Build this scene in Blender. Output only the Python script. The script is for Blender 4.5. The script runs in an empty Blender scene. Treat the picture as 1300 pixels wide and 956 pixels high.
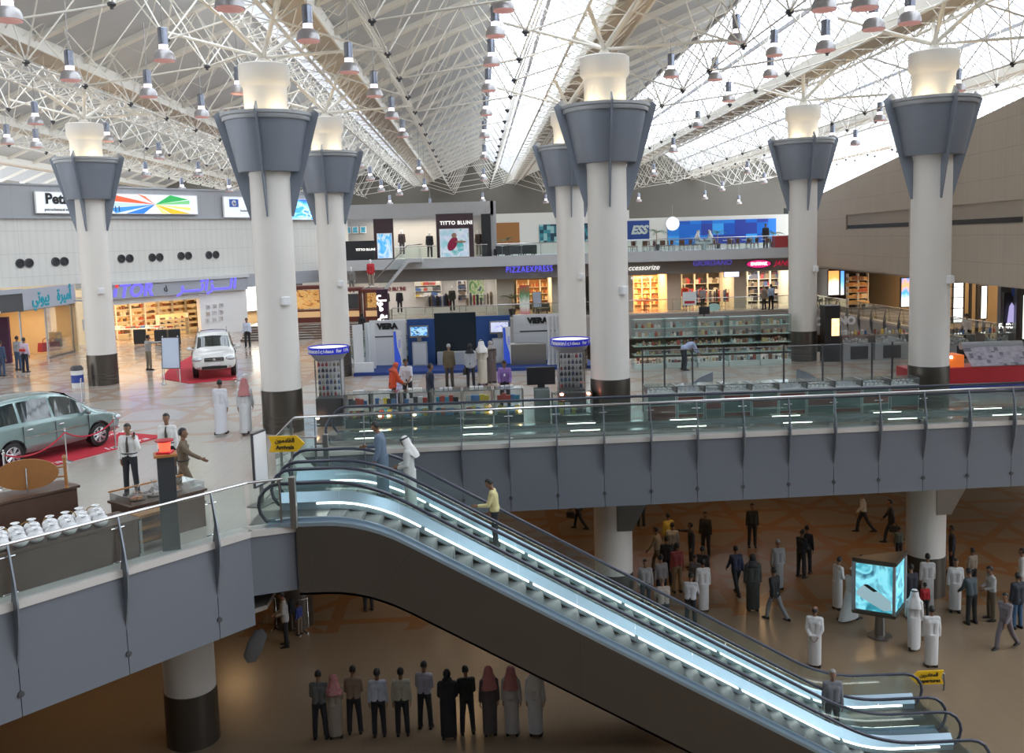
import bpy, bmesh, math, random
from mathutils import Vector, Matrix
random.seed(7)
SC = bpy.context.scene
COL = SC.collection
PI = math.pi
V = Vector
def rad(a): return math.radians(a)
AR={'visitor':'\ufe8d\ufedf\u0640\u0640\u0640\ufeb0\ufe8d\ufe8b\u0640\u0640\u0640\ufeae','arr':'\ufe8d\ufedf\ufed8\ufe8e\ufea9\ufee3\ufeee\ufee5','dep':'\ufe8d\ufedf\ufee4\ufed0\ufe8e\ufea9\ufead\ufef3\ufee6','amira':'\ufe83\ufee3\ufef4\ufeae\ufe93','beauty':'\ufe91\ufef4\ufeee\ufe97\ufef2','mall':'\ufea9\ufecb\ufe8e\ufef3\ufe94 \ufee3\ufeee\ufedd'}
AR={k:v[::-1] for k,v in AR.items()}

# ------------------------------------------------------------------ camera (photo frame 1300 x 956)
FPX, CX, CY = 1200.0, 650.0, 433.0
CAM = V((0, 0, 6.0))
_p, _r, _a = rad(6.05), rad(1.7), rad(1.96)
FW = V((math.sin(_a)*math.cos(_p), math.cos(_a)*math.cos(_p), -math.sin(_p)))
_R0 = V((math.cos(_a), -math.sin(_a), 0)); _U0 = _R0.cross(FW)
RT = _R0*math.cos(_r) - _U0*math.sin(_r); UP = _R0*math.sin(_r) + _U0*math.cos(_r)
def ray(x, y): return FW + RT*((x-CX)/FPX) - UP*((y-CY)/FPX)
def P(x, y, z=0.0):
    d = ray(x, y); return CAM + d*((z-CAM.z)/d.z)
def PY(x, y, Y):
    d = ray(x, y); return CAM + d*(Y/d.y)

# ------------------------------------------------------------------ mesh builder
class MB:
    def __init__(s, M=None): s.v=[]; s.f=[]; s.m=[]; s.M=M
    def add(s, vs, fs, mi=0, M=None):
        b=len(s.v)
        if M is not None: vs=[M@V(q) for q in vs]
        if s.M is not None: vs=[s.M@V(q) for q in vs]
        s.v += [tuple(q) for q in vs]
        s.f += [tuple(b+i for i in f) for f in fs]; s.m += [mi]*len(fs)
        return s
    def box(s, x0,x1,y0,y1,z0,z1, mi=0, M=None):
        vs=[(x,y,z) for z in (z0,z1) for y in (y0,y1) for x in (x0,x1)]
        return s.add(vs,[(0,2,3,1),(4,5,7,6),(0,1,5,4),(2,6,7,3),(0,4,6,2),(1,3,7,5)],mi,M)
    def rbox(s, x0,x1,y0,y1,z0,z1, b=.02, mi=0, M=None):
        # box with chamfered vertical and top edges
        P_=[(x0+b,y0),(x1-b,y0),(x1,y0+b),(x1,y1-b),(x1-b,y1),(x0+b,y1),(x0,y1-b),(x0,y0+b)]
        Q_=[(x0+2*b,y0+b),(x1-2*b,y0+b),(x1-b,y0+2*b),(x1-b,y1-2*b),(x1-2*b,y1-b),(x0+2*b,y1-b),(x0+b,y1-2*b),(x0+b,y0+2*b)]
        vs=[(x,y,z0) for x,y in P_]+[(x,y,z1-b) for x,y in P_]+[(x,y,z1) for x,y in Q_]
        fs=[tuple(range(7,-1,-1)),tuple(range(16,24))]
        for i in range(8):
            j=(i+1)%8; fs+=[(i,j,8+j,8+i),(8+i,8+j,16+j,16+i)]
        return s.add(vs,fs,mi,M)
    def quad(s,a,b,c,d,mi=0,M=None): return s.add([a,b,c,d],[(0,1,2,3)],mi,M)
    def prism(s, poly, z0, z1, mi=0, M=None):
        n=len(poly); A=sum(poly[i][0]*poly[(i+1)%n][1]-poly[(i+1)%n][0]*poly[i][1] for i in range(n))
        if A<0: poly=poly[::-1]
        vs=[(x,y,z0) for x,y in poly]+[(x,y,z1) for x,y in poly]
        fs=[tuple(range(n-1,-1,-1)),tuple(range(n,2*n))]+[(i,(i+1)%n,n+(i+1)%n,n+i) for i in range(n)]
        return s.add(vs,fs,mi,M)
    def bar(s, a, b, r=.03, n=5, mi=0, r1=None, M=None):
        a=V(a); b=V(b); d=b-a
        if d.length<1e-6: return s
        d.normalize(); u=d.orthogonal().normalized(); w=d.cross(u); r1=r if r1 is None else r1
        vs=[a+(u*math.cos(t)+w*math.sin(t))*r for t in [2*PI*i/n for i in range(n)]]
        vs+=[b+(u*math.cos(t)+w*math.sin(t))*r1 for t in [2*PI*i/n for i in range(n)]]
        fs=[(i,(i+1)%n,n+(i+1)%n,n+i) for i in range(n)]+[tuple(range(n-1,-1,-1)),tuple(range(n,2*n))]
        return s.add(vs,fs,mi,M)
    def tube(s, pts, r, n=8, mi=0, closed=False, M=None, up=None, sq=1.0):
        pts=[V(p) for p in pts]; m=len(pts); rs=r if isinstance(r,(list,tuple)) else [r]*m
        vs=[]; pu=None
        for i,p in enumerate(pts):
            if closed: t=pts[(i+1)%m]-pts[i-1]
            else: t=pts[min(i+1,m-1)]-pts[max(i-1,0)]
            t.normalize()
            if up is not None: u=t.cross(V(up)); u=u.normalized() if u.length>1e-4 else t.orthogonal().normalized()
            elif pu is None: u=t.orthogonal().normalized()
            else:
                u=pu-t*pu.dot(t); u=u.normalized() if u.length>1e-5 else t.orthogonal().normalized()
            pu=u; w=t.cross(u)
            for k in range(n):
                a=2*PI*k/n; vs.append(p+u*(math.cos(a)*rs[i])+w*(math.sin(a)*rs[i]*sq))
        fs=[]
        for i in range(m if closed else m-1):
            j=(i+1)%m
            for k in range(n): l=(k+1)%n; fs.append((i*n+k,i*n+l,j*n+l,j*n+k))
        if not closed: fs+=[tuple(range(n-1,-1,-1)),tuple(range((m-1)*n,m*n))]
        return s.add(vs,fs,mi,M)
    def lathe(s, prof, n=24, c=(0,0,0), mi=0, M=None, a0=0, a1=2*PI, cap=True, sx=1, sy=1):
        full=abs(a1-a0-2*PI)<1e-6; k=n if full else n+1; vs=[]
        for (r,z) in prof:
            for i in range(k):
                a=a0+(a1-a0)*i/n; vs.append((c[0]+r*math.cos(a)*sx,c[1]+r*math.sin(a)*sy,c[2]+z))
        fs=[]
        for j in range(len(prof)-1):
            for i in range(n):
                l=(i+1)%k; fs.append((j*k+i,j*k+l,(j+1)*k+l,(j+1)*k+i))
        if cap and full:
            if prof[0][0]>1e-6: fs.append(tuple(range(k-1,-1,-1)))
            if prof[-1][0]>1e-6: fs.append(tuple(range((len(prof)-1)*k,len(prof)*k)))
        return s.add(vs,fs,mi,M)
    def ell(s, c, r, n=12, m=8, mi=0, M=None, keep=None):
        if not isinstance(r,(list,tuple)): r=(r,r,r)
        vs=[];fs=[]
        for j in range(m+1):
            t=PI*j/m
            for i in range(n):
                a=2*PI*i/n; vs.append((c[0]+r[0]*math.sin(t)*math.cos(a),c[1]+r[1]*math.sin(t)*math.sin(a),c[2]-r[2]*math.cos(t)))
        for j in range(m):
            for i in range(n):
                l=(i+1)%n; f=(j*n+i,j*n+l,(j+1)*n+l,(j+1)*n+i)
                if keep is None or keep(sum((V(vs[q]) for q in f),V())/4-V(c)): fs.append(f)
        return s.add(vs,fs,mi,M)
    def mesh(s, name, mats, smooth=0):
        me=bpy.data.meshes.new(name); me.from_pydata(s.v,[],s.f)
        for m in (mats if isinstance(mats,(list,tuple)) else [mats]): me.materials.append(m)
        if any(s.m): me.polygons.foreach_set('material_index',s.m)
        if smooth:
            me.polygons.foreach_set('use_smooth',[True]*len(me.polygons)); me.update()
            me.set_sharp_from_angle(angle=rad(smooth))
        me.update(); return me
    def build(s, name, mats, parent=None, smooth=0, loc=None, kind=None):
        o=bpy.data.objects.new(name, s.mesh(name,mats,smooth)); COL.objects.link(o)
        if parent is not None: o.parent=parent
        if loc is not None: o.location=loc
        if kind: o['kind']=kind
        return o
def clean(me, dist=1e-4):
    bm=bmesh.new(); bm.from_mesh(me); bmesh.ops.remove_doubles(bm,verts=bm.verts,dist=dist)
    bmesh.ops.recalc_face_normals(bm,faces=bm.faces); bm.to_mesh(me); bm.free(); return me
def tag(o, label, cat, group=None, kind=None):
    o['label']=label; o['category']=cat
    if group: o['group']=group
    if kind: o['kind']=kind
    return o
def thing(name, label, cat, loc=(0,0,0), rz=0, group=None):
    o=bpy.data.objects.new(name,None); COL.objects.link(o); o.location=loc; o.rotation_euler=(0,0,rz)
    o.empty_display_size=.2
    return tag(o,label,cat,group)
KIDS={}
def kids(o): return [c for c in bpy.data.objects if c.parent==o]
def index_kids():
    KIDS.clear()
    for c in bpy.data.objects:
        if c.parent: KIDS.setdefault(c.parent.name,[]).append(c)
def copy_tree(o, loc=None, rz=None, label=None, group=None, scale=None, top=True, ch=None):
    c=o.copy(); COL.objects.link(c)
    if loc is not None: c.location=loc
    if rz is not None: c.rotation_euler=(0,0,rz)
    if label: c['label']=label
    if group: c['group']=group
    if scale: c.scale=scale if isinstance(scale,(tuple,list)) else (scale,)*3
    for k in (kids(o) if ch is None else ch):
        d=copy_tree(k); d.parent=c
    return c
def modded(me_or_mb, mods, mats, name='m', smooth=0):
    me=me_or_mb.mesh(name,mats) if isinstance(me_or_mb,MB) else me_or_mb
    o=bpy.data.objects.new('tmp',me); COL.objects.link(o)
    for typ,kw in mods:
        m=o.modifiers.new(typ,typ)
        for k,v in kw.items(): setattr(m,k,v)
    dg=bpy.context.evaluated_depsgraph_get(); dg.update()
    out=bpy.data.meshes.new_from_object(o.evaluated_get(dg)); out.name=name
    if not out.materials:
        for m in (mats if isinstance(mats,(list,tuple)) else [mats]): out.materials.append(m)
    bpy.data.objects.remove(o)
    out.polygons.foreach_set('use_smooth',[True]*len(out.polygons))
    if smooth: out.set_sharp_from_angle(angle=rad(smooth))
    return out
def link(name, me, parent=None, loc=None, rz=None, mat_=None):
    o=bpy.data.objects.new(name,me); COL.objects.link(o)
    if parent is not None: o.parent=parent
    if loc is not None: o.location=loc
    if rz is not None: o.rotation_euler=(0,0,rz)
    if mat_ is not None and o.material_slots:
        o.material_slots[0].link='OBJECT'; o.material_slots[0].material=mat_
    return o
def text(name, body, size, mat_, M, parent=None, ext=.02, shear=0, align='CENTER', sx=1, bold=0, sp=1):
    c=bpy.data.curves.new(name,'FONT'); c.body=body; c.size=size; c.extrude=ext; c.shear=shear
    c.align_x=align; c.align_y='CENTER'; c.resolution_u=3; c.offset=bold; c.space_character=sp
    o=bpy.data.objects.new(name,c); COL.objects.link(o)
    dg=bpy.context.evaluated_depsgraph_get(); dg.update()
    me=bpy.data.meshes.new_from_object(o.evaluated_get(dg)); me.name=name
    bpy.data.objects.remove(o)
    me.transform(M@Matrix.Diagonal((sx,1,1,1))); me.materials.clear(); me.materials.append(mat_)
    o=bpy.data.objects.new(name,me); COL.objects.link(o)
    if parent is not None: o.parent=parent
    return o
def facing(loc, u, flip=False):
    # matrix: local x along u (horizontal), local y up, local z = outward normal
    u=V(u).normalized(); z=V((0,0,1)); n=u.cross(z)
    M=Matrix((( u.x, z.x, n.x, loc[0]),(u.y,z.y,n.y,loc[1]),(u.z,z.z,n.z,loc[2]),(0,0,0,1)))
    return M
def frame(o, u):
    # local (s, d, z): s along u, d toward the viewer side (u x z), origin o
    u=V(u).normalized(); n=u.cross(V((0,0,1)))
    return Matrix(((u.x,n.x,0,o[0]),(u.y,n.y,0,o[1]),(0,0,1,o[2]),(0,0,0,1)))
# ------------------------------------------------------------------ materials
def mat(name, col=(.8,.8,.8), rough=.5, metal=0, emit=None, es=1, var=0, vs=3.0, bump=0, bs=20.0, alpha=None, spec=.5, coat=0, wave=None):
    m=bpy.data.materials.new(name); m.use_nodes=True; nt=m.node_tree; b=nt.nodes['Principled BSDF']
    b.inputs['Base Color'].default_value=(*col,1); b.inputs['Roughness'].default_value=rough; b.inputs['Metallic'].default_value=metal
    b.inputs['Specular IOR Level'].default_value=spec; b.inputs['Coat Weight'].default_value=coat
    if emit: b.inputs['Emission Color'].default_value=(*emit,1); b.inputs['Emission Strength'].default_value=es
    tc=nt.nodes.new('ShaderNodeTexCoord')
    if var:
        nz=nt.nodes.new('ShaderNodeTexNoise'); nz.inputs['Scale'].default_value=vs; nz.inputs['Detail'].default_value=4
        nt.links.new(tc.outputs['Object'],nz.inputs['Vector'])
        mx=nt.nodes.new('ShaderNodeMix'); mx.data_type='RGBA'
        mx.inputs[6].default_value=(*[c*(1-var) for c in col],1); mx.inputs[7].default_value=(*[min(1,c*(1+var)) for c in col],1)
        nt.links.new(nz.outputs['Fac'],mx.inputs[0]); nt.links.new(mx.outputs[2],b.inputs['Base Color'])
    if bump or wave:
        bp=nt.nodes.new('ShaderNodeBump'); bp.inputs['Strength'].default_value=bump or .3
        if wave:
            wv=nt.nodes.new('ShaderNodeTexWave'); wv.bands_direction=wave[0]; wv.inputs['Scale'].default_value=wave[1]; wv.inputs['Distortion'].default_value=0
            nt.links.new(tc.outputs['Object'],wv.inputs['Vector']); nt.links.new(wv.outputs['Fac'],bp.inputs['Height'])
        else:
            nz=nt.nodes.new('ShaderNodeTexNoise'); nz.inputs['Scale'].default_value=bs
            nt.links.new(tc.outputs['Object'],nz.inputs['Vector']); nt.links.new(nz.outputs['Fac'],bp.inputs['Height'])
        nt.links.new(bp.outputs['Normal'],b.inputs['Normal'])
    return m
def glass(name, tint=(.8,.9,.88), op=.12, rough=.02, gl=.1):
    m=bpy.data.materials.new(name); m.use_nodes=True; nt=m.node_tree; nt.nodes.clear()
    out=nt.nodes.new('ShaderNodeOutputMaterial'); tr=nt.nodes.new('ShaderNodeBsdfTransparent'); tr.inputs[0].default_value=(*tint,1)
    g=nt.nodes.new('ShaderNodeBsdfGlossy'); g.inputs['Roughness'].default_value=rough; g.inputs[0].default_value=(.9,.95,.95,1)
    fr=nt.nodes.new('ShaderNodeFresnel'); fr.inputs[0].default_value=1.45
    ad=nt.nodes.new('ShaderNodeMath'); ad.operation='MULTIPLY_ADD'; ad.inputs[1].default_value=.55; ad.inputs[2].default_value=max(0,gl-.06); nt.links.new(fr.outputs[0],ad.inputs[0])
    mx=nt.nodes.new('ShaderNodeMixShader'); nt.links.new(ad.outputs[0],mx.inputs[0]); nt.links.new(tr.outputs[0],mx.inputs[1]); nt.links.new(g.outputs[0],mx.inputs[2])
    last=mx
    if op:
        df=nt.nodes.new('ShaderNodeBsdfDiffuse'); df.inputs[0].default_value=(*[c*.8 for c in tint],1)
        m2=nt.nodes.new('ShaderNodeMixShader'); m2.inputs[0].default_value=op; nt.links.new(mx.outputs[0],m2.inputs[1]); nt.links.new(df.outputs[0],m2.inputs[2]); last=m2
    nt.links.new(last.outputs[0],out.inputs[0]); return m
def nodes(m): return m.node_tree.nodes, m.node_tree.links, m.node_tree.nodes['Principled BSDF']
def M_(nt, op, a, b=None, c=None):
    n=nt.nodes.new('ShaderNodeMath'); n.operation=op
    for i,q in enumerate((a,b,c)):
        if q is None: continue
        if isinstance(q,(int,float)): n.inputs[i].default_value=q
        else: nt.links.new(q,n.inputs[i])
    return n.outputs[0]
def mix_(nt, f, a, b):
    n=nt.nodes.new('ShaderNodeMix'); n.data_type='RGBA'
    nt.links.new(f,n.inputs[0])
    for i,q in ((6,a),(7,b)):
        if isinstance(q,tuple): n.inputs[i].default_value=(*q,1)
        else: nt.links.new(q,n.inputs[i])
    return n.outputs[2]
def floor_mat(name, base, base2, band, grout, ystart, mod, rough, tile=.6, spec=.5):
    m=mat(name,base,rough,spec=spec); nt=m.node_tree; b=nt.nodes['Principled BSDF']
    g=nt.nodes.new('ShaderNodeNewGeometry'); sp=nt.nodes.new('ShaderNodeSeparateXYZ'); nt.links.new(g.outputs['Position'],sp.inputs[0])
    X,Y=sp.outputs[0],sp.outputs[1]
    def stripe(expr,period,w,off=0):
        q=M_(nt,'ADD',expr,off+1000*period); q=M_(nt,'DIVIDE',q,period); q=M_(nt,'FRACT',q); q=M_(nt,'SUBTRACT',q,.5); q=M_(nt,'ABSOLUTE',q)
        return M_(nt,'LESS_THAN',q,w/period/2)
    d1=M_(nt,'ADD',X,Y); d2=M_(nt,'SUBTRACT',X,Y)
    s=[stripe(X,mod,.42,1.1),stripe(Y,mod,.42,.4),stripe(d1,mod*2,.52,0),stripe(d2,mod*2,.52,2.7)]
    f=s[0]
    for q in s[1:]: f=M_(nt,'MAXIMUM',f,q)
    f=M_(nt,'MULTIPLY',f,M_(nt,'GREATER_THAN',Y,ystart))
    gr=M_(nt,'MAXIMUM',stripe(X,tile,.012),stripe(Y,tile,.012))
    nz=nt.nodes.new('ShaderNodeTexNoise'); nz.inputs['Scale'].default_value=.5; nz.inputs['Detail'].default_value=5; nt.links.new(g.outputs['Position'],nz.inputs['Vector'])
    nz2=nt.nodes.new('ShaderNodeTexNoise'); nz2.inputs['Scale'].default_value=14; nz2.inputs['Detail'].default_value=3; nt.links.new(g.outputs['Position'],nz2.inputs['Vector'])
    c=mix_(nt,nz.outputs['Fac'],base,base2); c=mix_(nt,f,c,band)
    c2=mix_(nt,M_(nt,'MULTIPLY',gr,.5),c,grout)
    c3=mix_(nt,M_(nt,'MULTIPLY',nz2.outputs['Fac'],.18),c2,tuple(q*.6 for q in base))
    nt.links.new(c3,b.inputs['Base Color']); return m
def panel_mat(name, col, joint, pw, ph, rough=.6, rib=0.0, u=(1,0,0), jw=.02):
    # panelled cladding with joints; rib = fine vertical ribbing pitch
    m=mat(name,col,rough); nt=m.node_tree; b=nt.nodes['Principled BSDF']
    g=nt.nodes.new('ShaderNodeNewGeometry'); dt=nt.nodes.new('ShaderNodeVectorMath'); dt.operation='DOT_PRODUCT'; nt.links.new(g.outputs['Position'],dt.inputs[0]); dt.inputs[1].default_value=u
    sp=nt.nodes.new('ShaderNodeSeparateXYZ'); nt.links.new(g.outputs['Position'],sp.inputs[0])
    def line(e,period,w):
        q=M_(nt,'DIVIDE',M_(nt,'ADD',e,1000*period),period); q=M_(nt,'ABSOLUTE',M_(nt,'SUBTRACT',M_(nt,'FRACT',q),.5)); return M_(nt,'LESS_THAN',q,w/period/2)
    S=dt.outputs['Value']
    f=M_(nt,'MAXIMUM',line(S,pw,jw),line(sp.outputs[2],ph,jw))
    nz=nt.nodes.new('ShaderNodeTexNoise'); nz.inputs['Scale'].default_value=.6; nt.links.new(g.outputs['Position'],nz.inputs['Vector'])
    c=mix_(nt,nz.outputs['Fac'],tuple(q*.93 for q in col),tuple(min(1,q*1.05) for q in col))
    if rib:
        wv=M_(nt,'MULTIPLY',line(S,rib,rib*.35),.16); c=mix_(nt,wv,c,joint)
    c=mix_(nt,M_(nt,'MULTIPLY',f,.7),c,joint); nt.links.new(c,b.inputs['Base Color']); return m
def emis(name,col,s): return mat(name,tuple(c*.5 for c in col),.5,emit=col,es=s)
T={}
def build_mats():
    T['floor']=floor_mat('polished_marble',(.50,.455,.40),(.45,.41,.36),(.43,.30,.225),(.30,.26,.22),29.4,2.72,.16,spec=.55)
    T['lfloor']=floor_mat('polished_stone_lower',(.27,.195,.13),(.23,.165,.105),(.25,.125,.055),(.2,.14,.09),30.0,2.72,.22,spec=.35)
    T['slabsoff']=mat('soffit_paint',(.36,.33,.30),.6,var=.05)
    T['fascia']=mat('blue_grey_panel',(.165,.178,.205),.42,var=.04,vs=.7)
    T['cap']=mat('stone_cap',(.62,.58,.54),.35,var=.05)
    T['fin']=mat('blade_fin_steel',(.22,.24,.27),.38,metal=.5,var=.05)
    T['chrome']=mat('polished_steel',(.62,.62,.62),.18,metal=1,var=.03)
    T['steel']=mat('brushed_steel',(.30,.29,.28),.33,metal=.9,var=.08,vs=2)
    T['dsteel']=mat('dark_brushed_steel',(.115,.10,.085),.36,metal=.75,var=.12,vs=.8)
    T['rub']=mat('handrail_rubber',(.045,.05,.075),.3,var=.05,coat=.3)
    T['glass']=glass('balustrade_glass',(.92,.965,.955),.012,gl=.06)
    T['gglass']=glass('green_edge_glass',(.91,.965,.955),.015,gl=.07)
    T['sglass']=glass('shop_glass',(.93,.95,.95),.02,gl=.07)
    T['white']=mat('column_paint',(.76,.73,.68),.45,var=.02,vs=1)
    T['capital']=mat('capital_blue_grey',(.225,.255,.305),.4,metal=.15,var=.04)
    T['rim']=mat('capital_rim_grey',(.37,.39,.41),.4,metal=.2,var=.04)
    T['deck']=mat('roof_deck_grey',(.52,.53,.53),.6,bump=.9,wave=('X',2.2))
    T['rafter']=mat('cream_steel_rafter',(.80,.76,.68),.5,var=.04)
    T['soffit']=mat('beam_soffit_beige',(.50,.42,.33),.6,var=.06)
    T['tube']=mat('cream_tube_paint',(.78,.74,.66),.45,var=.03)
    T['enddeck']=mat('end_deck_grey',(.20,.19,.165),.75,bump=.4,wave=('X',1.5))
    T['mull']=mat('mullion_white',(.56,.56,.60),.5,var=.03)
    T['lwall']=panel_mat('ribbed_cream_cladding',(.64,.63,.59),(.47,.46,.43),5.4,1.35,.6,rib=.45,u=(.595,.804,0),jw=.03)
    T['rwall']=panel_mat('beige_stone_cladding',(.52,.455,.375),(.38,.33,.27),1.35,1.25,.65,rib=.34,u=(.09,.996,0),jw=.035)
    T['band']=panel_mat('grey_metal_band',(.36,.37,.39),(.25,.26,.28),1.2,9,.5,u=(.595,.804,0))
    T['fasc2']=mat('shop_fascia_grey',(.30,.295,.29),.5,var=.04)
    T['fasc3']=mat('shop_fascia_blue_grey',(.35,.37,.41),.45,var=.03)
    T['black']=mat('black_plastic',(.02,.02,.022),.4,var=.1)
    T['dark']=mat('dark_grey',(.06,.06,.065),.5,var=.08)
    T['cream']=mat('cream_plaster',(.72,.68,.60),.7,var=.03)
    T['wpanel']=mat('white_panel',(.78,.78,.78),.4,var=.02)
    T['gwall']=panel_mat('far_grey_panel',(.40,.39,.38),(.30,.29,.28),1.6,5,.6)
    T['slab2']=mat('slab_edge_light',(.55,.56,.57),.5,var=.03)
    T['shopwarm']=mat('warm_shop_wall',(.74,.56,.33),.6,var=.06)
    T['wood']=mat('walnut_wood',(.085,.045,.03),.35,var=.25,vs=4)
    T['oak']=mat('orange_oak',(.38,.165,.05),.4,var=.15,vs=6)
    T['red']=mat('red_paint',(.48,.02,.03),.4,var=.06)
    T['carpet']=mat('red_carpet',(.52,.02,.04),.8,var=.08,bump=.2,bs=80)
    T['yellow']=mat('sign_yellow',(.85,.50,.015),.4,var=.03)
    T['ink']=mat('sign_black',(.015,.015,.015),.5,var=.1)
    T['blueneon']=emis('blue_neon_letter',(.10,.08,.95),1.5)
    T['teal']=emis('teal_letter',(.01,.28,.36),.35)
    T['whitelit']=emis('white_lit_letter',(1,.97,.9),1.6)
    T['skinA']=mat('skin_brown',(.24,.125,.075),.55,var=.05)
    T['skinB']=mat('skin_tan',(.36,.205,.135),.55,var=.05)
    T['hair']=mat('black_hair',(.012,.011,.012),.5,var=.3)
    T['ghair']=mat('grey_hair',(.33,.32,.31),.6,var=.2)
    T['leaf']=mat('palm_leaf',(.05,.13,.035),.45,var=.3,vs=5)
    T['pot']=mat('dark_pot',(.05,.05,.055),.4,var=.1)
# ------------------------------------------------------------------ people
def cap_(mb, a, b, r0, r1, n=10):
    mb.bar(a,b,r0,n,r1=r1); mb.ell(a,r0,n,6); mb.ell(b,r1,n,6)
UA,FA,TH,SH=.29,.255,.43,.42
def N(v): return V(v).normalized()
POSES={
 'stand': dict(la=((-.16,0,-1),(-.06,.14,-1)),ra=((.16,0,-1),(.06,.14,-1)),ll=((-.04,0,-1),(-.02,0,-1)),rl=((.05,.03,-1),(.04,-.03,-1)),lean=1,head=(0,5)),
 'front': dict(la=((-.12,.1,-1),(.35,.8,-.35)),ra=((.12,.1,-1),(-.35,.8,-.3)),ll=((-.07,0,-1),(-.04,0,-1)),rl=((.08,.05,-1),(.06,-.05,-1)),lean=3,head=(5,22)),
 'back': dict(la=((-.15,-.2,-1),(.42,-.35,-.85)),ra=((.15,-.2,-1),(-.42,-.3,-.85)),ll=((-.03,0,-1),(-.02,0,-1)),rl=((.06,0,-1),(.05,0,-1)),lean=2,head=(-20,0)),
 'walk': dict(la=((-.14,.38,-1),(-.05,.6,-.8)),ra=((.14,-.36,-1),(.06,-.12,-1)),ll=((-.02,-.42,-1),(-.02,-.62,-.8)),rl=((.03,.46,-1),(.02,.16,-1)),lean=4,head=(0,5)),
 'stroll': dict(la=((-.14,.18,-1),(-.05,.35,-1)),ra=((.14,-.15,-1),(.06,.06,-1)),ll=((-.02,-.18,-1),(-.02,-.5,-1)),rl=((.03,.25,-1),(.02,.02,-1)),lean=3,head=(0,6)),
 'phone': dict(la=((-.24,-.05,-1),(.12,.2,-1)),ra=((.42,.35,-.85),(-.42,-.05,1)),ll=((-.06,0,-1),(-.04,0,-1)),rl=((.07,.04,-1),(.05,-.03,-1)),lean=0,head=(0,8)),
 'swing': dict(la=((-.25,-.5,-.8),(-.2,-.35,-.85)),ra=((.3,.75,-.75),(.12,.9,-.45)),ll=((-.02,-.35,-1),(-.02,-.5,-.9)),rl=((.03,.45,-1),(.02,.2,-1)),lean=2,head=(0,0)),
 'rail': dict(la=((-.2,.35,-1),(0,1,-.05)),ra=((.16,0,-1),(.1,.3,-.9)),ll=((-.04,0,-1),(-.02,0,-1)),rl=((.05,.12,-1),(.04,-.12,-1)),lean=6,head=(0,30)),
 'bend': dict(la=((-.1,.5,-.9),(.1,.6,-.7)),ra=((.1,.5,-.9),(-.1,.6,-.7)),ll=((-.08,.1,-1),(-.06,-.1,-1)),rl=((.12,.12,-1),(.12,-.12,-1)),lean=62,head=(0,10)),
 'point': dict(la=((-.5,.75,-.1),(-.2,1,.05)),ra=((.18,0,-1),(.08,.2,-1)),ll=((-.05,0,-1),(-.04,0,-1)),rl=((.07,.04,-1),(.05,-.03,-1)),lean=1,head=(20,5)),
 'counter': dict(la=((-.2,.3,-1),(.15,.75,-.6)),ra=((.2,.3,-1),(-.15,.75,-.6)),ll=((-.06,0,-1),(-.04,0,-1)),rl=((.07,.04,-1),(.05,-.03,-1)),lean=10,head=(0,30)),
 'sit': dict(la=((-.2,.35,-.9),(.2,.9,-.1)),ra=((.2,.35,-.9),(-.2,.9,-.1)),ll=((-.12,1,-.02),(0,.05,-1)),rl=((.14,1,-.02),(0,.05,-1)),lean=8,head=(0,12)),
}
def skel(p):
    q=POSES[p]; J={}
    ln=rad(q['lean']); up=V((0,math.sin(ln),math.cos(ln))); fw=V((0,math.cos(ln),-math.sin(ln)))
    pel=V((0,0,0)); J['up']=up; J['fw']=fw
    J['pel']=pel; J['waist']=pel+up*.14; J['chest']=pel+up*.36; J['neck']=pel+up*.53
    yaw,pit=rad(q['head'][0]),rad(q['head'][1])
    hf=(Matrix.Rotation(yaw,3,'Z')@Matrix.Rotation(-pit,3,'X'))@V((0,1,0)); hu=(Matrix.Rotation(yaw,3,'Z')@Matrix.Rotation(-pit,3,'X'))@V((0,0,1))
    if q['lean']>40: hf=N((0,.75,-.65)); hu=N((0,.65,.75))
    J['hf']=hf; J['hu']=hu; J['head']=J['neck']+(up*.5+hu*.5)*.165+hf*.015
    for s,a,l in ((-1,'la','ll'),(1,'ra','rl')):
        k='L' if s<0 else 'R'
        sh=J['neck']-up*.075+V((s*.165,0,0)); J['sh'+k]=sh
        el=sh+N(q[a][0])*UA; wr=el+N(q[a][1])*FA; J['el'+k]=el; J['wr'+k]=wr; J['fa'+k]=N(q[a][1])
        hp=pel+V((s*.09,0,-.04)); kn=hp+N(q[l][0])*TH; an=kn+N(q[l][1])*SH; J['hp'+k]=hp; J['kn'+k]=kn; J['an'+k]=an
    z=min(J['anL'].z,J['anR'].z)-.075
    for k in J:
        if k not in('up','fw','hf','hu','faL','faR'): J[k]=J[k]-V((0,0,z))
    return J
def hand(mb, J, k):
    s=-1 if k=='L' else 1; w=J['wr'+k]; d=J['fa'+k]
    side=V((s,0,0)); n=side-d*side.dot(d); n=n.normalized() if n.length>.2 else V((0,0,1)); lat=d.cross(n).normalized()  # palm faces body
    pc=w+d*.055
    for t in (-.022,-.007,.008,.022): mb.bar(w+d*.01+lat*t*.8,w+d*.10+lat*t*1.2,.016,6,r1=.014)
    for i,t in enumerate((-.03,-.01,.01,.03)):
        L=(.03,.034,.033,.026)[i]; a=w+d*.095+lat*t*.95; dd=d
        for q in range(3):
            dd=(dd-n*.28).normalized(); b=a+dd*L*(1,.75,.6)[q]; mb.bar(a,b,.0102,6,r1=.0095); mb.ell(b,.0098,6,4); a=b
    f=lat if (lat.y>0) else -lat
    a=w+d*.03+f*.028; b=a+(d*.7+f*.6-n*.2).normalized()*.038; c=b+(d*.9+f*.25-n*.3).normalized()*.03
    mb.bar(a,b,.013,6,r1=.0115); mb.bar(b,c,.0115,6,r1=.0095); mb.ell(c,.0098,6,4)
BC={}
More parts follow.
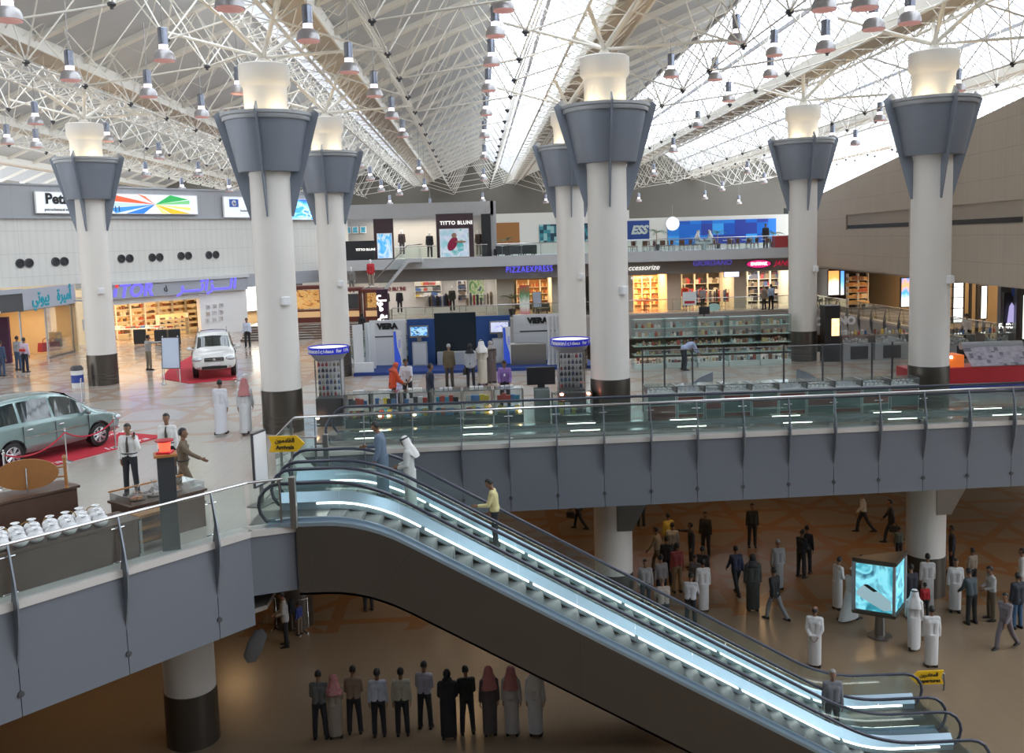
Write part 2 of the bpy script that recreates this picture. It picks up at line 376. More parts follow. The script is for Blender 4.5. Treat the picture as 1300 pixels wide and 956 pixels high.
def body_mesh(p):
    if ('b',p) in BC: return BC[('b',p)]
    J=skel(p); mb=MB()
    # torso
    for s in (-1,1):
        cap_(mb,J['pel']+V((s*.07,0,-.02)),J['waist']+V((s*.06,0,0)),.105,.095)
        cap_(mb,J['waist']+V((s*.06,0,0)),J['chest']+V((s*.085,0,0)),.095,.108)
    cap_(mb,J['chest'],J['neck']-J['up']*.06,.105,.075)
    cap_(mb,J['shL'],J['shR'],.06,.06)
    cap_(mb,J['neck']-J['up']*.05,J['head']-J['hu']*.06,.055,.052)
    h,hf,hu=J['head'],J['hf'],J['hu']; hx=hf.cross(hu)
    R=Matrix(((hx.x,hf.x,hu.x,h.x),(hx.y,hf.y,hu.y,h.y),(hx.z,hf.z,hu.z,h.z),(0,0,0,1)))
    mb.ell((0,0,.02),(.077,.097,.108),14,10,M=R); mb.ell((0,.03,-.055),(.052,.058,.062),12,8,M=R)      # skull, jaw
    mb.ell((0,.098,-.012),(.013,.022,.026),8,6,M=R); mb.ell((0,.082,-.052),(.024,.014,.011),8,6,M=R)     # nose, mouth
    mb.ell((0,.075,.032),(.05,.02,.012),8,6,M=R); mb.ell((0,.07,-.085),(.022,.02,.018),8,6,M=R)          # brow, chin
    for s in (-1,1): mb.ell((s*.078,-.005,0),(.014,.02,.032),8,6,M=R); mb.ell((s*.03,.082,.01),(.016,.012,.01),6,4,M=R)
    for k in 'LR':
        cap_(mb,J['sh'+k],J['el'+k],.05,.038); cap_(mb,J['el'+k],J['wr'+k],.038,.026); hand(mb,J,k)
        cap_(mb,J['hp'+k],J['kn'+k],.083,.055); cap_(mb,J['kn'+k],J['an'+k],.055,.036)
        a=J['an'+k]; cap_(mb,a+V((0,-.03,-.035)),a+V((0,.14,-.05)),.035,.024)
    me=modded(mb,[('REMESH',dict(mode='VOXEL',voxel_size=.0115)),('SMOOTH',dict(factor=.5,iterations=2))],T['skinA'],'body_'+p)
    BC[('b',p)]=me; BC[('R',p)]=R; return me
def cloth(kind,p):
    key=(kind,p)
    if key in BC: return BC[key]
    J=skel(p); mb=MB(); up=J['up']
    def torso(e,bot):
        for s in (-1,1):
            cap_(mb,J['pel']+V((s*.07,0,bot)),J['waist']+V((s*.065,0,0)),.112+e,.103+e)
            cap_(mb,J['waist']+V((s*.065,0,0)),J['chest']+V((s*.087,0,0)),.103+e,.115+e)
        cap_(mb,J['chest'],J['neck']-up*.07,.112+e,.078+e); cap_(mb,J['shL'],J['shR'],.070+e,.070+e)
        mb.bar(J['neck']-up*.06,J['neck']-up*.005,.07+e,10,r1=.062+e)
    def sleeves(e,full=1.0):
        for k in 'LR':
            cap_(mb,J['sh'+k],J['el'+k],.064+e,.048+e)
            if full>.1: w=J['el'+k].lerp(J['wr'+k],full*.97); mb.bar(J['el'+k],w,.048+e,10,r1=.040+e)
    if kind=='shirt': torso(.008,.03); sleeves(.006)
    elif kind=='tshirt': torso(.006,-.04); sleeves(.006,0)
    elif kind=='jacket': torso(.016,-.09); sleeves(.012)
    elif kind=='trousers':
        for k in 'LR':
            cap_(mb,J['hp'+k],J['kn'+k],.098,.072); mb.bar(J['kn'+k],J['an'+k]+V((0,-.005,-.02)),.074,10,r1=.062); mb.ell(J['kn'+k],.073,10,6)
        cap_(mb,J['pel']+V((-.07,0,0)),J['pel']+V((.07,0,0)),.115,.115)
        for s in (-1,1): cap_(mb,J['pel']+V((s*.07,0,0)),J['pel']+V((s*.065,0,0))+up*.09,.114,.109)
    elif kind in('thobe','abaya'):
        e=.014 if kind=='thobe' else .028
        torso(e,-.05); sleeves(e,1.0)
        aL,aR=J['anL'],J['anR']; yl,yr=aL.y,aR.y; z0=max(.05,min(aL.z,aR.z)-.0)
        if p=='sit': 
            for k in 'LR': cap_(mb,J['hp'+k],J['kn'+k],.12,.11); cap_(mb,J['kn'+k],J['an'+k],.11,.1)
        else:
            n=9; secs=[]
            for i in range(n):
                t=i/(n-1); z=(J['pel'].z+.02)*(1-t)+(.075)*t
                yc=(yl+yr)/2*t+J['pel'].y*(1-t); hy=(.135+e)*(1-t)+(abs(yl-yr)/2+.13+e)*t; hx=(.18+e)*(1-t)+(.165+e*1.5)*t
                secs.append([(hx*math.cos(a)*(1+.03*math.sin(7*a)*t),yc+hy*math.sin(a)*(1+.05*math.sin(6*a+1)*t),z) for a in [2*PI*j/20 for j in range(20)]])
            vs=[q for s_ in secs for q in s_]; fs=[(i*20+j,(i+1)*20+j,(i+1)*20+(j+1)%20,i*20+(j+1)%20) for i in range(n-1) for j in range(20)]
            fs+=[tuple(range(20)),tuple(range(n*20-1,(n-1)*20-1,-1))]; mb.add(vs,fs)
    me=modded(mb,[('REMESH',dict(mode='VOXEL',voxel_size=.016)),('SMOOTH',dict(factor=.5,iterations=3))],T['white'],kind+'_'+p)
    BC[key]=me; return me
def shoes(p):
    if ('s',p) in BC: return BC[('s',p)]
    J=skel(p); mb=MB()
    for k in 'LR':
        a=J['an'+k]; sx=[(-.09,.03),(-.05,.042),(.03,.046),(.11,.05),(.17,.04),(.2,.012)]
        vs=[];n=len(sx)
        for (y,w) in sx:
            h=.09 if y<0 else .085-.3*max(0,y-.02); h=max(h,.035)
            vs+=[(a.x-w,a.y+y,a.z-.073),(a.x+w,a.y+y,a.z-.073),(a.x+w*.75,a.y+y,a.z-.073+h),(a.x-w*.75,a.y+y,a.z-.073+h)]
        fs=[(i*4+j,i*4+(j+1)%4,(i+1)*4+(j+1)%4,(i+1)*4+j) for i in range(n-1) for j in range(4)]+[(3,2,1,0),tuple(range(n*4-4,n*4))]
        mb.add(vs,fs)
    me=mb.mesh('shoes_'+p,T['ink'],60); BC[('s',p)]=me; return me
def headgear(kind,p):
    if (kind,p) in BC: return BC[(kind,p)]
    body_mesh(p); R=BC[('R',p)]; mb=MB()
    if kind=='hair':
        mb.ell((0,-.008,.028),(.088,.106,.114),18,12,M=R,keep=lambda c:(c.z>.045 and c.y<.085) or (c.y<.015 and c.z>-.065) or c.z>.08)
        me=modded(mb,[('SOLIDIFY',dict(thickness=.012))],T['hair'],'hair')
    elif kind=='bald':
        mb.ell((0,-.008,.024),(.083,.101,.105),18,12,M=R,keep=lambda c:c.y<.02 and -.06<c.z<.045)
        me=modded(mb,[('SOLIDIFY',dict(thickness=.01))],T['hair'],'hair')
    elif kind=='cap':
        mb.ell((0,0,.035),(.09,.108,.112),18,12,M=R,keep=lambda c:c.z>.03); me=modded(mb,[('SOLIDIFY',dict(thickness=.01))],T['wpanel'],'cap')
    elif kind=='ghutra':
        J=skel(p)
        pr=[(.012,.147),(.05,.142),(.085,.115),(.102,.07),(.108,.02),(.115,-.04),(.13,-.10),(.165,-.16),(.205,-.22),(.215,-.31)]
        n=22; vs=[];fs=[]
        for (r,z) in pr:
            for i in range(n+1):
                a=PI/2+rad(50)+(2*PI-rad(100))*i/n if z<.075 else PI/2+rad(50)*max(0,(.075-z)/.03+0)+2*PI*i/n if False else PI/2+(rad(50) if z<.075 else rad(12))+(2*PI-2*(rad(50) if z<.075 else rad(12)))*i/n
                w=1+.05*math.sin(5*a)*(z<-.05); zz=z-(.12 if (z<-.2 and math.sin(a)<-.2) else 0)
                sy=1.0 if z>-.08 else .82
                vs.append((r*math.cos(a)*w*1.02,r*math.sin(a)*w*sy-.008,zz))
        for j in range(len(pr)-1):
            for i in range(n): fs.append((j*(n+1)+i,j*(n+1)+i+1,(j+1)*(n+1)+i+1,(j+1)*(n+1)+i))
        mb.add(vs,fs,M=R); me=modded(mb,[('SOLIDIFY',dict(thickness=.008)),('SUBSURF',dict(levels=1))],T['wpanel'],'ghutra')
    elif kind=='agal':
        pts=[(.097*math.cos(a),.106*math.sin(a)-.006,.088) for a in [2*PI*i/18 for i in range(18)]]
        mb.tube(pts,.011,6,closed=True,M=R); pts=[(x,y,z+.02) for x,y,z in pts]; mb.tube([(x*.97,y*.97,z) for x,y,z in pts],.01,6,closed=True,M=R)
        me=mb.mesh('agal',T['ink'],60)
    elif kind=='scarf':
        mb.ell((0,-.006,.02),(.097,.113,.124),18,12,M=R,keep=lambda c:not(c.y>.055 and -.075<c.z<.06))
        mb.lathe([(.10,-.07),(.11,-.11),(.14,-.16),(.2,-.21),(.21,-.27)],18,M=R,cap=False,sy=.75)
        me=modded(mb,[('SOLIDIFY',dict(thickness=.01))],T['ink'],'scarf')
    BC[(kind,p)]=me; return me
MC={}
def cm(c,rough=.75):
    k=tuple(round(x,3) for x in c)
    if k not in MC: MC[k]=mat('cloth_%d'%len(MC),k,rough,var=.1,vs=25,bump=.08,bs=60)
    return MC[k]
WHT=(.70,.69,.67); BLK=(.014,.014,.016); NAVY=(.018,.022,.04)
def person(loc,face,label,pose='stand',top='shirt',tc=WHT,bottom=(.02,.02,.025),head='hair',hc=None,skin='A',h=1.0,group=None,shoe=(.02,.015,.012),extra=None):
    """face = direction in degrees the person looks towards (0 = +Y away from the photographer, 180 = towards)"""
    t=thing('person',label,'person',loc,rad(face),group); t.scale=(h*1.01,h*1.01,h*1.01)
    link('body',body_mesh(pose),t,mat_=T['skin'+skin])
    if top in('thobe','abaya'): link('robe',cloth(top,pose),t,mat_=cm(tc))
    else:
        link('shirt' if top!='jacket' else 'jacket',cloth(top,pose),t,mat_=cm(tc))
        link('trousers',cloth('trousers',pose),t,mat_=cm(bottom))
    link('shoes',shoes(pose),t,mat_=cm(shoe,.4))
    if head=='hair': link('hair',headgear('hair',pose),t,mat_=T['hair'] if not hc else cm(hc))
    elif head=='bald': link('hair',headgear('bald',pose),t,mat_=T['hair'] if not hc else cm(hc))
    elif head=='cap': link('cap',headgear('cap',pose),t,mat_=cm(hc or WHT)); 
    elif head=='ghutra': link('headcloth',headgear('ghutra',pose),t,mat_=cm(hc or WHT)); link('head_cord',headgear('agal',pose),t)
    elif head=='redghutra': link('headcloth',headgear('ghutra',pose),t,mat_=T['shemagh'])
    elif head=='scarf': link('headscarf',headgear('scarf',pose),t,mat_=cm(hc or BLK))
    if extra: extra(t,skel(pose))
    return t
def shemagh():
    m=mat('red_check_headcloth',(.45,.08,.09),.8); nt=m.node_tree; b=nt.nodes['Principled BSDF']
    tc=nt.nodes.new('ShaderNodeTexCoord'); ck=nt.nodes.new('ShaderNodeTexChecker'); ck.inputs['Scale'].default_value=60
    ck.inputs[1].default_value=(.42,.04,.05,1); ck.inputs[2].default_value=(.55,.36,.35,1)
    nt.links.new(tc.outputs['Object'],ck.inputs['Vector']); nt.links.new(ck.outputs[0],b.inputs['Base Color']); T['shemagh']=m
WORLD=3.2; EXPO=.45
# ------------------------------------------------------------------ the hall
build_mats(); shemagh()
XC=[-50.1,-39.2,-28.3,-17.4,-6.6,4.3,15.2,26.1,37.0]     # column lines
LF=-6.6                                             # lower floor level
EL=[(-16.3,7.1),(-5.05,19.85),(-4.2,20.12)]         # near left edge of the upper floor
ER=[(-4.3,24.45),(-5.5,27.45),(33.0,28.9)]          # edge behind the escalators and along the bridge
def struct(name,mb,m,smooth=0):
    o=mb.build(name,m,smooth=smooth); o['kind']='structure'; return o
# lower floor and upper floor slab
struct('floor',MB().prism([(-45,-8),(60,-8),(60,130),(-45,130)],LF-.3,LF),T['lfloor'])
fl=MB()
fl.prism([EL[0],EL[1],EL[2],ER[0],ER[1],ER[2],(33,46.5),(-46,46.5),(-46,7.1)],-.45,0)
fl.prism([(-46,46.5),(-6.7,46.5),(-6.7,74),(-46,74)],-.45,0)
fl.prism([(26.5,46.5),(46,46.5),(46,74),(26.5,74)],-.45,0)
fl.prism([(-46,74),(46,74),(46,118),(-46,118)],-.45,0)
struct('floor_upper',fl,T['floor'])
# ceiling of the lower level (underside of the slab, set behind the fascia)
cl=MB()
cl.prism([(EL[0][0]+.1,EL[0][1]+.4),(-5.25,20.05),(-4.9,20.4),(-4.9,24.3),(-6.0,27.9),(33,29.3),(33,46.2),(-46,46.2),(-46,7.5)],-1.95,-1.85)
cl.prism([(-46,46.2),(-7,46.2),(-7,74.4),(26.8,74.4),(26.8,46.2),(46,46.2),(46,110),(-46,110)],-1.95,-1.85)
struct('ceiling_lower',cl,T['slabsoff'])
# fascia bands with panel joints and round bolts
def fascia(name,pts,zb,step,start=0,zt=-.12,cap=True,th=.12,caph=.14,bolts=True,m='fascia'):
    mb=MB(); mids=[]
    for i in range(len(pts)-1):
        a=V((*pts[i],0)); b=V((*pts[i+1],0)); L=(b-a).length; u=(b-a)/L; F=frame(a,u)
        s=0.0; cuts=[0.0]; q=start if i==0 else step
        while q<L-.05:
            if q>.05: cuts.append(q)
            q+=step
        cuts.append(L)
        for c0,c1 in zip(cuts[:-1],cuts[1:]):
            mb.box(c0+.008,c1-.008,-th,.035,zb,zt,0,F)
        mb.box(0,L,-th-.02,-th,zb+.01,zt,2,F)
        if cap: mb.box(-.02,L+.02,-.35,.08,zt,zt+caph,1,F)
        if bolts:
            for c in cuts[1:-1]: mb.lathe([(.055,0),(.055,.04),(.0,.045)],12,M=F@Matrix.Translation((c,.035,zb+.42))@Matrix.Rotation(-PI/2,4,'X'),mi=2)
    return struct(name,mb,[T[m],T['cap'],T['dark']])
fascia('trim_1',EL[:2],-2.07,2.0,.12)
fascia('trim_2',[EL[1],(-4.15,20.13),(-4.15,20.6)],-1.42,3)
fascia('trim_3',ER[1:],-2.07,1.42,.6)
fascia('trim_4',[(-4.3,24.45),ER[1]],-2.07,1.5,bolts=False)
fascia('trim_5',[(-6.7,74),(26.5,74)],-2.0,2.1,1.0,m='gwall')
fascia('trim_6',[(-6.7,46.5),(-6.7,74)],-2.0,2.1,m='gwall')
fascia('trim_7',[(26.5,74),(26.5,46.5)],-2.0,2.1,1,m='gwall')
# glass balustrades
def blade(mb,M,lo=-1.2,w=.25,th=.03):
    out=[(1.04,.04),(.8,.10),(.4,.19),(0,w),(-.4,w*.86),(-.8,w*.5),(lo,.015)]; inn=[(lo,0),(-.4,0),(0,0),(.4,.10),(.8,.045),(1.04,.0)]
    pts=out+inn; n=len(pts)
    vs=[(-th/2,d,z) for z,d in pts]+[(th/2,d,z) for z,d in pts]
    mb.add(vs,[tuple(range(n)),tuple(range(2*n-1,n-1,-1))]+[(i,n+i,n+(i+1)%n,(i+1)%n) for i in range(n)],0,M)
def balustrade(label,pts,step,start=0,bl=True,group=None,z=0,zb=.03,rz=1.05,wm='chrome',rail_r=.032,gm='glass',pm='fin'):
    t=thing('glass_balustrade',label,'railing',(pts[0][0],pts[0][1],z),0,group); o=V((*pts[0],0))
    mb=MB(); mb.tube([V((*p,rz))-o for p in pts],rail_r,10); mb.build('handrail',T[wm],t,smooth=40)
    for i in range(len(pts)-1):
        a=V((*pts[i],0))-o; b=V((*pts[i+1],0))-o; L=(b-a).length; u=(b-a)/L; F=frame(a,u)
        ps=[]; q=start if i==0 else step*.5
        while q<L: ps.append(q); q+=step
        cuts=[.03]+ps+[L-.03]
        for c0,c1 in zip(cuts[:-1],cuts[1:]):
            if c1-c0>.12: MB().box(c0+.015,c1-.015,-.03,-.018,zb,rz-.05,0,F).build('glass_panel',T[gm],t)
        for c in ps:
            m=MB(F@Matrix.Translation((c,0,0)))
            if bl: blade(m,None)
            else: m.box(-.02,.02,-.02,.02,0,rz-.01)
            m.bar((-.13,-.01,.82),(.13,-.01,.82),.012,6,1); m.bar((-.13,-.01,.16),(.13,-.01,.16),.012,6,1); m.bar((0,.05,.82),(0,-.04,.82),.012,6,1)
            m.build('post',[T[pm],T['chrome']],t)
    return t
balustrade('glass railing with curved blade posts along the near left floor edge by the sweet stall',EL[:2],2.0,.12)
balustrade('short glass railing ending at the steel post beside the near escalator',[(-5.05,19.85),(-4.35,20.1)],3,.68,bl=False,pm='steel')
balustrade('long glass railing with curved blade posts along the bridge in front of the moving walkway',ER[1:],1.42,.6)
balustrade('glass railing at the head of the far escalator under the yellow arrivals sign',[(-4.35,24.45),(-5.45,24.6),(-5.5,27.45)],1.6,.02,bl=False,pm='steel')
balustrade('far glass railing across the second opening in front of the shopfronts',[(-6.7,74),(26.5,74)],2.1,1.0,bl=False,pm='steel')
balustrade('glass railing on the right side of the second opening, running away under the beige wall',[(26.5,74),(26.5,46.5)],2.1,1.0,bl=True)
balustrade('glass railing on the left side of the second opening near the brown stalls',[(-6.7,49.5),(-6.7,74)],2.1,.5,bl=False,pm='steel')
# ------------------------------------------------------------------ columns
def column(x,y,label,group):
    t=thing('column',label,'column',(x,y,0),0,group)
    MB().lathe([(.64,1.38),(.64,10.5)],40).build('shaft',T['white'],t,smooth=40)
    s=MB().lathe([(.66,0),(.66,.22),(.672,.23),(.672,.27),(.66,.28),(.66,.36),(.672,.37),(.672,.41),(.66,.42),(.66,.5),(.672,.51),(.672,.55),(.66,.56),(.66,1.40),(.63,1.40)],40)
    s.build('base_sleeve',T['dsteel'],t,smooth=40)
    MB().lathe([(.66,9.6),(.68,11.0),(.70,11.08),(.79,11.2),(.79,11.72),(.74,11.76),(.3,11.76)],40).build('collar',T['white'],t,smooth=40)
    MB().lathe([(.66,8.4),(.95,8.4),(.97,8.44),(1.30,10.0),(1.26,10.0),(.93,8.5),(.66,8.5)],40,cap=False).build('capital',T['capital'],t,smooth=40)
    MB().lathe([(1.28,9.98),(1.36,9.98),(1.38,10.02),(1.38,10.1),(1.43,10.13),(1.43,10.22),(1.36,10.22),(1.30,10.02),(1.28,9.98)],40,cap=False).build('capital_rim',T['rim'],t,smooth=40)
    for k in range(4):
        m=MB(Matrix.Rotation(k*PI/2,4,'Z')); p=[(.64,7.0),(.70,6.98),(1.66,10.22),(1.40,10.46),(1.2,10.2),(.64,8.2)]; n=len(p)
        m.add([(r,-.022,z) for r,z in p]+[(r,.022,z) for r,z in p],[tuple(range(n)),tuple(range(2*n-1,n-1,-1))]+[(i,n+i,n+(i+1)%n,(i+1)%n) for i in range(n)])
        m.build('fin',T['capital'],t)
    m=MB()
    for a in range(4):
        c=rad(45+90*a); q=(.98*math.cos(c),.98*math.sin(c),9.3); m.lathe([(.10,0),(.10,.12),(.13,.2)],12,q); 
    m.build('uplight',T['ink'],t)
    m=MB()   # branches of the roof tree on the column head
    m.lathe([(.22,11.74),(.22,11.86),(.10,12.0),(.12,12.1),(0,12.2)],14)
    for sx in (-1,1):
        for sy in (-1,1): m.bar((0,0,12.0),(sx*(.75 if sx<0 else 1.0),sy*2.15,12.85 if sx<0 else 13.35),.075,8)
    m.bar((0,0,12.0),(3.9,0,12.2),.05,8); m.bar((0,0,12.0),(-3.2,0,12.9),.05,8)
    m.build('roof_branch',T['tube'],t)
    if y>20:
        m=MB(); m.rbox(.60,.78,-.16,.12,-.12,.14,.03); o=m.build('speaker',T['wpanel'],t); o.location=(0,0,4.3)
        o.rotation_euler=(0,0,-.9)
    return t
cols=[(-17.35,43.75,'white column with blue grey capital at far left beside the green litter bin'),(-6.55,30.95,'large white column rising behind the yellow arrivals sign'),
      (-6.65,43.85,'white column with blue grey capital just left of the blue television booth'),(4.28,30.9,'large white column in the middle of the hall behind the bridge'),
      (4.33,43.65,'white column half hidden behind the large middle column'),(15.2,43.8,'white column at right beside the glass gift shelves'),(15.2,31.3,'large white column at the right in front of the red kiosk')]
for x,y,l in cols:
    column(x,y,l,'round hall columns with grey capitals')
# their lower storeys, below the floor
def stub(x,y,zt,label):
    t=thing('lower_column',label,'column',(x,y,LF),0,'lower storey columns')
    MB().lathe([(.64,1.38),(.64,zt-LF)],40).build('shaft',T['white'],t,smooth=40)
    MB().lathe([(.66,0),(.66,1.4),(.63,1.4)],40).build('base_sleeve',T['dsteel'],t,smooth=40)
    m=MB(); m.prism([(.05,0),(1.5,0),(.55,-1.75),(.05,-1.75)],0,.16,M=Matrix.Translation((0,-.5,min(zt,-1.9)-LF))@Matrix.Rotation(PI/2,4,'X')); m.build('bracket',T['steel'],t)
    return t
stub(4.28,30.9,-1.9,'lower storey of the middle column, rising behind the escalator crowd')
stub(15.2,31.3,-1.9,'lower storey of the right column, rising behind the light box')
stub(-6.55,30.95,-1.9,'lower storey of the left column behind the steel crowd barrier')
stub(-7.75,23.6,-.5,'bluish white lower column under the near left floor edge')
stub(-17.35,43.8,-1.9,'lower storey column far back under the left floor'); 
# ------------------------------------------------------------------ left wall (oblique)
LO=V((-25.12,59.12,0)); LU=V((.595,.804,0)).normalized(); LW=frame(LO,LU)   # d>0 towards the hall
def lw(s,d,z): return LW@V((s,d,z))
def lwpx(x,y):
    d=ray(x,y); n=LW.to_3x3()@V((0,1,0)); t=(LO-CAM).dot(n)/d.dot(n); q=CAM+d*t; return ((q-LO).dot(LU),q.z)
def wallbox(name,boxes,m,F):
    mb=MB(F)
    for b in boxes: mb.box(*b)
    return struct(name,mb,m)
wallbox('wall_left',[(-30,24.5,-.4,0,4.15,8.2)],T['lwall'],LW)
wallbox('trim_8',[(-30,24.5,-.4,.12,8.2,10.2),(-30,24.5,.12,.2,8.15,8.27),(-30,24.5,.12,.2,10.1,10.2)],T['band'],LW)
# round air nozzles
for i,(x,y) in enumerate([(25.4,334.5),(36.8,334),(70.6,332.5),(81.5,332),(154,328.6),(164.5,328.2),(193,327),(202.6,326.6),(229.7,325),(239,324.7),(265,323.8),(274,323.4)]):
    s,z=lwpx(x,y); M=LW@Matrix.Translation((s,0,z))@Matrix.Rotation(-PI/2,4,'X')
    t=thing('air_nozzle','one of the round black air nozzles set in pairs along the cream left wall','air vent',tuple(LW@V((s,0,z))),0,'round black air nozzles on the left wall')
    Mi=Matrix.Translation(-(LW@V((s,0,z))))@M
    MB(Mi).lathe([(.28,0),(.28,.05),(.25,.06),(.22,.05),(.22,.005),(0,.004)],20,cap=False).build('nozzle_ring',T['dark'],t,smooth=30)
    MB(Mi).lathe([(.2,.012),(.14,.05),(.1,.02),(0,.02)],16,cap=False).build('nozzle_core',T['black'],t,smooth=30)
# ------------------------------------------------------------------ right wall
RA=V((25.9,68.7,0)); RU=V((22.75,38.2,0))-RA; RU.normalize(); RW=frame(RA-RU*12,RU)   # runs toward the camera; d>0 faces the hall
m=MB(RW); L=60
def rtop(s): return 8.15+.076*s
pl=[(0,3.2),(L,3.2),(L,rtop(L)),(0,rtop(0))]
for (s0,s1,z0,z1) in [(0,L,3.4,6.08),(0,15.9,6.08,7.1),(28.3,33,6.08,7.1),(41.9,L,6.08,7.1)]: m.box(s0,s1,-.4,0,z0,z1)
m.add([(0,0,7.1),(L,0,7.1),(L,0,rtop(L)),(0,0,rtop(0)),(0,-.4,7.1),(L,-.4,7.1),(L,-.4,rtop(L)),(0,-.4,rtop(0))],[(0,1,2,3),(7,6,5,4),(3,2,6,7),(0,4,5,1)])
struct('wall_right',m,T['rwall'])
m=MB(RW)
for a,b in ((15.9,28.3),(33,41.9)): m.box(a,b,-.42,-.12,6.08,7.1)
struct('trim_9',m,mat('recess_panel',(.40,.35,.29),.6,var=.03))
m=MB(RW)
for a,b in ((15.9,28.3),(33,41.9)): m.box(a,b,-.12,-.10,6.14,6.38)
struct('window_1',m,T['ink'])
# ------------------------------------------------------------------ far end
struct('wall_far',MB().box(-60,42,118,118.4,-.45,16.5),mat('far_end_wall',(.13,.12,.10),.8,var=.1,vs=.3))
struct('wall_light_block',MB().box(-46,60,-8.4,-8,LF,16.5),mat('light_block_dark',(.13,.13,.14),.7,var=.04))  # unseen wall added behind the camera to cut frontal daylight
# ------------------------------------------------------------------ roof
Y0,Y1=-8.0,118.0; BO,BZ,RZ,RW_=1.0,13.5,16.5,4.3
def zdeck(k,x):
    xb=XC[k]+BO; xr=XC[k+1]+BO-RW_
    return BZ+.35+(RZ-BZ-.35)*(x-xb)/(xr-xb) if x<=xr else RZ-(RZ-BZ-.3)*(x-xr)/RW_
def skymat():
    m=bpy.data.materials.new('skylight_pane'); m.use_nodes=True; nt=m.node_tree; nt.nodes.clear()
    o=nt.nodes.new('ShaderNodeOutputMaterial'); a=nt.nodes.new('ShaderNodeBsdfTransparent'); b=nt.nodes.new('ShaderNodeBsdfTranslucent'); a.inputs[0].default_value=(.95,.97,1,1); b.inputs[0].default_value=(.95,.97,1,1)
    nz=nt.nodes.new('ShaderNodeTexNoise'); nz.inputs['Scale'].default_value=.4; tc=nt.nodes.new('ShaderNodeTexCoord'); nt.links.new(tc.outputs['Object'],nz.inputs['Vector'])
    mx=nt.nodes.new('ShaderNodeMixShader'); nt.links.new(M_(nt,'MULTIPLY_ADD',nz.outputs['Fac'],.2,.3),mx.inputs[0]); nt.links.new(a.outputs[0],mx.inputs[1]); nt.links.new(b.outputs[0],mx.inputs[2]); nt.links.new(mx.outputs[0],o.inputs[0]); return m
deck=MB(); raf=MB(); sof=MB(); mul=MB(); pane=MB()
for k in range(8):
    xb=XC[k]+BO; xr=XC[k+1]+BO-RW_; xn=XC[k+1]+BO; gl=(k==7)
    (pane if gl else deck).add([(xb+.45,Y0,zdeck(k,xb)+.12),(xr+.2,Y0,RZ+.12),(xr+.2,Y1,RZ+.12),(xb+.45,Y1,zdeck(k,xb)+.12),(xb+.45,Y0,zdeck(k,xb)),(xr+.2,Y0,RZ),(xr+.2,Y1,RZ),(xb+.45,Y1,zdeck(k,xb))],[(0,1,2,3),(7,6,5,4),(0,3,7,4),(1,5,6,2)])
    y=Y0+1
    while y<Y1:
        raf.add([(xb+.3,y-.18,zdeck(k,xb)-.28),(xb+.3,y+.18,zdeck(k,xb)-.28),(xr,y+.18,RZ-.28),(xr,y-.18,RZ-.28),(xb+.3,y-.18,zdeck(k,xb)),(xb+.3,y+.18,zdeck(k,xb)),(xr,y+.18,RZ),(xr,y-.18,RZ)],[(3,2,1,0),(4,5,6,7),(0,1,5,4),(1,2,6,5),(2,3,7,6),(3,0,4,7)])
        y+=4.3
    # clerestory
    pane.add([(xr+.25,Y0,RZ+.05),(xn-.35,Y0,BZ+.3),(xn-.35,Y1,BZ+.3),(xr+.25,Y1,RZ+.05)],[(0,1,2,3)])
    y=Y0
    while y<Y1: mul.bar((xr+.22,y,RZ),(xn-.38,y,BZ+.3),.04,4); y+=.7166
    for f in (.0,.5): mul.box(xr+.15+f*(RW_-.6),xr+.27+f*(RW_-.6),Y0,Y1,RZ-.16-f*2.7,RZ-.02-f*2.7)
    # valley gutter beam
    sof.prism([(xn-.55,BZ),(xn+.6,BZ),(xn+.6,BZ+.38),(xn-.55,BZ+.38)],0,Y1-Y0,0,Matrix.Translation((0,Y1,0))@Matrix.Rotation(PI/2,4,'X'))
    sof.box(xn-.62,xn-.55,Y0,Y1,BZ-.05,BZ+.45,1); sof.box(xn+.6,xn+.67,Y0,Y1,BZ-.05,BZ+.45,1)
struct('ceiling',deck,T['deck']); struct('trim_10',raf,T['rafter']); struct('trim_11',sof,[T['soffit'],T['rafter']]); struct('window_2',mul,T['mull'])
sk=skymat()
struct('window_3',pane,sk)
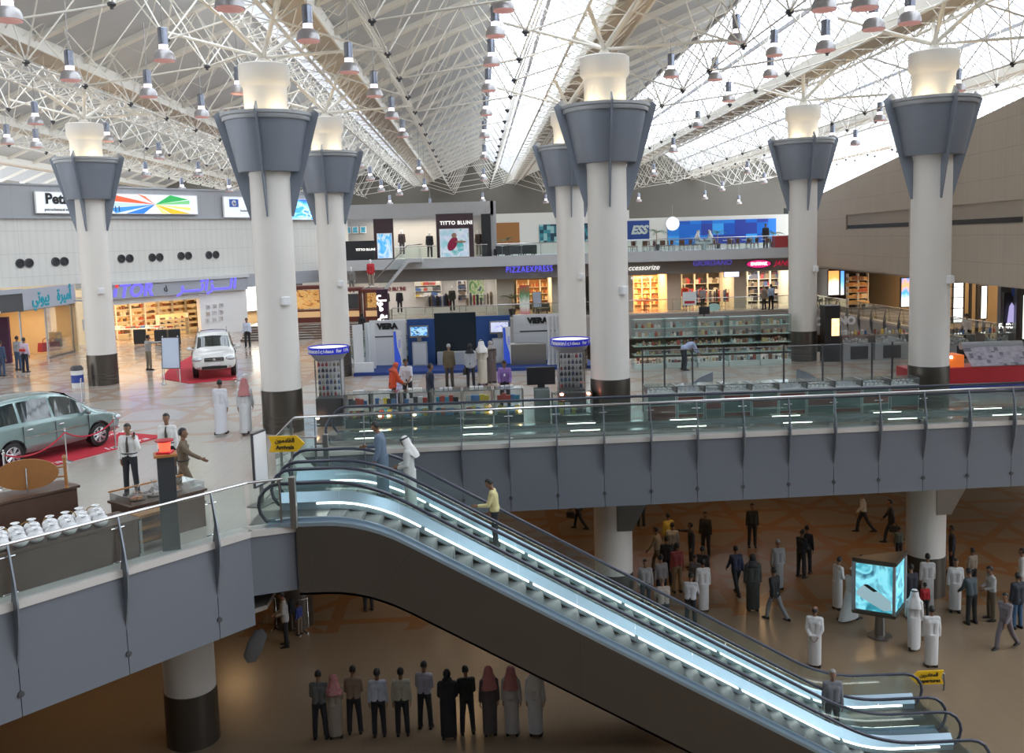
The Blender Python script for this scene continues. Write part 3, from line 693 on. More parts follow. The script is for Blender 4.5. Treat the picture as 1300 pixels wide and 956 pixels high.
# space frame, one per bay
for k in range(2,8):
    fr=MB(); nod=MB(); xc=XC[k]
    ys=[Y0+1+2.15+4.3*i for i in range(29)]
    for i,y in enumerate(ys):
        if y<8 or y>Y1-2: continue
        dt=4 if y>45 else 6; R=.026
        a,b=V((xc+4.1,y,11.75)),V((xc+8.3,y,12.3))
        for p_ in (a,b): nod.ell(p_,(.12,.12,.07),8,5); nod.bar(p_,p_-V((0,0,.12)),.05,6)
        for dy in (-2.15,2.15):
            for ux in (xc+2.6,xc+6.2): fr.bar(a,(ux,y+dy,zdeck(k,ux)-.28),R,dt)
            fr.bar(b,(xc+6.2,y+dy,zdeck(k,xc+6.2)-.28),R,dt); fr.bar(b,(xc+9.6,y+dy,zdeck(k,xc+9.6)-.1),R,dt)
        fr.bar(a,(a.x,y+4.3,a.z),R,dt)
        if i%2: fr.bar(a,b,.032,dt)
        else: fr.bar(V((xc+.7,y,12.85)),a,.032,dt)
        fr.bar(b,V((xc+10.9-.75,y,12.85)),.03,dt)
        # light trusses under each rafter
        yr=y-2.15; top=[(ux,yr,zdeck(k,ux)-.3) for ux in (xc+1.6,xc+3.2,xc+4.8,xc+6.4)]; bot=[(ux,yr,zdeck(k,ux)-1.0) for ux in (xc+2.4,xc+4.0,xc+5.6)]
        if i%2:
            for q in range(3): fr.bar(top[q],bot[q],.018,4); fr.bar(bot[q],top[q+1],.018,4)
    # column line box truss
    n=int((Y1-Y0-10)/2.15); xa,xb,za,zb=xc-.75,xc+.7,12.85,BZ-.02
    fr.bar((xa,Y0+10,za),(xa,Y1,za),.05,6); fr.bar((xb,Y0+10,za),(xb,Y1,za),.05,6)
    for i in range(n):
        y=Y0+10+i*2.15
        if y<14: continue
        y2=y+2.15; ym=y+1.075
        fr.bar((xa,y,za),(xb,y2,za),.02,4); fr.bar((xa,y,za),(xb,y,za),.02,4)
        fr.bar((xa,y,za),(xc+.9,ym,zb+.1),.022,4); fr.bar((xa,y2,za),(xc+.9,ym,zb+.1),.022,4)
        fr.bar((xb,y,za),(xc+1.2,ym,zb+.1),.022,4); fr.bar((xb,y2,za),(xc+1.2,ym,zb+.1),.022,4)
        if i%2: fr.bar((xa,y,za),(xc-1.9,ym,14.9),.02,4); fr.bar((xa,y2,za),(xc-1.9,ym,14.9),.02,4)
        fr.bar((xb,y,za),(xc+2.4,ym,zdeck(k,xc+2.4)-.1),.022,4); fr.bar((xb,y2,za),(xc+2.4,ym,zdeck(k,xc+2.4)-.1),.022,4)
    t=thing('roof_space_frame',['','cream tubular roof truss over the far left of the hall, above the cream wall','cream tubular roof truss between the far left column and the arrivals sign column','cream tubular roof truss over the centre left, above the television booth','cream tubular roof truss right of the middle column','cream tubular roof truss against the bright glass right of the right hand columns','cream tubular roof truss outside the beige right wall'][k-1],'roof truss',(xc,0,12.85),0,'roof truss bays')
    Mo=Matrix.Translation((-xc,0,-12.85)); 
    for mb_,nm,mt in ((fr,'truss_tubes',T['tube']),(nod,'truss_nodes',T['dark'])):
        o=mb_.build(nm,mt,t,smooth=60); o.data.transform(Mo)
# ------------------------------------------------------------------ escalators and moving walkway
TAN=math.tan(rad(30))
def zc(x,xn,drop=-LF,R=.9):
    # height of the step line: flat, 30 degree slope, flat, with rounded ends
    xe=xn+drop/TAN
    def sp(t): 
        if t<=-R: return 0
        if t>=R: return t
        return (t+R)**2/(4*R)
    return -TAN*(sp(x-xn)-sp(x-xe))
def xs_(a,b,st=.3): n=int(abs(b-a)/st)+1; return [a+(b-a)*i/n for i in range(n+1)]
def strip(mb,xs,f,y0,y1,z0,z1,mi=0):
    # band following f(x) between y0,y1 with heights z0,z1 above it (z may be functions of x)
    g0=z0 if callable(z0) else (lambda x:f(x)+z0); g1=z1 if callable(z1) else (lambda x:f(x)+z1)
    vs=[];n=len(xs)
    for x in xs: vs+=[(x,y0,g0(x)),(x,y1,g0(x)),(x,y1,g1(x)),(x,y0,g1(x))]
    fs=[(i*4+j,(i+1)*4+j,(i+1)*4+(j+1)%4,i*4+(j+1)%4) for i in range(n-1) for j in range(4)]+[(0,1,2,3),(n*4-1,n*4-2,n*4-3,n*4-4)]
    mb.add(vs,fs,mi)
STRIPL=emis('escalator_skirt_lamp',(.98,.95,.86),4.2)
EMET=mat('escalator_bronze_cladding',(.125,.108,.09),.38,metal=.7,var=.10,vs=.6)
STEP=mat('ribbed_step_aluminium',(.16,.17,.18),.45,metal=.6,bump=.6,wave=('Y',26))
DECKM=mat('escalator_deck_steel',(.36,.46,.54),.28,metal=.6,var=.03)  # blue tint puts the skylight reflection into the steel's base colour
CHR=mat('walkway_deck_steel',(.55,.56,.56),.2,metal=.9,var=.03)
def escalator(label,y0,y1,xa,xn,near):
    """inner balustrades at y0 (near) and y1 (far)"""
    xe=xn-LF/TAN; xb=xe+2.6; f=lambda x: zc(x,xn); h=.92
    t=thing('escalator',label,'escalator',(xa,(y0+y1)/2,0),0,'pair of escalators'); O=Matrix.Translation((-xa,-(y0+y1)/2,0))
    def B(m,name,mt,**k): m.M=None; o=m.build(name,mt,t,**k); o.data.transform(O); return o
    X=xs_(-4.08 if near else xa-.2,xb,.3)
    def zbot(x): return max(LF+.0, f(x)-1.5) if x<xe+.5 else LF+.0
    ya,yb=y0-.2,y1+.2
    m=MB(); strip(m,X,f,ya,ya+.06,zbot,.02); strip(m,X,f,yb-.06,yb,zbot,.02)
    strip(m,X,f,ya,yb,zbot,lambda x:zbot(x)+.05)
    # lower chamfered keel
    vs=[]; XX=[x for x in X if x<xe-.8]
    for x in XX: vs+=[(x,ya,zbot(x)),(x,ya+.35,zbot(x)-.22),(x,yb-.35,zbot(x)-.22),(x,yb,zbot(x))]
    n=len(XX); 0 and m.add(vs,[(i*4+j,(i+1)*4+j,(i+1)*4+(j+1)%4,i*4+(j+1)%4) for i in range(n-1) for j in range(4)]+[(3,2,1,0),(n*4-4,n*4-3,n*4-2,n*4-1)])
    m.quad((X[0],ya,-1.5),(X[0],yb,-1.5),(X[0],yb,0.02),(X[0],ya,.02))
    B(m,'truss_cladding',EMET,smooth=30)
    m=MB()
    for x in (xn+1.0,): m.add([(x,ya-.012,f(x)-.03),(x-.9,ya-.012,f(x-.9)-1.5),(x-.88,ya-.012,f(x-.9)-1.5),(x+.02,ya-.012,f(x)-.03)],[(0,1,2,3)])
    for x in (xn-1.2,xn+4.6,xn+8.6): m.box(x,x+.015,ya-.006,ya,f(x)-1.45,f(x)-.03)
    B(m,'cladding_seam',T['dark'])
    # balustrade decks, skirts, skirt lamps
    for s,y in ((-1,y0),(1,y1)):
        m=MB(); xd=xs_(xa+.35,xb-.3,.3)
        strip(m,xd,f,min(y,y-s*-.2),max(y,y+s*.2),.02,.10)
        if s>0: strip(m,xd,f,min(y,y-s*.17),max(y,y-s*.17),.02,.22)
        else: strip(m,xd,f,y,y+.07,.02,.16)
        sd=lambda q,z: (y-s*q,z)
        vs=[]
        for x in xd: vs+=[(x,y-s*.2,f(x)+.2),(x,y-s*.012,f(x)+.40),(x,y-s*.012,f(x)+.2)]
        if s>0: m.add(vs,[(i*3+j,i*3+3+j,i*3+3+(j+1)%3,i*3+(j+1)%3) for i in range(len(xd)-1) for j in range(3)])
        B(m,'balustrade_deck',DECKM,smooth=30)
        m=MB(); x=xa+1.2
        while x<xb-2.0:
            strip(m,xs_(x,x+2.35,.3),f,y-(.215 if s>0 else -.095)-.02,y-(.215 if s>0 else -.095)+.02,.155 if s>0 else .12,.185 if s>0 else .14); x+=2.45
        B(m,'skirt_lamp',STRIPL)
        # glass panels
        x=xa+.62; k=0
        while x<xb-.55:
            x2=min(x+1.28,xb-.5); m=MB(); strip(m,xs_(x,x2-.015,.2),f,y-.007,y+.007,.2,h-.03); B(m,'glass_panel',T['gglass']); x+=1.28
        for cx,sg in ((xa+.62,-1),(xb-.5,1)):
            m=MB(); n=10; vs=[];z0=f(cx)
            zc_=z0+.46; r=.43
            for dy in (-.007,.007): vs+=[(cx,y+dy,zc_)]+[(cx+sg*r*math.sin(PI*i/n),y+dy,zc_-r*math.cos(PI*i/n)) for i in range(n+1)]
            k=n+2; m.add(vs,[(0,i,i+1) for i in range(1,n+1)]+[(k,k+i+1,k+i) for i in range(1,n+1)]); B(m,'end_glass',T['gglass'])
        # handrail
        pts=[]
        for i in range(9): a=PI*i/8; pts.append((xa+.62-.47*math.sin(a),y,f(xa+.6)+.46-.47*math.cos(a)))
        pts+= [(x,y,f(x)+.93) for x in xs_(xa+.9,xb-.8,.22)]
        for i in range(9): a=PI*i/8; pts.append((xb-.5+.47*math.sin(a),y,f(xb)+.46+.47*math.cos(a)))
        pts=[(xa+1.0,y,.02)]+pts+[(xb-1.0,y,LF+.02)]
        m=MB(); m.tube(pts,.042,8,up=(0,1,0),sq=.75); B(m,'handrail',T['rub'],smooth=60)
        m=MB(); m.tube([(p[0],p[1],p[2]-.03) for p in pts if p[2]>f(p[0])+.7],.014,6); B(m,'handrail_track',T['chrome'],smooth=60)
    # floor plates
    m=MB(); m.box(xa-.1,xa+1.5,y0+.12,y1-.12,-.03,.02); B(m,'comb_plate',T['steel'])
    m=MB(); m.box(xb-1.6,xb+.1,y0+.12,y1-.12,LF,LF+.02); B(m,'comb_plate',T['steel'])
    # steps
    x=xa+1.5; run=.40
    while x<xb-1.6:
        z=f(x+run*.5); zz=f(x-run*.5)
        m=MB(); m.box(x,x+run-.006,y0+.13,y1-.13,z-.09,z); m.box(x,x+.02,y0+.13,y1-.13,z-.09,max(z,zz)-.02) if zz>z+.02 else None
        m.box(x,x+.03,y0+.13,y1-.13,z,z+.002)
        B(m,'step',STEP); x+=run
    return t
XN=-2.62
escalator('nearer escalator with bright lit skirts and bronze side cladding, descending to the lower floor',20.16,21.46,-5.05,XN,True)
escalator('farther escalator carrying the men up, beside the grey bridge',22.2,23.5,-5.05,XN,False)
# steel end posts with signs
def steel_post(x,y,label,z=1.12):
    m=MB(); m.rbox(-.07,.07,-.07,.07,0,z,.012); o=m.build('steel_post',T['steel']); o.location=(x,y,0); tag(o,label,'post'); return o
steel_post(-4.12,20.0,'square steel post at the end of the near railing beside the escalator')
steel_post(-4.12,24.5,'square steel post behind the far escalator handrail')
# moving walkway along the bridge
def walkway(x0,x1,y0,y1,label):
    t=thing('moving_walkway',label,'moving walkway',(x0,y0,0)); f=lambda x:0; O=Matrix.Translation((-x0,-y0,0))
    def B(m,name,mt,**k): o=m.build(name,mt,t,**k); o.data.transform(O); return o
    m=MB(); m.box(x0+.9,x1,y0+.15,y1-.15,.0,.05); B(m,'tread_belt',STEP)
    m=MB(); m.box(x0-.2,x0+.9,y0+.15,y1-.15,.0,.06); B(m,'comb_plate',T['steel'])
    for s,y in ((-1,y0),(1,y1)):
        m=MB(); m.box(x0+.3,x1,y-.12 if s<0 else y-.2,y+.2 if s<0 else y+.12,0,.15); B(m,'balustrade_deck',CHR)
        m=MB(); x=x0+1
        while x<x1: m.box(x,x+.9,y-s*.15-.012,y-s*.15+.012,.15,.16); x+=3.3
        B(m,'skirt_lamp',STRIPL)  # on the walkway, short glowing bars stand in for glints on the steel
        m=MB(); x=x0+.62
        while x<x1: 
            MBx=MB(); MBx.box(x,x+1.48,y-.007,y+.007,.15,.88); B(MBx,'glass_panel',T['gglass']); x+=1.5
        m=MB(); m.tube([(x0+1.0,y,.03)]+[(x0+.62-.47*math.sin(PI*i/8),y,.46-.47*math.cos(PI*i/8)) for i in range(9)]+[(x1,y,.93)],.042,8,up=(0,1,0),sq=.75); B(m,'handrail',T['rub'],smooth=60)
    return t
walkway(-4.9,33,28.35,29.75,'moving walkway with green glass sides running along the bridge behind the railing')
# ------------------------------------------------------------------ lower level walls and lamps
struct('wall_lower_end',MB().box(-46,46,80,80.4,LF,-1.95),mat('lower_end_wall',(.25,.2,.15),.6,var=.08))
struct('wall_lower_light_block',MB().box(-30,40,47,47.4,LF,-1.95),mat('light_block_brown',(.40,.30,.20),.6,var=.08,vs=.4))  # unseen wall added to keep daylight from the far opening out
struct('wall_lower_left',MB().box(-30,-29.6,-8,84,LF,-1.95),T['cream'])
struct('wall_lower_right',MB().box(40,40.4,-8,84,LF,-1.95),T['cream'])
DL=emis('downlight_lamp',(1,.82,.55),30)
for i,(x,y) in enumerate([(-10.5,24),(-8.2,27.5),(-14,29),(-3,34),(1.5,33),(7.5,34),(11,33.5),(18,33.5),(21,36),(13,38),(6,39),(-2,40),(-9,36),(19,42),(25,34),(-12,36)]):
    o=MB().lathe([(.10,0),(.13,0),(.13,.03),(.10,.03)],16,cap=False).build('downlight',T['chrome'],smooth=40); o.location=(x,y,-1.98)
    t=tag(o,'one of the small round downlights in the ceiling under the floor','ceiling light','downlights under the floor')
    MB().lathe([(.0,.02),(.10,.02)],16,cap=False).build('lamp_disc',DL,o)
# far stairs (brown steps) and tables are with the shops
# ------------------------------------------------------------------ small goods
def proto(mb): return mb
G={}
def gmesh():
    m=MB(); m.rbox(-.5,.5,-.5,.5,0,1,.05); G['box']=m.mesh('boxed_item',T['wpanel'])
    m=MB(); m.lathe([(.5,0),(.5,.55),(.42,.66),(.16,.76),(.16,.95),(.2,.96),(.2,1.0),(0,1.0)],12); G['bottle']=m.mesh('bottle',T['wpanel'],40)
    m=MB(); m.prism([(-.5,0),(.5,0),(.42,.68),(-.42,.68)],-.3,.3,M=Matrix.Rotation(PI/2,4,'X')); m.tube([(-.25,0,.66),(-.2,0,.92),(0,0,1.0),(.2,0,.92),(.25,0,.66)],.035,5); G['bag']=m.mesh('handbag',T['wpanel'],40)
    m=MB(); 
    for i in range(3): m.rbox(-.5+.02*i,.5-.02*i,-.5,.5,i*.33,i*.33+.31,.08)
    G['fold']=m.mesh('folded_clothes',T['wpanel'])
    m=MB(); m.prism([(-.5,0),(.5,0),(.5,.25),(.1,.35),(-.1,.9),(-.45,1),(-.5,.4)],-.18,.18,M=Matrix.Rotation(PI/2,4,'X')); G['shoe']=m.mesh('shoe',T['wpanel'],40)
    m=MB(); m.prism([(-.5,.62),(-.36,1),(-.12,1),(0,.92),(.12,1),(.36,1),(.5,.62),(.36,.55),(.33,.7),(.33,0),(-.33,0),(-.33,.7),(-.36,.55)],-.12,.12,M=Matrix.Rotation(PI/2,4,'X')); m.tube([(-.2,0,.98),(0,0,1.08),(.2,0,.98)],.02,5); G['garment']=m.mesh('hanging_garment',T['wpanel'],40)
    m=MB(); m.rbox(-.5,.5,-.2,.2,0,.12,.03); m.rbox(-.46,.46,-.03,.03,.1,1,.02); m.box(-.4,.4,-.036,-.03,.16,.93); G['frameitem']=m.mesh('framed_display',T['wpanel'])
    m=MB(); m.lathe([(.3,0),(.36,.08),(.1,.2),(.08,.4),(.5,.75),(.45,.95),(.3,1),(0,1)],12); G['stand']=m.mesh('watch_stand',T['wpanel'],50)
gmesh()
PAL={'gift':[(.45,.38,.28),(.2,.11,.07),(.6,.6,.54),(.3,.42,.4),(.35,.1,.07),(.5,.42,.2),(.12,.12,.12),(.4,.28,.2),(.55,.5,.42)],'mix':[(.5,.1,.08),(.75,.7,.6),(.1,.2,.45),(.7,.5,.1),(.12,.12,.13),(.55,.55,.5),(.3,.12,.08),(.8,.8,.78)],
 'brown':[(.25,.11,.05),(.5,.3,.12),(.12,.07,.05),(.7,.6,.45),(.4,.1,.05)],
 'cloth':[(.03,.03,.04),(.4,.05,.06),(.1,.1,.14),(.5,.48,.44),(.2,.15,.1),(.08,.12,.25)],
 'elec':[(.1,.25,.55),(.6,.08,.05),(.75,.6,.05),(.03,.03,.04),(.7,.7,.7),(.05,.35,.55)],
 'white':[(.8,.8,.8),(.7,.72,.75),(.85,.82,.78)],'warm':[(.6,.3,.1),(.7,.45,.2),(.3,.15,.1),(.75,.6,.4),(.5,.12,.05)]}
def goods(kind,pts,size,pal,label,cat,group,rz=0,jit=.25,names={'box':'boxed_item','bottle':'bottle','bag':'handbag','fold':'folded_clothes','shoe':'shoe','garment':'hanging_garment','frameitem':'framed_display','stand':'watch_stand'}):
    for p in pts:
        k=random.choice(kind) if isinstance(kind,(list,tuple)) else kind
        o=link(names[k],G[k],mat_=cm(random.choice(PAL[pal]),.5)); o.location=p; o.rotation_euler=(0,0,rz)
        o.scale=tuple(s*(1+random.uniform(-jit,jit)) for s in size); tag(o,label,cat,group)
def rect(x0,y0,x1,y1,Y):
    a=PY(x0,(y0+y1)/2,Y); b=PY(x1,(y0+y1)/2,Y); c=PY((x0+x1)/2,y1,Y); d=PY((x0+x1)/2,y0,Y)
    return a.x,b.x,c.z,d.z
XF=lambda x,Y: PY(x,350,Y).x
# ------------------------------------------------------------------ pictures on posters and screens (procedural)
def picture(name,cols,seed=0,sc=2.2,em=.8,dirn=None):
    m=mat(name,(.5,.5,.5),.4); nt=m.node_tree; b=nt.nodes['Principled BSDF']; tc=nt.nodes.new('ShaderNodeTexCoord')
    mp=nt.nodes.new('ShaderNodeMapping'); mp.inputs['Location'].default_value=(seed,seed*.7,0); nt.links.new(tc.outputs['Generated'],mp.inputs[0])
    nz=nt.nodes.new('ShaderNodeTexNoise'); nz.inputs['Scale'].default_value=sc; nz.inputs['Detail'].default_value=3; nz.inputs['Distortion'].default_value=1.2; nt.links.new(mp.outputs[0],nz.inputs['Vector'])
    src=nz.outputs['Fac']
    if dirn is not None:
        sp=nt.nodes.new('ShaderNodeSeparateXYZ'); nt.links.new(tc.outputs['Generated'],sp.inputs[0]); src=M_(nt,'MULTIPLY_ADD',nz.outputs['Fac'],.35,M_(nt,'MULTIPLY',sp.outputs[dirn],.65))
    r=nt.nodes.new('ShaderNodeValToRGB'); e=r.color_ramp.elements; n=len(cols)
    lo,hi=(.3,.7) if dirn is None else (.12,.88)
    e[0].position=lo; e[0].color=(*cols[0],1); e[1].position=hi; e[1].color=(*cols[-1],1)
    for i in range(1,n-1): q=e.new(lo+(hi-lo)*i/(n-1)); q.color=(*cols[i],1)
    nt.links.new(src,r.inputs[0]); nt.links.new(r.outputs[0],b.inputs['Base Color'])
    if em: nt.links.new(r.outputs[0],b.inputs['Emission Color']); b.inputs['Emission Strength'].default_value=em
    return m
def board(name,label,cat,F,s0,s1,z0,z1,d,pic,fm='wpanel',th=.15,group=None,fw=.05):
    """flat lit board hung on a wall: frame + picture; F frame (s,d,z)"""
    c=F@V(((s0+s1)/2,d,z0)); t=thing(name,label,cat,c,0,group); M=Matrix.Translation(-c)@F
    m=MB(M)
    m.box(s0,s1,d,d+th,z0,z0+fw); m.box(s0,s1,d,d+th,z1-fw,z1); m.box(s0,s0+fw,d,d+th,z0+fw,z1-fw); m.box(s1-fw,s1,d,d+th,z0+fw,z1-fw)
    m.box(s0+fw,s1-fw,d,d+.03,z0+fw,z1-fw); m.build('frame',T[fm],t)
    m=MB(); m.box(0,s1-s0-2*fw,0,.02,0,z1-z0-2*fw); o=m.build('picture',pic,t); o.matrix_basis=M@Matrix.Translation((s0+fw,d+th-.04,z0+fw))
    return t,M
def txt(name,s,size,m,F,sx_,d,z,parent,rel=None,**k):
    u=F.to_3x3()@V((1,0,0)); p=F@V((sx_,d,z)); 
    M=facing(p,u); 
    if rel is not None: M=Matrix.Translation(-V(rel))@M
    return text(name,s,size,m,M,parent,**k)
# ------------------------------------------------------------------ left wall: billboards and shops
s0,_=lwpx(41,255); s1,_=lwpx(247,262)
mw=picture('white_light_board',[(.75,.8,.85),(.8,.84,.88)],em=.35)
t,M=board('billboard','long white lit billboard with coloured rays on the grey band','billboard',LW,s0,s1,8.45,9.75,.2,mw)
rel=LW@V(((s0+s1)/2,.2,8.45))
txt('lettering','Petro',.85,T['ink'],LW,s0+1.55,.37,9.3,t,rel,bold=.03); txt('lettering','petrochemical industries',.22,T['dark'],LW,s0+1.6,.37,8.68,t,rel); txt('lettering','11',.5,T['dark'],LW,lwpx(145,268)[0],.37,8.75,t,rel)
rc=lwpx(193,262)[0]; rcol=[((.95,.12,.04),1),((.9,.3,.15),1),((.02,.35,.08),2),((.1,.55,.15),2),((.95,.65,.02),3),((.05,.3,.8),0),((.1,.45,.9),0)]
ray_specs=[(-3.3,.62,-2.9,.15,(.85,.13,.05)),(-2.6,.64,-1.9,.45,(.9,.28,.15)),(-1.3,.64,-.7,.5,(.85,.2,.1)),(-3.4,.08,-3.2,-.2,(.55,.75,.95)),(-3.3,-.28,-2.9,-.6,(.05,.3,.75)),(-2.2,-.62,-.9,-.62,(.03,.22,.7)),(1.2,.62,2.6,.35,(.03,.42,.1)),(2.7,.3,2.7,.05,(.2,.6,.25)),(2.75,-.2,2.75,-.4,(.9,.75,.2)),(2.7,-.6,1.2,-.62,(.85,.55,.02)),(1.0,-.62,.5,-.62,(.9,.8,.3))]
for i,(ax,az,bx,bz,c) in enumerate(ray_specs):
    m=MB(Matrix.Translation(-rel)@LW); q=[(rc+ax,.365,9.1+az),(rc+bx,.365,9.1+bz),(rc,.365,9.08)]; m.add(q+[(x,.355,z) for x,y,z in q],[(0,1,2),(5,4,3),(0,3,4,1),(1,4,5,2),(2,5,3,0)]); m.build('colour_ray',emis('ray_%d'%i,c,.6),t)
s0=lwpx(280,262)[0]; t,M=board('billboard','white lit billboard with a small blue square logo on the grey band','billboard',LW,s0,s0+6.4,8.25,9.75,.2,mw)
rel=LW@V((s0+3.2,.2,8.25)); m=MB(Matrix.Translation(-rel)@LW); m.box(s0+.5,s0+1.3,.355,.37,9.0,9.55); m.build('logo',mat('logo_blue',(.03,.08,.28),.4,emit=(.03,.08,.3),es=.4),t)
c=LW@V((s0+.9,.37,9.27))-rel; m=MB(); m.lathe([(.2,0),(.2,.02)],20,M=Matrix.Translation(rel*0)@facing(c,LU)); m.build('logo_disc',T['wpanel'],t)
txt('lettering','hp',.3,mat('logo_ink',(.03,.08,.28),.4),LW,s0+.9,.4,9.28,t,rel,shear=.3)
for j in range(3): txt('lettering','hp business printing'[:20-5*j],.2,T['dark'],LW,s0+3.2,.37,9.5-.2*j,t,rel)
txt('lettering','business computers and printing',.24,mat('grey_ink',(.35,.35,.36),.5),LW,s0+3.0,.37,8.75,t,rel)
s0=lwpx(372,270)[0]; board('billboard','deep blue lit billboard with a glowing swirl, seen between the two left columns','billboard',LW,s0-.6,lwpx(396,270)[0]+.4,8.1,9.7,.2,picture('blue_swirl',[(.02,.1,.5),(.05,.35,.85),(.5,.85,.95),(.03,.15,.6)],3,1.6,.9))
# visitor shop
sa,sb=lwpx(142,400)[0],lwpx(254,400)[0]
wallbox('wall_shop_left',[(sb,13.6,-.3,.05,0,3.05),(sa-.9,sa,-.3,.05,0,3.05),(sa,sb,-.3,.0,2.65,3.05)],T['wpanel'],LW)
wallbox('wall_shop_inner',[(sa-.3,sb+4.3,-5.9,-5.6,0,3.6),(sa-.3,sa,-5.6,-.3,0,3.6),(sb+4,sb+4.3,-5.6,-.3,0,3.6),(13.6,24,-6.3,-6,0,4.2)],T['shopwarm'],LW)
wallbox('ceiling_shop',[(sa-.3,sb+4.3,-5.9,-.3,3.05,3.15),(13.6,24,-6.3,-.3,3.6,3.7)],T['cream'],LW)
wallbox('trim_12',[(sa-.4,13.4,.0,.45,3.05,3.95),(13.4,24.5,.0,.3,3.2,4.15)],T['fasc3'],LW)
wallbox('trim_13',[(sa-.4,13.5,.0,.6,3.95,4.15)],T['slab2'],LW)
t=thing('shop_sign','blue neon shop sign in Latin and Arabic letters over the wide gift shop left','sign',LW@V((7.5,.5,3.2))); rel=LW@V((7.5,.5,3.2))
for ch,px in zip('ViSiTOR',(97,110,119,143,158.5,165.5+0,181)): pass
def sl(x): return lwpx(x,362)[0]
for ch,px in (('T',150.5),('O',166),('R',181.5)): txt('letter',ch,1.2,T['blueneon'],LW,sl(px),.47,3.5,t,rel,shear=.25,bold=.02)
txt('letter','VIS',1.2,T['blueneon'],LW,sl(118),.47,3.5,t,rel,shear=.25,bold=.02)
m=MB(Matrix.Translation(-rel)@LW); a=sl(139.5); m.add([(a-.10,.47,3.22),(a+.06,.47,3.22),(a+.16,.47,3.68),(a,.47,3.68),(a-.10,.52,3.22),(a+.06,.52,3.22),(a+.16,.52,3.68),(a,.52,3.68)],[(3,2,1,0),(4,5,6,7),(0,1,5,4),(1,2,6,5),(2,3,7,6),(3,0,4,7)]); m.build('letter',T['blueneon'],t)
MB(Matrix.Translation(-rel)@LW).ell((a+.17,.5,3.86),.09).build('letter_dot',emis('red_dot',(.9,.03,.03),1.2),t)
txt('letter',AR['visitor'],1.15,T['blueneon'],LW,sl(258),.47,3.55,t,rel,sx=1.25,bold=.012,shear=.2)
txt('logo','d',.6,T['dark'],LW,sl(205),.47,3.5,t,rel,shear=-.2)
# small window pictures on the white panel
for i in range(3):
    for j in range(3):
        x=263.5+i*8.4-.3*j; y=390+j*8.6-(i*1.2); s,z=lwpx(x,y); c=random.choice([(.3,.16,.12),(.55,.35,.25),(.15,.1,.09),(.6,.45,.35)])
        t=board('window_display','one of nine small lit niches in the white panel by the gift shop','display niche',LW,s-.19,s+.19,z-.17,z+.17,.05,picture('niche%d%d'%(i,j),[tuple(q*.5 for q in c),c,(.12,.07,.05)],i+3*j,3,.1),th=.05,group='nine display niches',fw=.04)
# shelves inside the shop
SW=mat('lit_shelf_back',(.85,.60,.30),.6,emit=(1,.66,.28),es=.35)
def shelf_wall(label,F,s0,s1,d,z0,z1,n,rows,kind,pal,size,glabel,ggroup,back=SW,depth=.4,per=6):
    w=(s1-s0)/n
    for i in range(n):
        a=s0+i*w; o=F@V((a+w/2,d,z0)); t=thing('shelf_unit',label,'shelf',o,0,label[:40]+' row'); M=Matrix.Translation(-o)@F
        MB(M).box(a+.06,a+w-.06,d,d+.04,z0,z1).build('back_panel',back,t)
        MB(M).box(a,a+.06,d,d+depth,z0,z1).build('side_panel',T['cream'],t); MB(M).box(a+w-.06,a+w,d,d+depth,z0,z1).build('side_panel',T['cream'],t)
        for r in range(rows):
            z=z0+.25+(z1-z0-.3)*r/rows; MB(M).box(a+.06,a+w-.06,d+.04,d+depth,z-.03,z).build('shelf',T['cream'],t)
            u=F.to_3x3()@V((1,0,0))
            goods(kind,[F@V((a+.12+(w-.24)*(q+.5)/per,d+depth*.6,z)) for q in range(per)],size,pal,glabel,'goods',ggroup,rz=math.atan2(u.y,u.x))
shelf_wall('warmly lit shelf unit along the back of the left gift shop',LW,sa+.1,sb+3.9,-5.55,0,2.9,9,6,['box','bag','fold'],'brown',(.22,.2,.22),'one of the small goods on the lit shelves of the left gift shop','goods in the left gift shop',per=4)
shelf_wall('low lit shelf in the right part of the left gift shop',LW,sb-1.2,sb+1.3,-3.4,0,1.5,1,4,['shoe','box'],'cloth',(.3,.2,.12),'one of the dark shoes on the low lit shelf in the left gift shop','shoes in the left gift shop',per=4)
def table(label,loc,L,W,H,m,rz=0,cat='table',leg='steel'):
    t=thing('display_table',label,cat,loc,rz); MB().rbox(-L/2,L/2,-W/2,W/2,H-.05,H,.01).build('tabletop',T[m],t)
    for x in (-1,1):
        for y in (-1,1): MB().box(x*(L/2-.06)-.025,x*(L/2-.06)+.025,y*(W/2-.06)-.025,y*(W/2-.06)+.025,0,H-.05).build('leg',T[leg],t)
    return t
rzL=math.atan2(LU.y,LU.x)
q=P(174,431); table('white sale table heaped with folded clothes at the mouth of the left gift shop',q,3.4,1.0,.8,'wpanel',0)
goods('fold',[(q.x-1.5+.33*i,q.y+.25*(j-.5),.8) for i in range(10) for j in (0,1)],(.3,.28,.14),'mix','folded item on the white sale table in front of the left gift shop','clothes','folded clothes on the sale table')
q=P(196,437)
def suitcase(x,y,label,h=.75,c=T['black'],rz=0,w=.5):
    t=thing('suitcase',label,'suitcase',(x,y,0),rz); MB().rbox(-w/2,w/2,-.15,.15,.05,h,.04).build('shell',c,t)
    m=MB(); m.tube([(-.1,0,h),(-.1,0,h+.12),(.1,0,h+.12),(.1,0,h)],.014,6); m.build('handle',T['dark'],t)
    for i in (-1,1):
        m=MB(Matrix.Rotation(PI/2,4,'Y')); m.lathe([(.05,-.02),(.05,.02)],10,(-.05,0,i*(w/2-.07))); m.build('wheel',T['ink'],t)
    return t
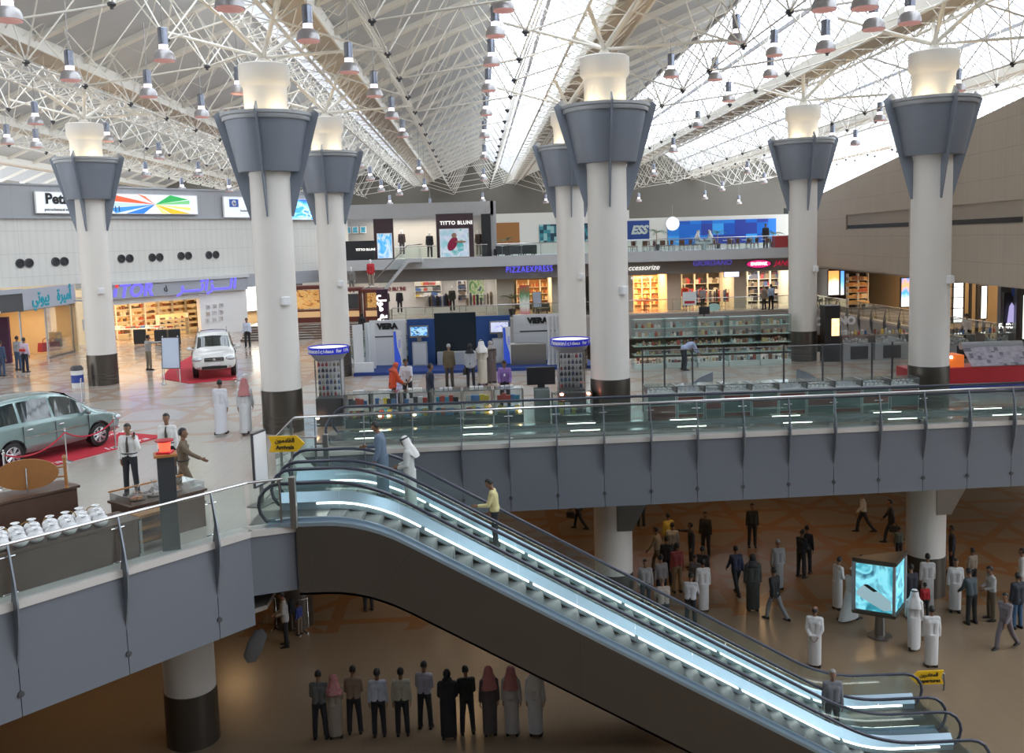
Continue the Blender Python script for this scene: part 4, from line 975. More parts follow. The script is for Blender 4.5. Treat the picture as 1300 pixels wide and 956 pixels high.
suitcase(q.x-.9,q.y,'black suitcase at the mouth of the gift shop, left of the patterned shirt person',1.0,w=.75); suitcase(q.x+.5,q.y-.1,'black suitcase at the mouth of the gift shop, in the middle',.95,w=.8); suitcase(q.x+1.7,q.y-1.2,'black suitcase nearest the white car',1.05,rz=.3,w=.75)
q=P(163,392+24); 
# left shop with the teal sign, facing right
A=P(95,447); B=P(30,464); C2=P(-45,478)
for nm,(p,q) in dict(a=(B,A),b=(C2,B)).items():
    u=(q-p).normalized(); F=frame(p,u); L=(q-p).length
    if nm=='a':
        FA_=F; LA=L
        wallbox('trim_14',[(0,L+.1,-.1,.25,3.0,4.15)],T['fasc3'],F)
        t=thing('shop_sign','teal Arabic lettering on the grey fascia of the shop at far left','sign',F@V((L/2,.3,3.3))); rel=F@V((L/2,.3,3.3))
        txt('letter',AR['amira'],.95,T['teal'],F,L*.78,.27,3.6,t,rel,bold=.02); txt('letter',AR['beauty'],.95,T['teal'],F,L*.32,.27,3.6,t,rel,bold=.02)
        m=MB(F)
        for x in (0,L*.46,L-.05): m.box(x,x+.06,-.05,.03,0,3.0)
        m.box(0,L,-.05,.03,2.94,3.0); m.box(L*.46,L,-.1,.05,0,.12); struct('trim_15',m,T['steel'])
        struct('window_4',MB(F).box(L*.48,L-.06,-.01,.01,.12,2.94),T['sglass'])
        wallbox('wall_shop_corner',[(-.2,L+.6,-5.2,-5,0,3.0),(L+.1,L+.3,-5,.2,0,4.15),(L*.52,L*.54,-5,-3.5,0,3)],T['shopwarm'],F)
        wallbox('ceiling_shop_corner',[(-6,L+.6,-6,-.1,3.0,3.1)],T['cream'],F)
        shelf_wall('white display shelf inside the corner shop at far left',F,L*.42,L*.85,-4.6,0,2.3,2,4,['bag','box'],'cloth',(.28,.2,.26),'one of the bags on the white shelves of the corner shop','goods in the corner shop',back=T['wpanel'],per=4)
        shelf_wall('wooden picture shelf inside the corner shop at far left edge',F,-1.2,L*.18,-4.6,.6,2.1,1,2,['frameitem'],'brown',(.35,.3,.5),'one of the framed items on the shelf in the corner shop at far left','frames in the corner shop',per=5)
        m=MB(F); m.rbox(L*.22,L*.26,-2.4,-1.4,0,2.6,.02); o=m.build('purple_partition',mat('purple_panel',(.07,.01,.06),.5)); tag(o,'tall dark purple display panel standing in the corner shop doorway','partition')
        o=goods('bag',[F@V((L*.7,-.8,.3)),F@V((L*.8,-.7,.3)),F@V((L*.9,-.6,.3))],(.8,.6,.8),'cloth','one of the bags on the floor of the corner shop window','bag','bags in the corner window',rz=1)
    else:
        wallbox('trim_16',[(-2,L,-.1,.3,3.0,3.95)],T['dark'],F); wallbox('trim_17',[(-2,L,-.1,.35,3.95,4.2)],T['fasc3'],F)
        wallbox('wall_shop_end',[(-6,L,-6.2,-6,0,3.0),(-6,-2,-.2,0,0,4.15)],T['shopwarm'],F)
# projecting bracket sign
q=P(128,383,0); s,z=lwpx(112,372)
t=thing('bracket_sign','curved grey bracket sign projecting beside the far left column','sign',(-22.6,57.0,2.2)); m=MB(); m.tube([(-1.4,0,1.05),(-.6,0,1.0),(.1,0,.7),(.35,0,.1),(.3,0,-.3)],.05,8); m.build('arm',T['fasc3'],t)
m=MB(); m.rbox(-1.0,.3,-.04,.04,-.75,-.1,.02); m.build('sign_plate',T['slab2'],t)
# ------------------------------------------------------------------ far shopfronts
YS=77.0; ZU=4.8
FF=frame((0,YS,0),(1,0,0))
def xs(px): return XF(px,YS)
# party walls, back wall, fascia, upper slab
m=MB()
for a,b in ((432,438),(630,652),(846,863),(931,946),(1006,1012),(700,712),(795,803)): m.box(xs(a),xs(b),YS-.2,YS+8,0,3.1)
m.box(xs(360),45,YS+8,YS+8.3,0,3.1)
struct('wall_shops_far',m,T['cream'])
struct('ceiling_shops',MB().box(xs(425),45,YS-1.5,YS+8,3.0,3.1),T['cream'])
struct('trim_18',MB().box(xs(425),45,YS-1.8,YS-1.5,3.0,4.25).box(xs(425),45,YS-1.5,YS-.2,3.0,3.05),T['fasc2'])
struct('floor_gallery',MB().prism([(xs(425),73.9),(30,73.9),(30,87),(xs(425),87)],4.25,4.8),T['slab2'])
struct('trim_19',MB().box(xs(425),30,73.75,73.95,4.05,4.85),T['slab2'])
# lower titto shop
wl=struct('wall_shop_mid',MB().box(xs(436),xs(632),YS+4,YS+4.2,0,3.1),T['wpanel'])
T['neon2']=emis('violet_neon_letter',(.13,.12,.9),.9); T['white2']=emis('soft_white_letter',(.95,.93,.88),.8)
def sign_text(name,label,s,size,m,px,py,Y,**k):
    p=PY(px,py,Y); t=thing(name,label,'sign',p); M=facing(V((0,-.02,0)),(1,0,0)); text('letter',s,size,m,M,t,**k); return t
sign_text('shop_sign','dark red shop name letters on the white wall of the lower clothing shop','TITTO BLUNI',.40,mat('dark_red_letter',(.16,.02,.04),.5),497,367,YS+3.9,bold=.02)
sign_text('shop_sign','blue neon pizza restaurant sign on the far grey fascia','PIZZAEXPRESS',.66,T['neon2'],672,342,YS-1.83,sx=.8,sp=1.12)
sign_text('shop_sign','cream handwritten style sign right of the large middle column','accessorize',.60,T['white2'],815,340,YS-1.83,shear=.3)
sign_text('shop_sign','small white lettering inside the orange accessories shop','accessorize',.40,T['white2'],815,352,YS-.3)
sign_text('shop_sign','dim violet neon sign on the far grey fascia above the dark clothing shop','GIORDANO',.58,mat('dim_violet',(.12,.1,.5),.5,emit=(.12,.1,.6),es=.5),904,334,YS-1.83,shear=.15)
sign_text('shop_sign','small red and white script sign at the right end of the far fascia','JANSPORT',.55,mat('crimson_letter',(.5,.02,.06),.5,emit=(.6,.02,.08),es=.5),1003,334,YS-1.83,shear=.35)
t=thing('shop_sign','magenta oval sign with white letters on the far fascia','sign',PY(963,335,YS-1.85)); m=MB(Matrix.Rotation(PI/2,4,'X')); m.lathe([(1,0),(1,.06)],28,sx=1.02,sy=.36); m.build('rim',T['ink'],t); m=MB(Matrix.Translation((0,-.07,0))@Matrix.Rotation(PI/2,4,'X')); m.lathe([(1,0),(1,.03)],28,sx=.97,sy=.31); m.build('oval',mat('magenta',(.5,.02,.15),.4,emit=(.7,.03,.2),es=.7),t)
text('letter','EASTPAK',.33,T['whitelit'],facing(V((0,-.11,0)),(1,0,0)),t,bold=.015)
t,_=board('light_sign','small bright blue and white lit sign hanging in the clothing shop doorway','sign',frame((0,YS-.3,0),(1,0,0)),xs(917),xs(937),2.5,3.0,.0,picture('blue_white',[(.1,.15,.9),(.9,.95,1),(.2,.3,.95)],5,4,1.5))
def mannequin(label,loc,top,bottom,rz=PI,h=1.0,pose='stand'):
    t=thing('mannequin',label,'mannequin',loc,rz); t.scale=(h,h,h)
    link('figure',body_mesh(pose),t,mat_=T['wpanel']); link('jacket',cloth('jacket',pose),t,mat_=cm(top)); link('trousers',cloth('trousers',pose),t,mat_=cm(bottom))
    MB().lathe([(.2,-.06),(.2,-.045),(.02,-.04)],14).build('stand_plate',T['steel'],t); return t
def ground(px,py): return P(px,py)
for px,c,l in ((489,(.03,.03,.04),'left of the dark suit mannequins in the lower clothing window'),(506,(.035,.035,.05),'right of the dark suit mannequins in the lower clothing window')): mannequin(l,(XF(px,YS+1),YS+1,.35),c,c,h=1.12)
mannequin('mannequin in a dark jacket over a yellow green shirt in the lower clothing window',(XF(573,YS+1),YS+1,.35),(.05,.06,.05),(.03,.03,.03),h=1.15)
mannequin('mannequin with red top and blue trousers in the window of the dark clothing shop',(XF(869,YS+.6),YS+.6,.06),(.5,.06,.03),(.05,.1,.2),h=1.1)
mannequin('mannequin in a red shirt with grey trousers on a tall dark plinth',(XF(471,71.3),71.3,2.9),(.5,.03,.04),(.33,.28,.22),h=1.15)
mannequin('mannequin in a grey suit on a tall dark plinth behind the brown stalls',(XF(446,71.3),71.3,2.45),(.2,.19,.18),(.2,.19,.18),h=1.1)
def rack(label,px0,px1,Y,z,glabel,ggroup,pal='cloth',n=14,kind='garment',size=(.28,.5,.9)):
    x0,x1=XF(px0,Y),XF(px1,Y); t=thing('clothes_rail',label,'clothes rail',((x0+x1)/2,Y,z)); L=(x1-x0)/2; m=MB(); m.tube([(-L,0,0),(-L,0,1.35),(L,0,1.35),(L,0,0)],.025,8); m.build('rail',T['chrome'],t); m=MB(); m.box(-L-.02,-L+.02,-.3,.3,0,.04); m.box(L-.02,L+.02,-.3,.3,0,.04); m.build('foot',T['chrome'],t)
    goods(kind,[(x0+.15+(x1-x0-.3)*i/(n-1),Y,z+.4) for i in range(n)],size,pal,glabel,'clothes',ggroup,rz=1.2)
rack('long clothes rail in the middle of the lower clothing shop',538,572,YS+1.5,.3,'one of the shirts hanging on the long rail of the lower clothing shop','shirts on the long rail')
rack('clothes rail at the right of the lower clothing shop',590,625,YS+1.6,.3,'one of the garments hanging at the right of the lower clothing shop','garments at the right rail',n=8)
rack('clothes rail inside the dark clothing shop',880,915,YS+2,.0,'one of the red and dark garments in the dark clothing shop','garments in the dark shop',n=12)
rack('second clothes rail inside the dark clothing shop doorway',917,930,YS+1.5,.0,'one of the crimson garments by the small lit sign','garments by the lit sign',n=5)
shelf_wall('wall shelf of folded clothes in the lower clothing shop',FF,xs(528),xs(556),3.6-.0,1.1,2.9,1,4,['fold','box'],'mix',(.4,.3,.25),'one of the coloured folded clothes on the wall shelf of the lower clothing shop','folded clothes lower shop',back=T['wpanel'],per=6) if False else None
FB=frame((0,YS+3.9,0),(1,0,0))
def shelf_px(label,px0,px1,Y,z0,z1,n,rows,kind,pal,size,gl,gg,back,per):
    shelf_wall(label,frame((0,Y,0),(1,0,0)),XF(px0,Y),XF(px1,Y),0,z0,z1,n,rows,kind,pal,size,gl,gg,back,per=per)
T['dshop']=mat('dark_shop_wall',(.05,.042,.038),.7,var=.1)
shelf_px('wall shelf of bags and folded clothes in the lower clothing shop',526,560,YS+3.4,1.3,3.0,1,3,['fold','bag'],'mix',(.5,.3,.3),'one of the red and black items on the wall shelf of the lower clothing shop','shelf items lower shop',T['wpanel'],6)
shelf_px('wall shelf of rolled garments in the lower clothing shop',580,592,YS+3.4,.9,3.0,1,4,['fold'],'cloth',(.3,.3,.25),'one of the folded garments on the narrow wall shelf','narrow shelf items',T['wpanel'],4)
shelf_px('back shelf of the orange accessories shop',803,846,YS+4,.0,2.7,4,5,['bag','bottle','box'],'warm',(.28,.2,.3),'one of the accessories on the back shelves of the orange shop','goods in the orange shop',T['shopwarm'],5)
shelf_px('back shelf of the bag shop at the right end',947,1005,YS+4,.0,2.8,4,4,['bag'],'cloth',(.5,.3,.5),'one of the bags hung on the back wall of the bag shop','bags in the bag shop',T['dshop'],4)
shelf_px('back shelf of the dark clothing shop',864,930,YS+4.5,.0,2.7,4,3,['fold','garment'],'cloth',(.4,.3,.4),'one of the clothes on the back wall of the dark clothing shop','clothes in the dark shop',T['dshop'],4)
shelf_px('bar shelf at the back of the pizza restaurant',655,700,YS+5,.6,2.6,3,3,['bottle'],'warm',(.12,.12,.35),'one of the bottles on the bar shelf of the pizza restaurant','bottles in the restaurant',T['oak'],6)
# landscape poster in lower shop
board('poster','green poster of a couple outdoors in the lower clothing shop','poster',FB,XF(594,YS+3.9),XF(615,YS+3.9),.9,3.0,-.05+.0,picture('green_couple',[(.03,.12,.05),(.2,.35,.15),(.5,.55,.35),(.05,.1,.12)],2,3,.15))
# pizza restaurant front
def palm(label,loc,h=1.6,n=9,r=.8,s=1.0,seed=1):
    rn=random.Random(seed); t=thing('potted_palm',label,'plant',loc); MB().lathe([(.18*s,0),(.25*s,.42*s),(.27*s,.45*s),(.22*s,.43*s),(0,.40*s)],14).build('pot',T['pot'],t,smooth=50)
    m=MB(); m.tube([(0,0,.4*s),(.03,0,h*.4),(0,.02,h*.6)],[.04*s,.03*s,.02*s],6); m.build('stem',T['oak'],t)
    for k in range(n):
        a=2*PI*k/n+rn.uniform(-.2,.2); el=rn.uniform(.35,1.2); L=r*rn.uniform(.8,1.15); m=MB(); pts=[]
        for i in range(7):
            q=i/6; pts.append(V((math.cos(a)*L*q*math.cos(el*(1-.3*q)),math.sin(a)*L*q*math.cos(el*(1-.3*q)),h*.5+L*q*math.sin(el)-L*.6*q*q)))
        m.tube(pts,.008,4); sd=V((-math.sin(a),math.cos(a),0))
        for i in range(1,7):
            w=.22*r*math.sin(PI*(i/6)*.85+.25)
            for sg in (-1,1):
                p=pts[i]; e=p+sd*sg*w+(pts[i]-pts[i-1]).normalized()*w*.6-V((0,0,w*.35)); d=(pts[i]-pts[i-1])*.45
                m.add([p-d*.5,p+d*.5,e+V((0,0,.004)),e],[(0,1,2),(0,2,3)])
        m.build('frond',T['leaf'],t)
    return t
for px,zt,l in ((446,2.45,'grey suit'),(471,2.9,'red shirt')):
    o=MB().rbox(-.45,.45,-.4,.4,0,zt-.06,.02).build('display_plinth',T['dark']); o.location=(XF(px,71.3),71.3,0); tag(o,'tall dark plinth under the mannequin in the %s'%l,'plinth')
palm('tall potted palm beside the pizza restaurant entrance',(XF(649,76),76.0,0),2.6,11,1.2,1.2,3)
palm('large leafy plant inside the pizza restaurant',(XF(678,79),79,0),2.4,13,1.0,1.2,4)
t=thing('banner_stand','tall red and green roll up banner in front of the pizza restaurant','banner',(XF(665,75.6),75.6,0)); MB().box(-.42,.42,-.1,.1,0,.08).build('base',T['steel'],t); MB().box(-.4,.4,-.01,.01,.08,2.45).build('banner_sheet',picture('pizza_banner',[(.6,.03,.05),(.8,.8,.75),(.1,.25,.12),(.6,.02,.04)],9,2,.2,dirn=2),t)
def easel(label,x,y,rz=0,s=1.0,z=0):
    t=thing('sign_easel',label,'sign stand',(x,y,z),rz); t.scale=(s,s,s)
    for k in (-1,1): MB().bar((k*.3,0,0),(k*.28,.06,1.75),.018,8).build('leg',T['chrome'],t)
    MB().bar((0,.6,0),(0,.08,1.4),.015,8).build('leg',T['chrome'],t)
    m=MB(Matrix.Translation((0,-.03,.55))@Matrix.Rotation(-.06,4,'X')); m.box(-.34,.34,0,.03,0,1.15); m.build('board_frame',T['dark'],t)
    m=MB(Matrix.Translation((0,-.035,.55))@Matrix.Rotation(-.06,4,'X')); m.box(-.31,.31,-.004,0,.03,1.12); m.build('board_face',mat('poster_paper',(.55,.63,.78),.4,var=.03),t); return t
easel('white menu board on an easel in front of the pizza restaurant',XF(681,75.8),75.8,.3,1.1)
# awaiting sofas in restaurant
def armchair(label,loc,rz,m,group=None,w=.9):
    t=thing('armchair',label,'chair',loc,rz,group); MB().rbox(-w/2+.12,w/2-.12,-.4,.32,.15,.45,.03).build('seat',m,t); MB().rbox(-w/2,w/2,.25,.45,.15,.85,.04).build('backrest',m,t)
    for k in (-1,1): MB().rbox(k*(w/2-.06)-.07,k*(w/2-.06)+.07,-.4,.3,.1,.6,.03).build('armrest',m,t)
    for x in (-.35,.35):
        for y in (-.33,.35): MB().box(x-.03,x+.03,y-.03,y+.03,0,.15).build('leg',T['ink'],t)
    return t
sof_=mat('grey_sofa',(.10,.10,.09),.8,bump=.2)
armchair('grey sofa in the window of the pizza restaurant',(XF(688,77.6),77.6,0),0,sof_,w=1.2)
# round table in orange shop
t=thing('round_table','round orange table in the orange accessories shop','table',(XF(818,YS+.8),YS+.8,0)); MB().lathe([(.8,.72),(.85,.75),(.85,.78),(0,.78)],24).build('tabletop',T['oak'],t); MB().lathe([(.3,0),(.3,.04),(.05,.06),(.05,.72)],14).build('pedestal',T['oak'],t)
goods('bag',[(XF(818,YS+.8)+.35*math.cos(a),YS+.8+.35*math.sin(a),.78) for a in (0,1.3,2.6,3.9,5.2)],(.3,.2,.3),'warm','one of the bags on the round orange table','bag','bags on the round table')
# ------------------------------------------------------------------ upper gallery (level 4.9)
YU=76.2; FU=frame((0,YU,0),(1,0,0))
struct('wall_upper_shops',MB().box(XF(430,YU),XF(629,YU),YU+3,YU+3.3,ZU,9.2).box(XF(430,YU),XF(629,YU),YU-.1,YU+.2,8.1,9.2).box(XF(625,YU),XF(632,YU),YU-.1,84,ZU,9.2),T['gwall'])
board('poster_wall','dark brown panel with a small square logo above a lit sports poster, upper shop','display panel',FU,XF(477,YU),XF(502,YU),ZU,8.05,0,mat('dark_brown_panel',(.05,.025,.03),.5,var=.04),fm='dark')
board('poster','blue lit poster of a person leaping in white, upper shop left','poster',frame((0,YU-.2,0),(1,0,0)),XF(481,YU),XF(500,YU),ZU+.1,6.9,0,picture('leap',[(.05,.35,.85),(.1,.5,.9),(.7,.8,.85),(.1,.45,.9)],12,2,.3))
board('poster_wall','large dark brown panel behind the poster of the person in a red vest','display panel',FU,XF(556,YU),XF(603,YU),ZU,8.3,0,mat('dark_brown_panel_b',(.055,.028,.035),.5,var=.04),fm='dark')
t,_=board('poster','poster of a person in a red vest climbing on pale rocks, upper shop','poster',frame((0,YU-.2,0),(1,0,0)),XF(560,YU),XF(597,YU),ZU+.05,7.1,0,picture('climb',[(.1,.45,.45),(.75,.8,.85),(.6,.68,.8),(.3,.6,.65)],21,2.4,.15))
m=MB(); m.ell((0,-.17,0),(.34,.02,.6),10,8,M=Matrix.Translation((-.15,0,1.05))@Matrix.Rotation(.5,4,'Y')); m.build('figure',mat('vest_red',(.30,.01,.05),.5),t)
m=MB(); m.ell((0,-.19,1.72),(.2,.03,.2),10,8); m.ell((.5,-.19,1.2),(.45,.02,.09),10,6); m.build('figure_head',T['skinB'],t)
sign_text('shop_sign','white shop name on the large dark brown panel of the upper shop','TITTO BLUNI',.40,T['white2'],579,283,YU-.2,bold=.012,sp=1.1)
sign_text('shop_sign','small grey shop name on the dark low counter of the upper shop','TITTO BLUNI',.26,T['whitelit'],464,317,YU-.3)
struct('trim_20',MB().box(XF(436,YU),XF(477,YU),YU-.25,YU,ZU,6.35),T['ink'])
struct('trim_21',MB().box(XF(613,YU),XF(625,YU),YU-.3,YU,ZU,8.2),T['ink'])
for i,px in enumerate((445,454,464)): board('picture','one of three small square blue pictures on the grey wall of the upper shop','picture',frame((0,YU+2.9,0),(1,0,0)),XF(px-3.8,YU+3),XF(px+3.6,YU+3),7.0,7.55,-.1,picture('sea%d'%i,[(.02,.15,.35),(.05,.35,.5),(.3,.5,.55)],i*3+1,2.5,.1),group='three small blue pictures')
mannequin('mannequin in a dark jacket with an orange front in the upper shop window',(XF(512,YU+1),YU+1,ZU+.3),(.06,.04,.04),(.05,.05,.06),h=1.15)
mannequin('mannequin in a black suit in the upper shop, left of the large poster',(XF(547,YU+.6),YU+.6,ZU),(.015,.015,.02),(.015,.015,.02),h=1.2)
mannequin('mannequin in a brown jacket in the upper shop, right of the large poster',(XF(609,YU+.4),YU+.4,ZU+.1),(.10,.07,.05),(.25,.2,.15),h=1.15)
def urail(label,x0,x1,group=None): return balustrade(label,[(x0,73.85),(x1,73.85)],1.5,.4,bl=False,pm='steel',z=4.8,rz=.98)
urail('glass railing along the upper gallery in front of the blue tiled cafe',XF(632,74),29.5)
urail('short glass railing of the upper shop at the stair head',XF(503,74),XF(556,74))
urail('very short glass railing right of the large brown panel of the upper shop',XF(604,74),XF(620,74))
YB=84.0; FG=frame((0,YB,0),(1,0,0))
struct('wall_gallery',MB().box(XF(632,YB),XF(800,YB),YB,YB+.3,ZU,8.4).box(XF(800,YB),30,YB,YB+.3,ZU,7.65),T['cream'])
gp=mat('orange_brown_panel',(.34,.14,.035),.5,var=.05)
def panel(label,px0,px1,z0,z1,m,Y=YB,nm='wall_panel'):
    o=MB().box(XF(px0,Y),XF(px1,Y),Y-.08,Y-.005,z0,z1).build(nm,m); tag(o,label,'wall panel'); return o
panel('orange brown wall panel at the left end of the upper cafe',632,661,ZU+.9,7.6,gp)
def tiles(name,cols,scale):
    m=mat(name,cols[0],.35); nt=m.node_tree; b=nt.nodes['Principled BSDF']; g=nt.nodes.new('ShaderNodeNewGeometry'); mp=nt.nodes.new('ShaderNodeVectorMath'); mp.operation='SCALE'; mp.inputs['Scale'].default_value=scale; nt.links.new(g.outputs['Position'],mp.inputs[0])
    fl_=nt.nodes.new('ShaderNodeVectorMath'); fl_.operation='FLOOR'; nt.links.new(mp.outputs[0],fl_.inputs[0]); wn=nt.nodes.new('ShaderNodeTexWhiteNoise'); nt.links.new(fl_.outputs[0],wn.inputs['Vector'])
    r=nt.nodes.new('ShaderNodeValToRGB'); r.color_ramp.interpolation='CONSTANT'; e=r.color_ramp.elements; n=len(cols); e[0].color=(*cols[0],1); e[1].position=1/n; e[1].color=(*cols[1],1)
    for i in range(2,n): q=e.new(i/n); q.color=(*cols[i],1)
    nt.links.new(wn.outputs['Value'],r.inputs[0]); nt.links.new(r.outputs[0],b.inputs['Base Color']); return m
panel('teal and white patterned wall panel behind the middle columns',686,760,5.8,7.35,tiles('teal_mosaic',[(.03,.15,.18),(.3,.5,.48),(.05,.25,.28),(.02,.05,.08)],3.2))
o=panel('dark blue wall panel with pale brush writing right of the large middle column',795,825,5.8,7.45,mat('navy_panel',(.015,.05,.22),.5,var=.05))
text('lettering','ESS',1.0,mat('pale_brush',(.5,.55,.5),.6),facing(V((XF(812,YB-.1),YB-.1,6.6)),(1,0,0)),o,shear=.3,bold=.05)
panel('wall of large blue square tiles behind the upper cafe',848,985,ZU+.4,7.3,tiles('blue_tiles',[(.01,.10,.5),(.02,.22,.7),(.05,.38,.85),(.03,.06,.35),(.01,.15,.6)],1.0))
t=thing('round_sign','round white glowing sign hanging over the upper cafe','sign',PY(853.5,284,82)); MB(Matrix.Rotation(PI/2,4,'X')).lathe([(.62,0),(.62,.1),(.58,.12)],26).build('rim',T['wpanel'],t); MB(Matrix.Translation((0,-.125,0))@Matrix.Rotation(PI/2,4,'X')).lathe([(.55,0),(0,.01)],26,cap=False).build('face',emis('white_face',(.85,.92,1),1.3),t); MB().bar((0,-.05,.6),(0,-.05,1.6),.02,6).build('hanger',T['steel'],t)
# cafe furniture
def chair_proto(label,m,group):
    t=thing('cafe_chair',label,'chair',(0,0,0),0,group); MB().rbox(-.22,.22,-.22,.22,.42,.46,.02).build('seat',m,t); MB(Matrix.Translation((0,.2,.46))@Matrix.Rotation(-.12,4,'X')).rbox(-.21,.21,0,.03,.05,.42,.01).build('backrest',m,t)
    for x in (-1,1):
        for y in (-1,1): MB().bar((x*.2,y*.2,0),(x*.17,y*.17,.43),.014,6).build('leg',T['chrome'],t)
    return t
gl='brown cafe chair at a small table behind the upper gallery railing'
c0=chair_proto(gl,mat('chair_brown',(.16,.06,.035),.5,var=.1),'brown cafe chairs on the upper gallery'); ch=kids(c0)
tb=thing('cafe_table','small round cafe table behind the upper gallery railing','table',(0,0,0),0,'small cafe tables on the upper gallery'); MB().lathe([(.38,.70),(.38,.73),(0,.73)],18).build('tabletop',T['wpanel'],tb); MB().lathe([(.22,0),(.22,.03),(.03,.05),(.03,.70)],12).build('pedestal',T['chrome'],tb); tch=kids(tb)
k=0
def setc(o,first,x,y,rz,chl):
    if first: o.location=(x,y,ZU); o.rotation_euler=(0,0,rz)
    else: copy_tree(o,(x,y,ZU),rz,ch=chl)
first=True
for px in [768,792,818,840,864,894,924,948,972]:
    for y in ((75.4,78.4) if px!=894 else (74.85,78.4)):
        x=XF(px,y); setc(tb,first,x,y,0,tch)
        for a in ((rad(20),rad(160),rad(265)) if not(px==894 and y<75) else ()):
            setc(c0,first,x+.75*math.cos(a),y+.75*math.sin(a),a-PI/2,ch); first=False
blk=mat('black_leather',(.02,.02,.022),.4,bump=.1)
for px,l in ((638,'leftmost black leather armchair on the upper gallery'),(655,'second black leather armchair on the upper gallery'),(672,'black leather armchair beside the pale wall of the upper gallery')): armchair(l,(XF(px,75.5),75.5,ZU),PI+.2,blk,w=1.15)
palm('potted palm on the upper gallery at its left end',(XF(645,80),80,ZU),2.4,9,1.0,1.1,6); palm('tall potted palm right of the brush writing panel on the upper gallery',(XF(834,80),80,ZU),3.0,11,1.1,1.2,7); palm('potted palm in front of the blue tile wall',(XF(911,81),81,ZU),2.6,10,.9,1.1,8); palm('bushy plant at the right end of the blue tile wall',(XF(982,79),79,ZU),2.2,11,1.2,1.2,9)
o=MB().rbox(XF(982,75.5),XF(1006,75.5),75,76,ZU,ZU+.95,.03).build('red_planter',T['red']); tag(o,'long red planter box at the right end of the upper gallery','planter')
t=board('television','black television on a bracket high at the right end of the upper gallery','television',FG,XF(999,YB),XF(1008,YB),7.1,8.2,-.9,T['ink'],fm='black')
# stair from the gallery down to the left
t=thing('staircase','grey open staircase with glass railing climbing to the upper shop','stairs',(0,0,0)); x1=XF(520,73.2); x0=XF(482,73.2)
m=MB()
n=14
for i in range(n): 
    a=x0+(x1-x0)*i/n; z=2.1+(4.9-2.1)*(i+1)/n; MB().box(a,a+.3,72.2,73.6,z-.05,z).build('stair_tread',T['slab2'],t)
m=MB(); m.add([(x0-.1,72.15,1.8),(x1,72.15,4.55),(x1,72.15,4.9),(x0-.1,72.15,2.15),(x0-.1,72.1,1.8),(x1,72.1,4.55),(x1,72.1,4.9),(x0-.1,72.1,2.15)],[(0,1,2,3),(7,6,5,4),(0,4,5,1),(1,5,6,2),(2,6,7,3),(3,7,4,0)]); m.build('stringer',T['slab2'],t)
m=MB(); m.box(x1,XF(537,73),72.1,73.8,4.6,4.9); m.build('landing',T['slab2'],t)
m=MB(); m.tube([(x0-1.4,72.1,2.2),(x1,72.1,5.9),(XF(537,73),72.1,5.95),(XF(537,73),73.8,5.95)],.035,8); m.build('handrail',T['chrome'],t,smooth=40)
m=MB(); m.add([(x0,72.12,2.3),(x1,72.12,5.0),(x1,72.12,5.85),(x0,72.12,3.1)],[(0,1,2,3)]); m.add([(x1,72.12,5.0),(XF(537,73),72.12,5.0),(XF(537,73),72.12,5.9),(x1,72.12,5.88)],[(0,1,2,3)]); m.build('glass_panel',T['gglass'],t)
# ------------------------------------------------------------------ brown stalls and steps left of the opening
m=MB()
for i in range(6): m.box(-19.5,-7.2,62-.4*i+0,68,0+.12*0,.12*(6-i)) if False else m.box(-15.6,-7.0,62.0+.45*i,69,.13*i,.13*(i+1))
o=struct('floor_steps',m,[T['floor']])
m=MB()
for i in range(6): m.box(-15.6,-7.0,61.97+.45*i,62.0+.45*i,.13*i,.13*i+.085)
struct('trim_22',m,mat('step_riser_dark',(.10,.07,.06),.5))
def stall(label,x,y,w,h,z,gold=True):
    t=thing('stall',label,'stall',(x,y,z)); wd=mat('stall_red_wood',(.13,.028,.018),.35,var=.2)
    MB().rbox(-w/2,w/2,-.6,.6,0,.85,.03).build('counter',wd,t)
    for a in (-1,1): MB().box(a*(w/2-.08)-.07,a*(w/2-.08)+.07,-.6,.5,.85,h).build('post',wd,t)
    MB().rbox(-w/2-.15,w/2+.15,-.75,.65,h,h+.25,.05).build('roof',wd,t)
    if gold: MB().box(-w/2+.18,w/2-.18,.3,.36,.9,h-.08).build('lit_back',picture('gold_lit',[(.10,.04,.02),(.7,.32,.08),(.9,.55,.2),(.12,.05,.02)],x,5,.45),t)
    MB().box(-w/2+.15,w/2-.15,-.62,-.58,.35,.75).build('lit_front',emis('amber_front',(1,.62,.3),.25),t)
    return t
stall('dark red wooden stall with golden lit display between the two left columns',XF(382,66.5),66.5,2.9,2.3,.78); stall('dark red wooden stall right of the second left column',XF(446,66),66,1.3,2.1,.78,False); stall('small dark red stall with amber lit window beside the brown pylon',XF(472,65.6),65.6,1.2,2.0,.78)
t=thing('pylon_sign','tall dark pylon with vertical white Arabic lettering','sign',(XF(484,58),58,0)); MB().rbox(-.35,.35,-.12,.12,0,3.3,.02).build('pylon',mat('pylon_plum',(.045,.015,.035),.4),t)
text('letter',AR['mall'],.6,T['whitelit'],facing(V((0,-.15,1.75)),(1,0,0))@Matrix.Rotation(-PI/2,4,'Z'),t,bold=.02)
# bright windows seen between the left columns
struct('wall_left_end',MB(LW).box(13.6,24,-6.35,-6.3,0,4.2),T['cream'])
F2=LW
board('window_display','bright tall window with pale frames seen between the two left columns','window display',LW,lwpx(375,380)[0],lwpx(398,380)[0]+1,.9,3.2,-5.9,picture('bright_outside',[(.6,.75,.7),(.95,.98,1),(.85,.9,.85)],4,5,1.4),fm='steel')
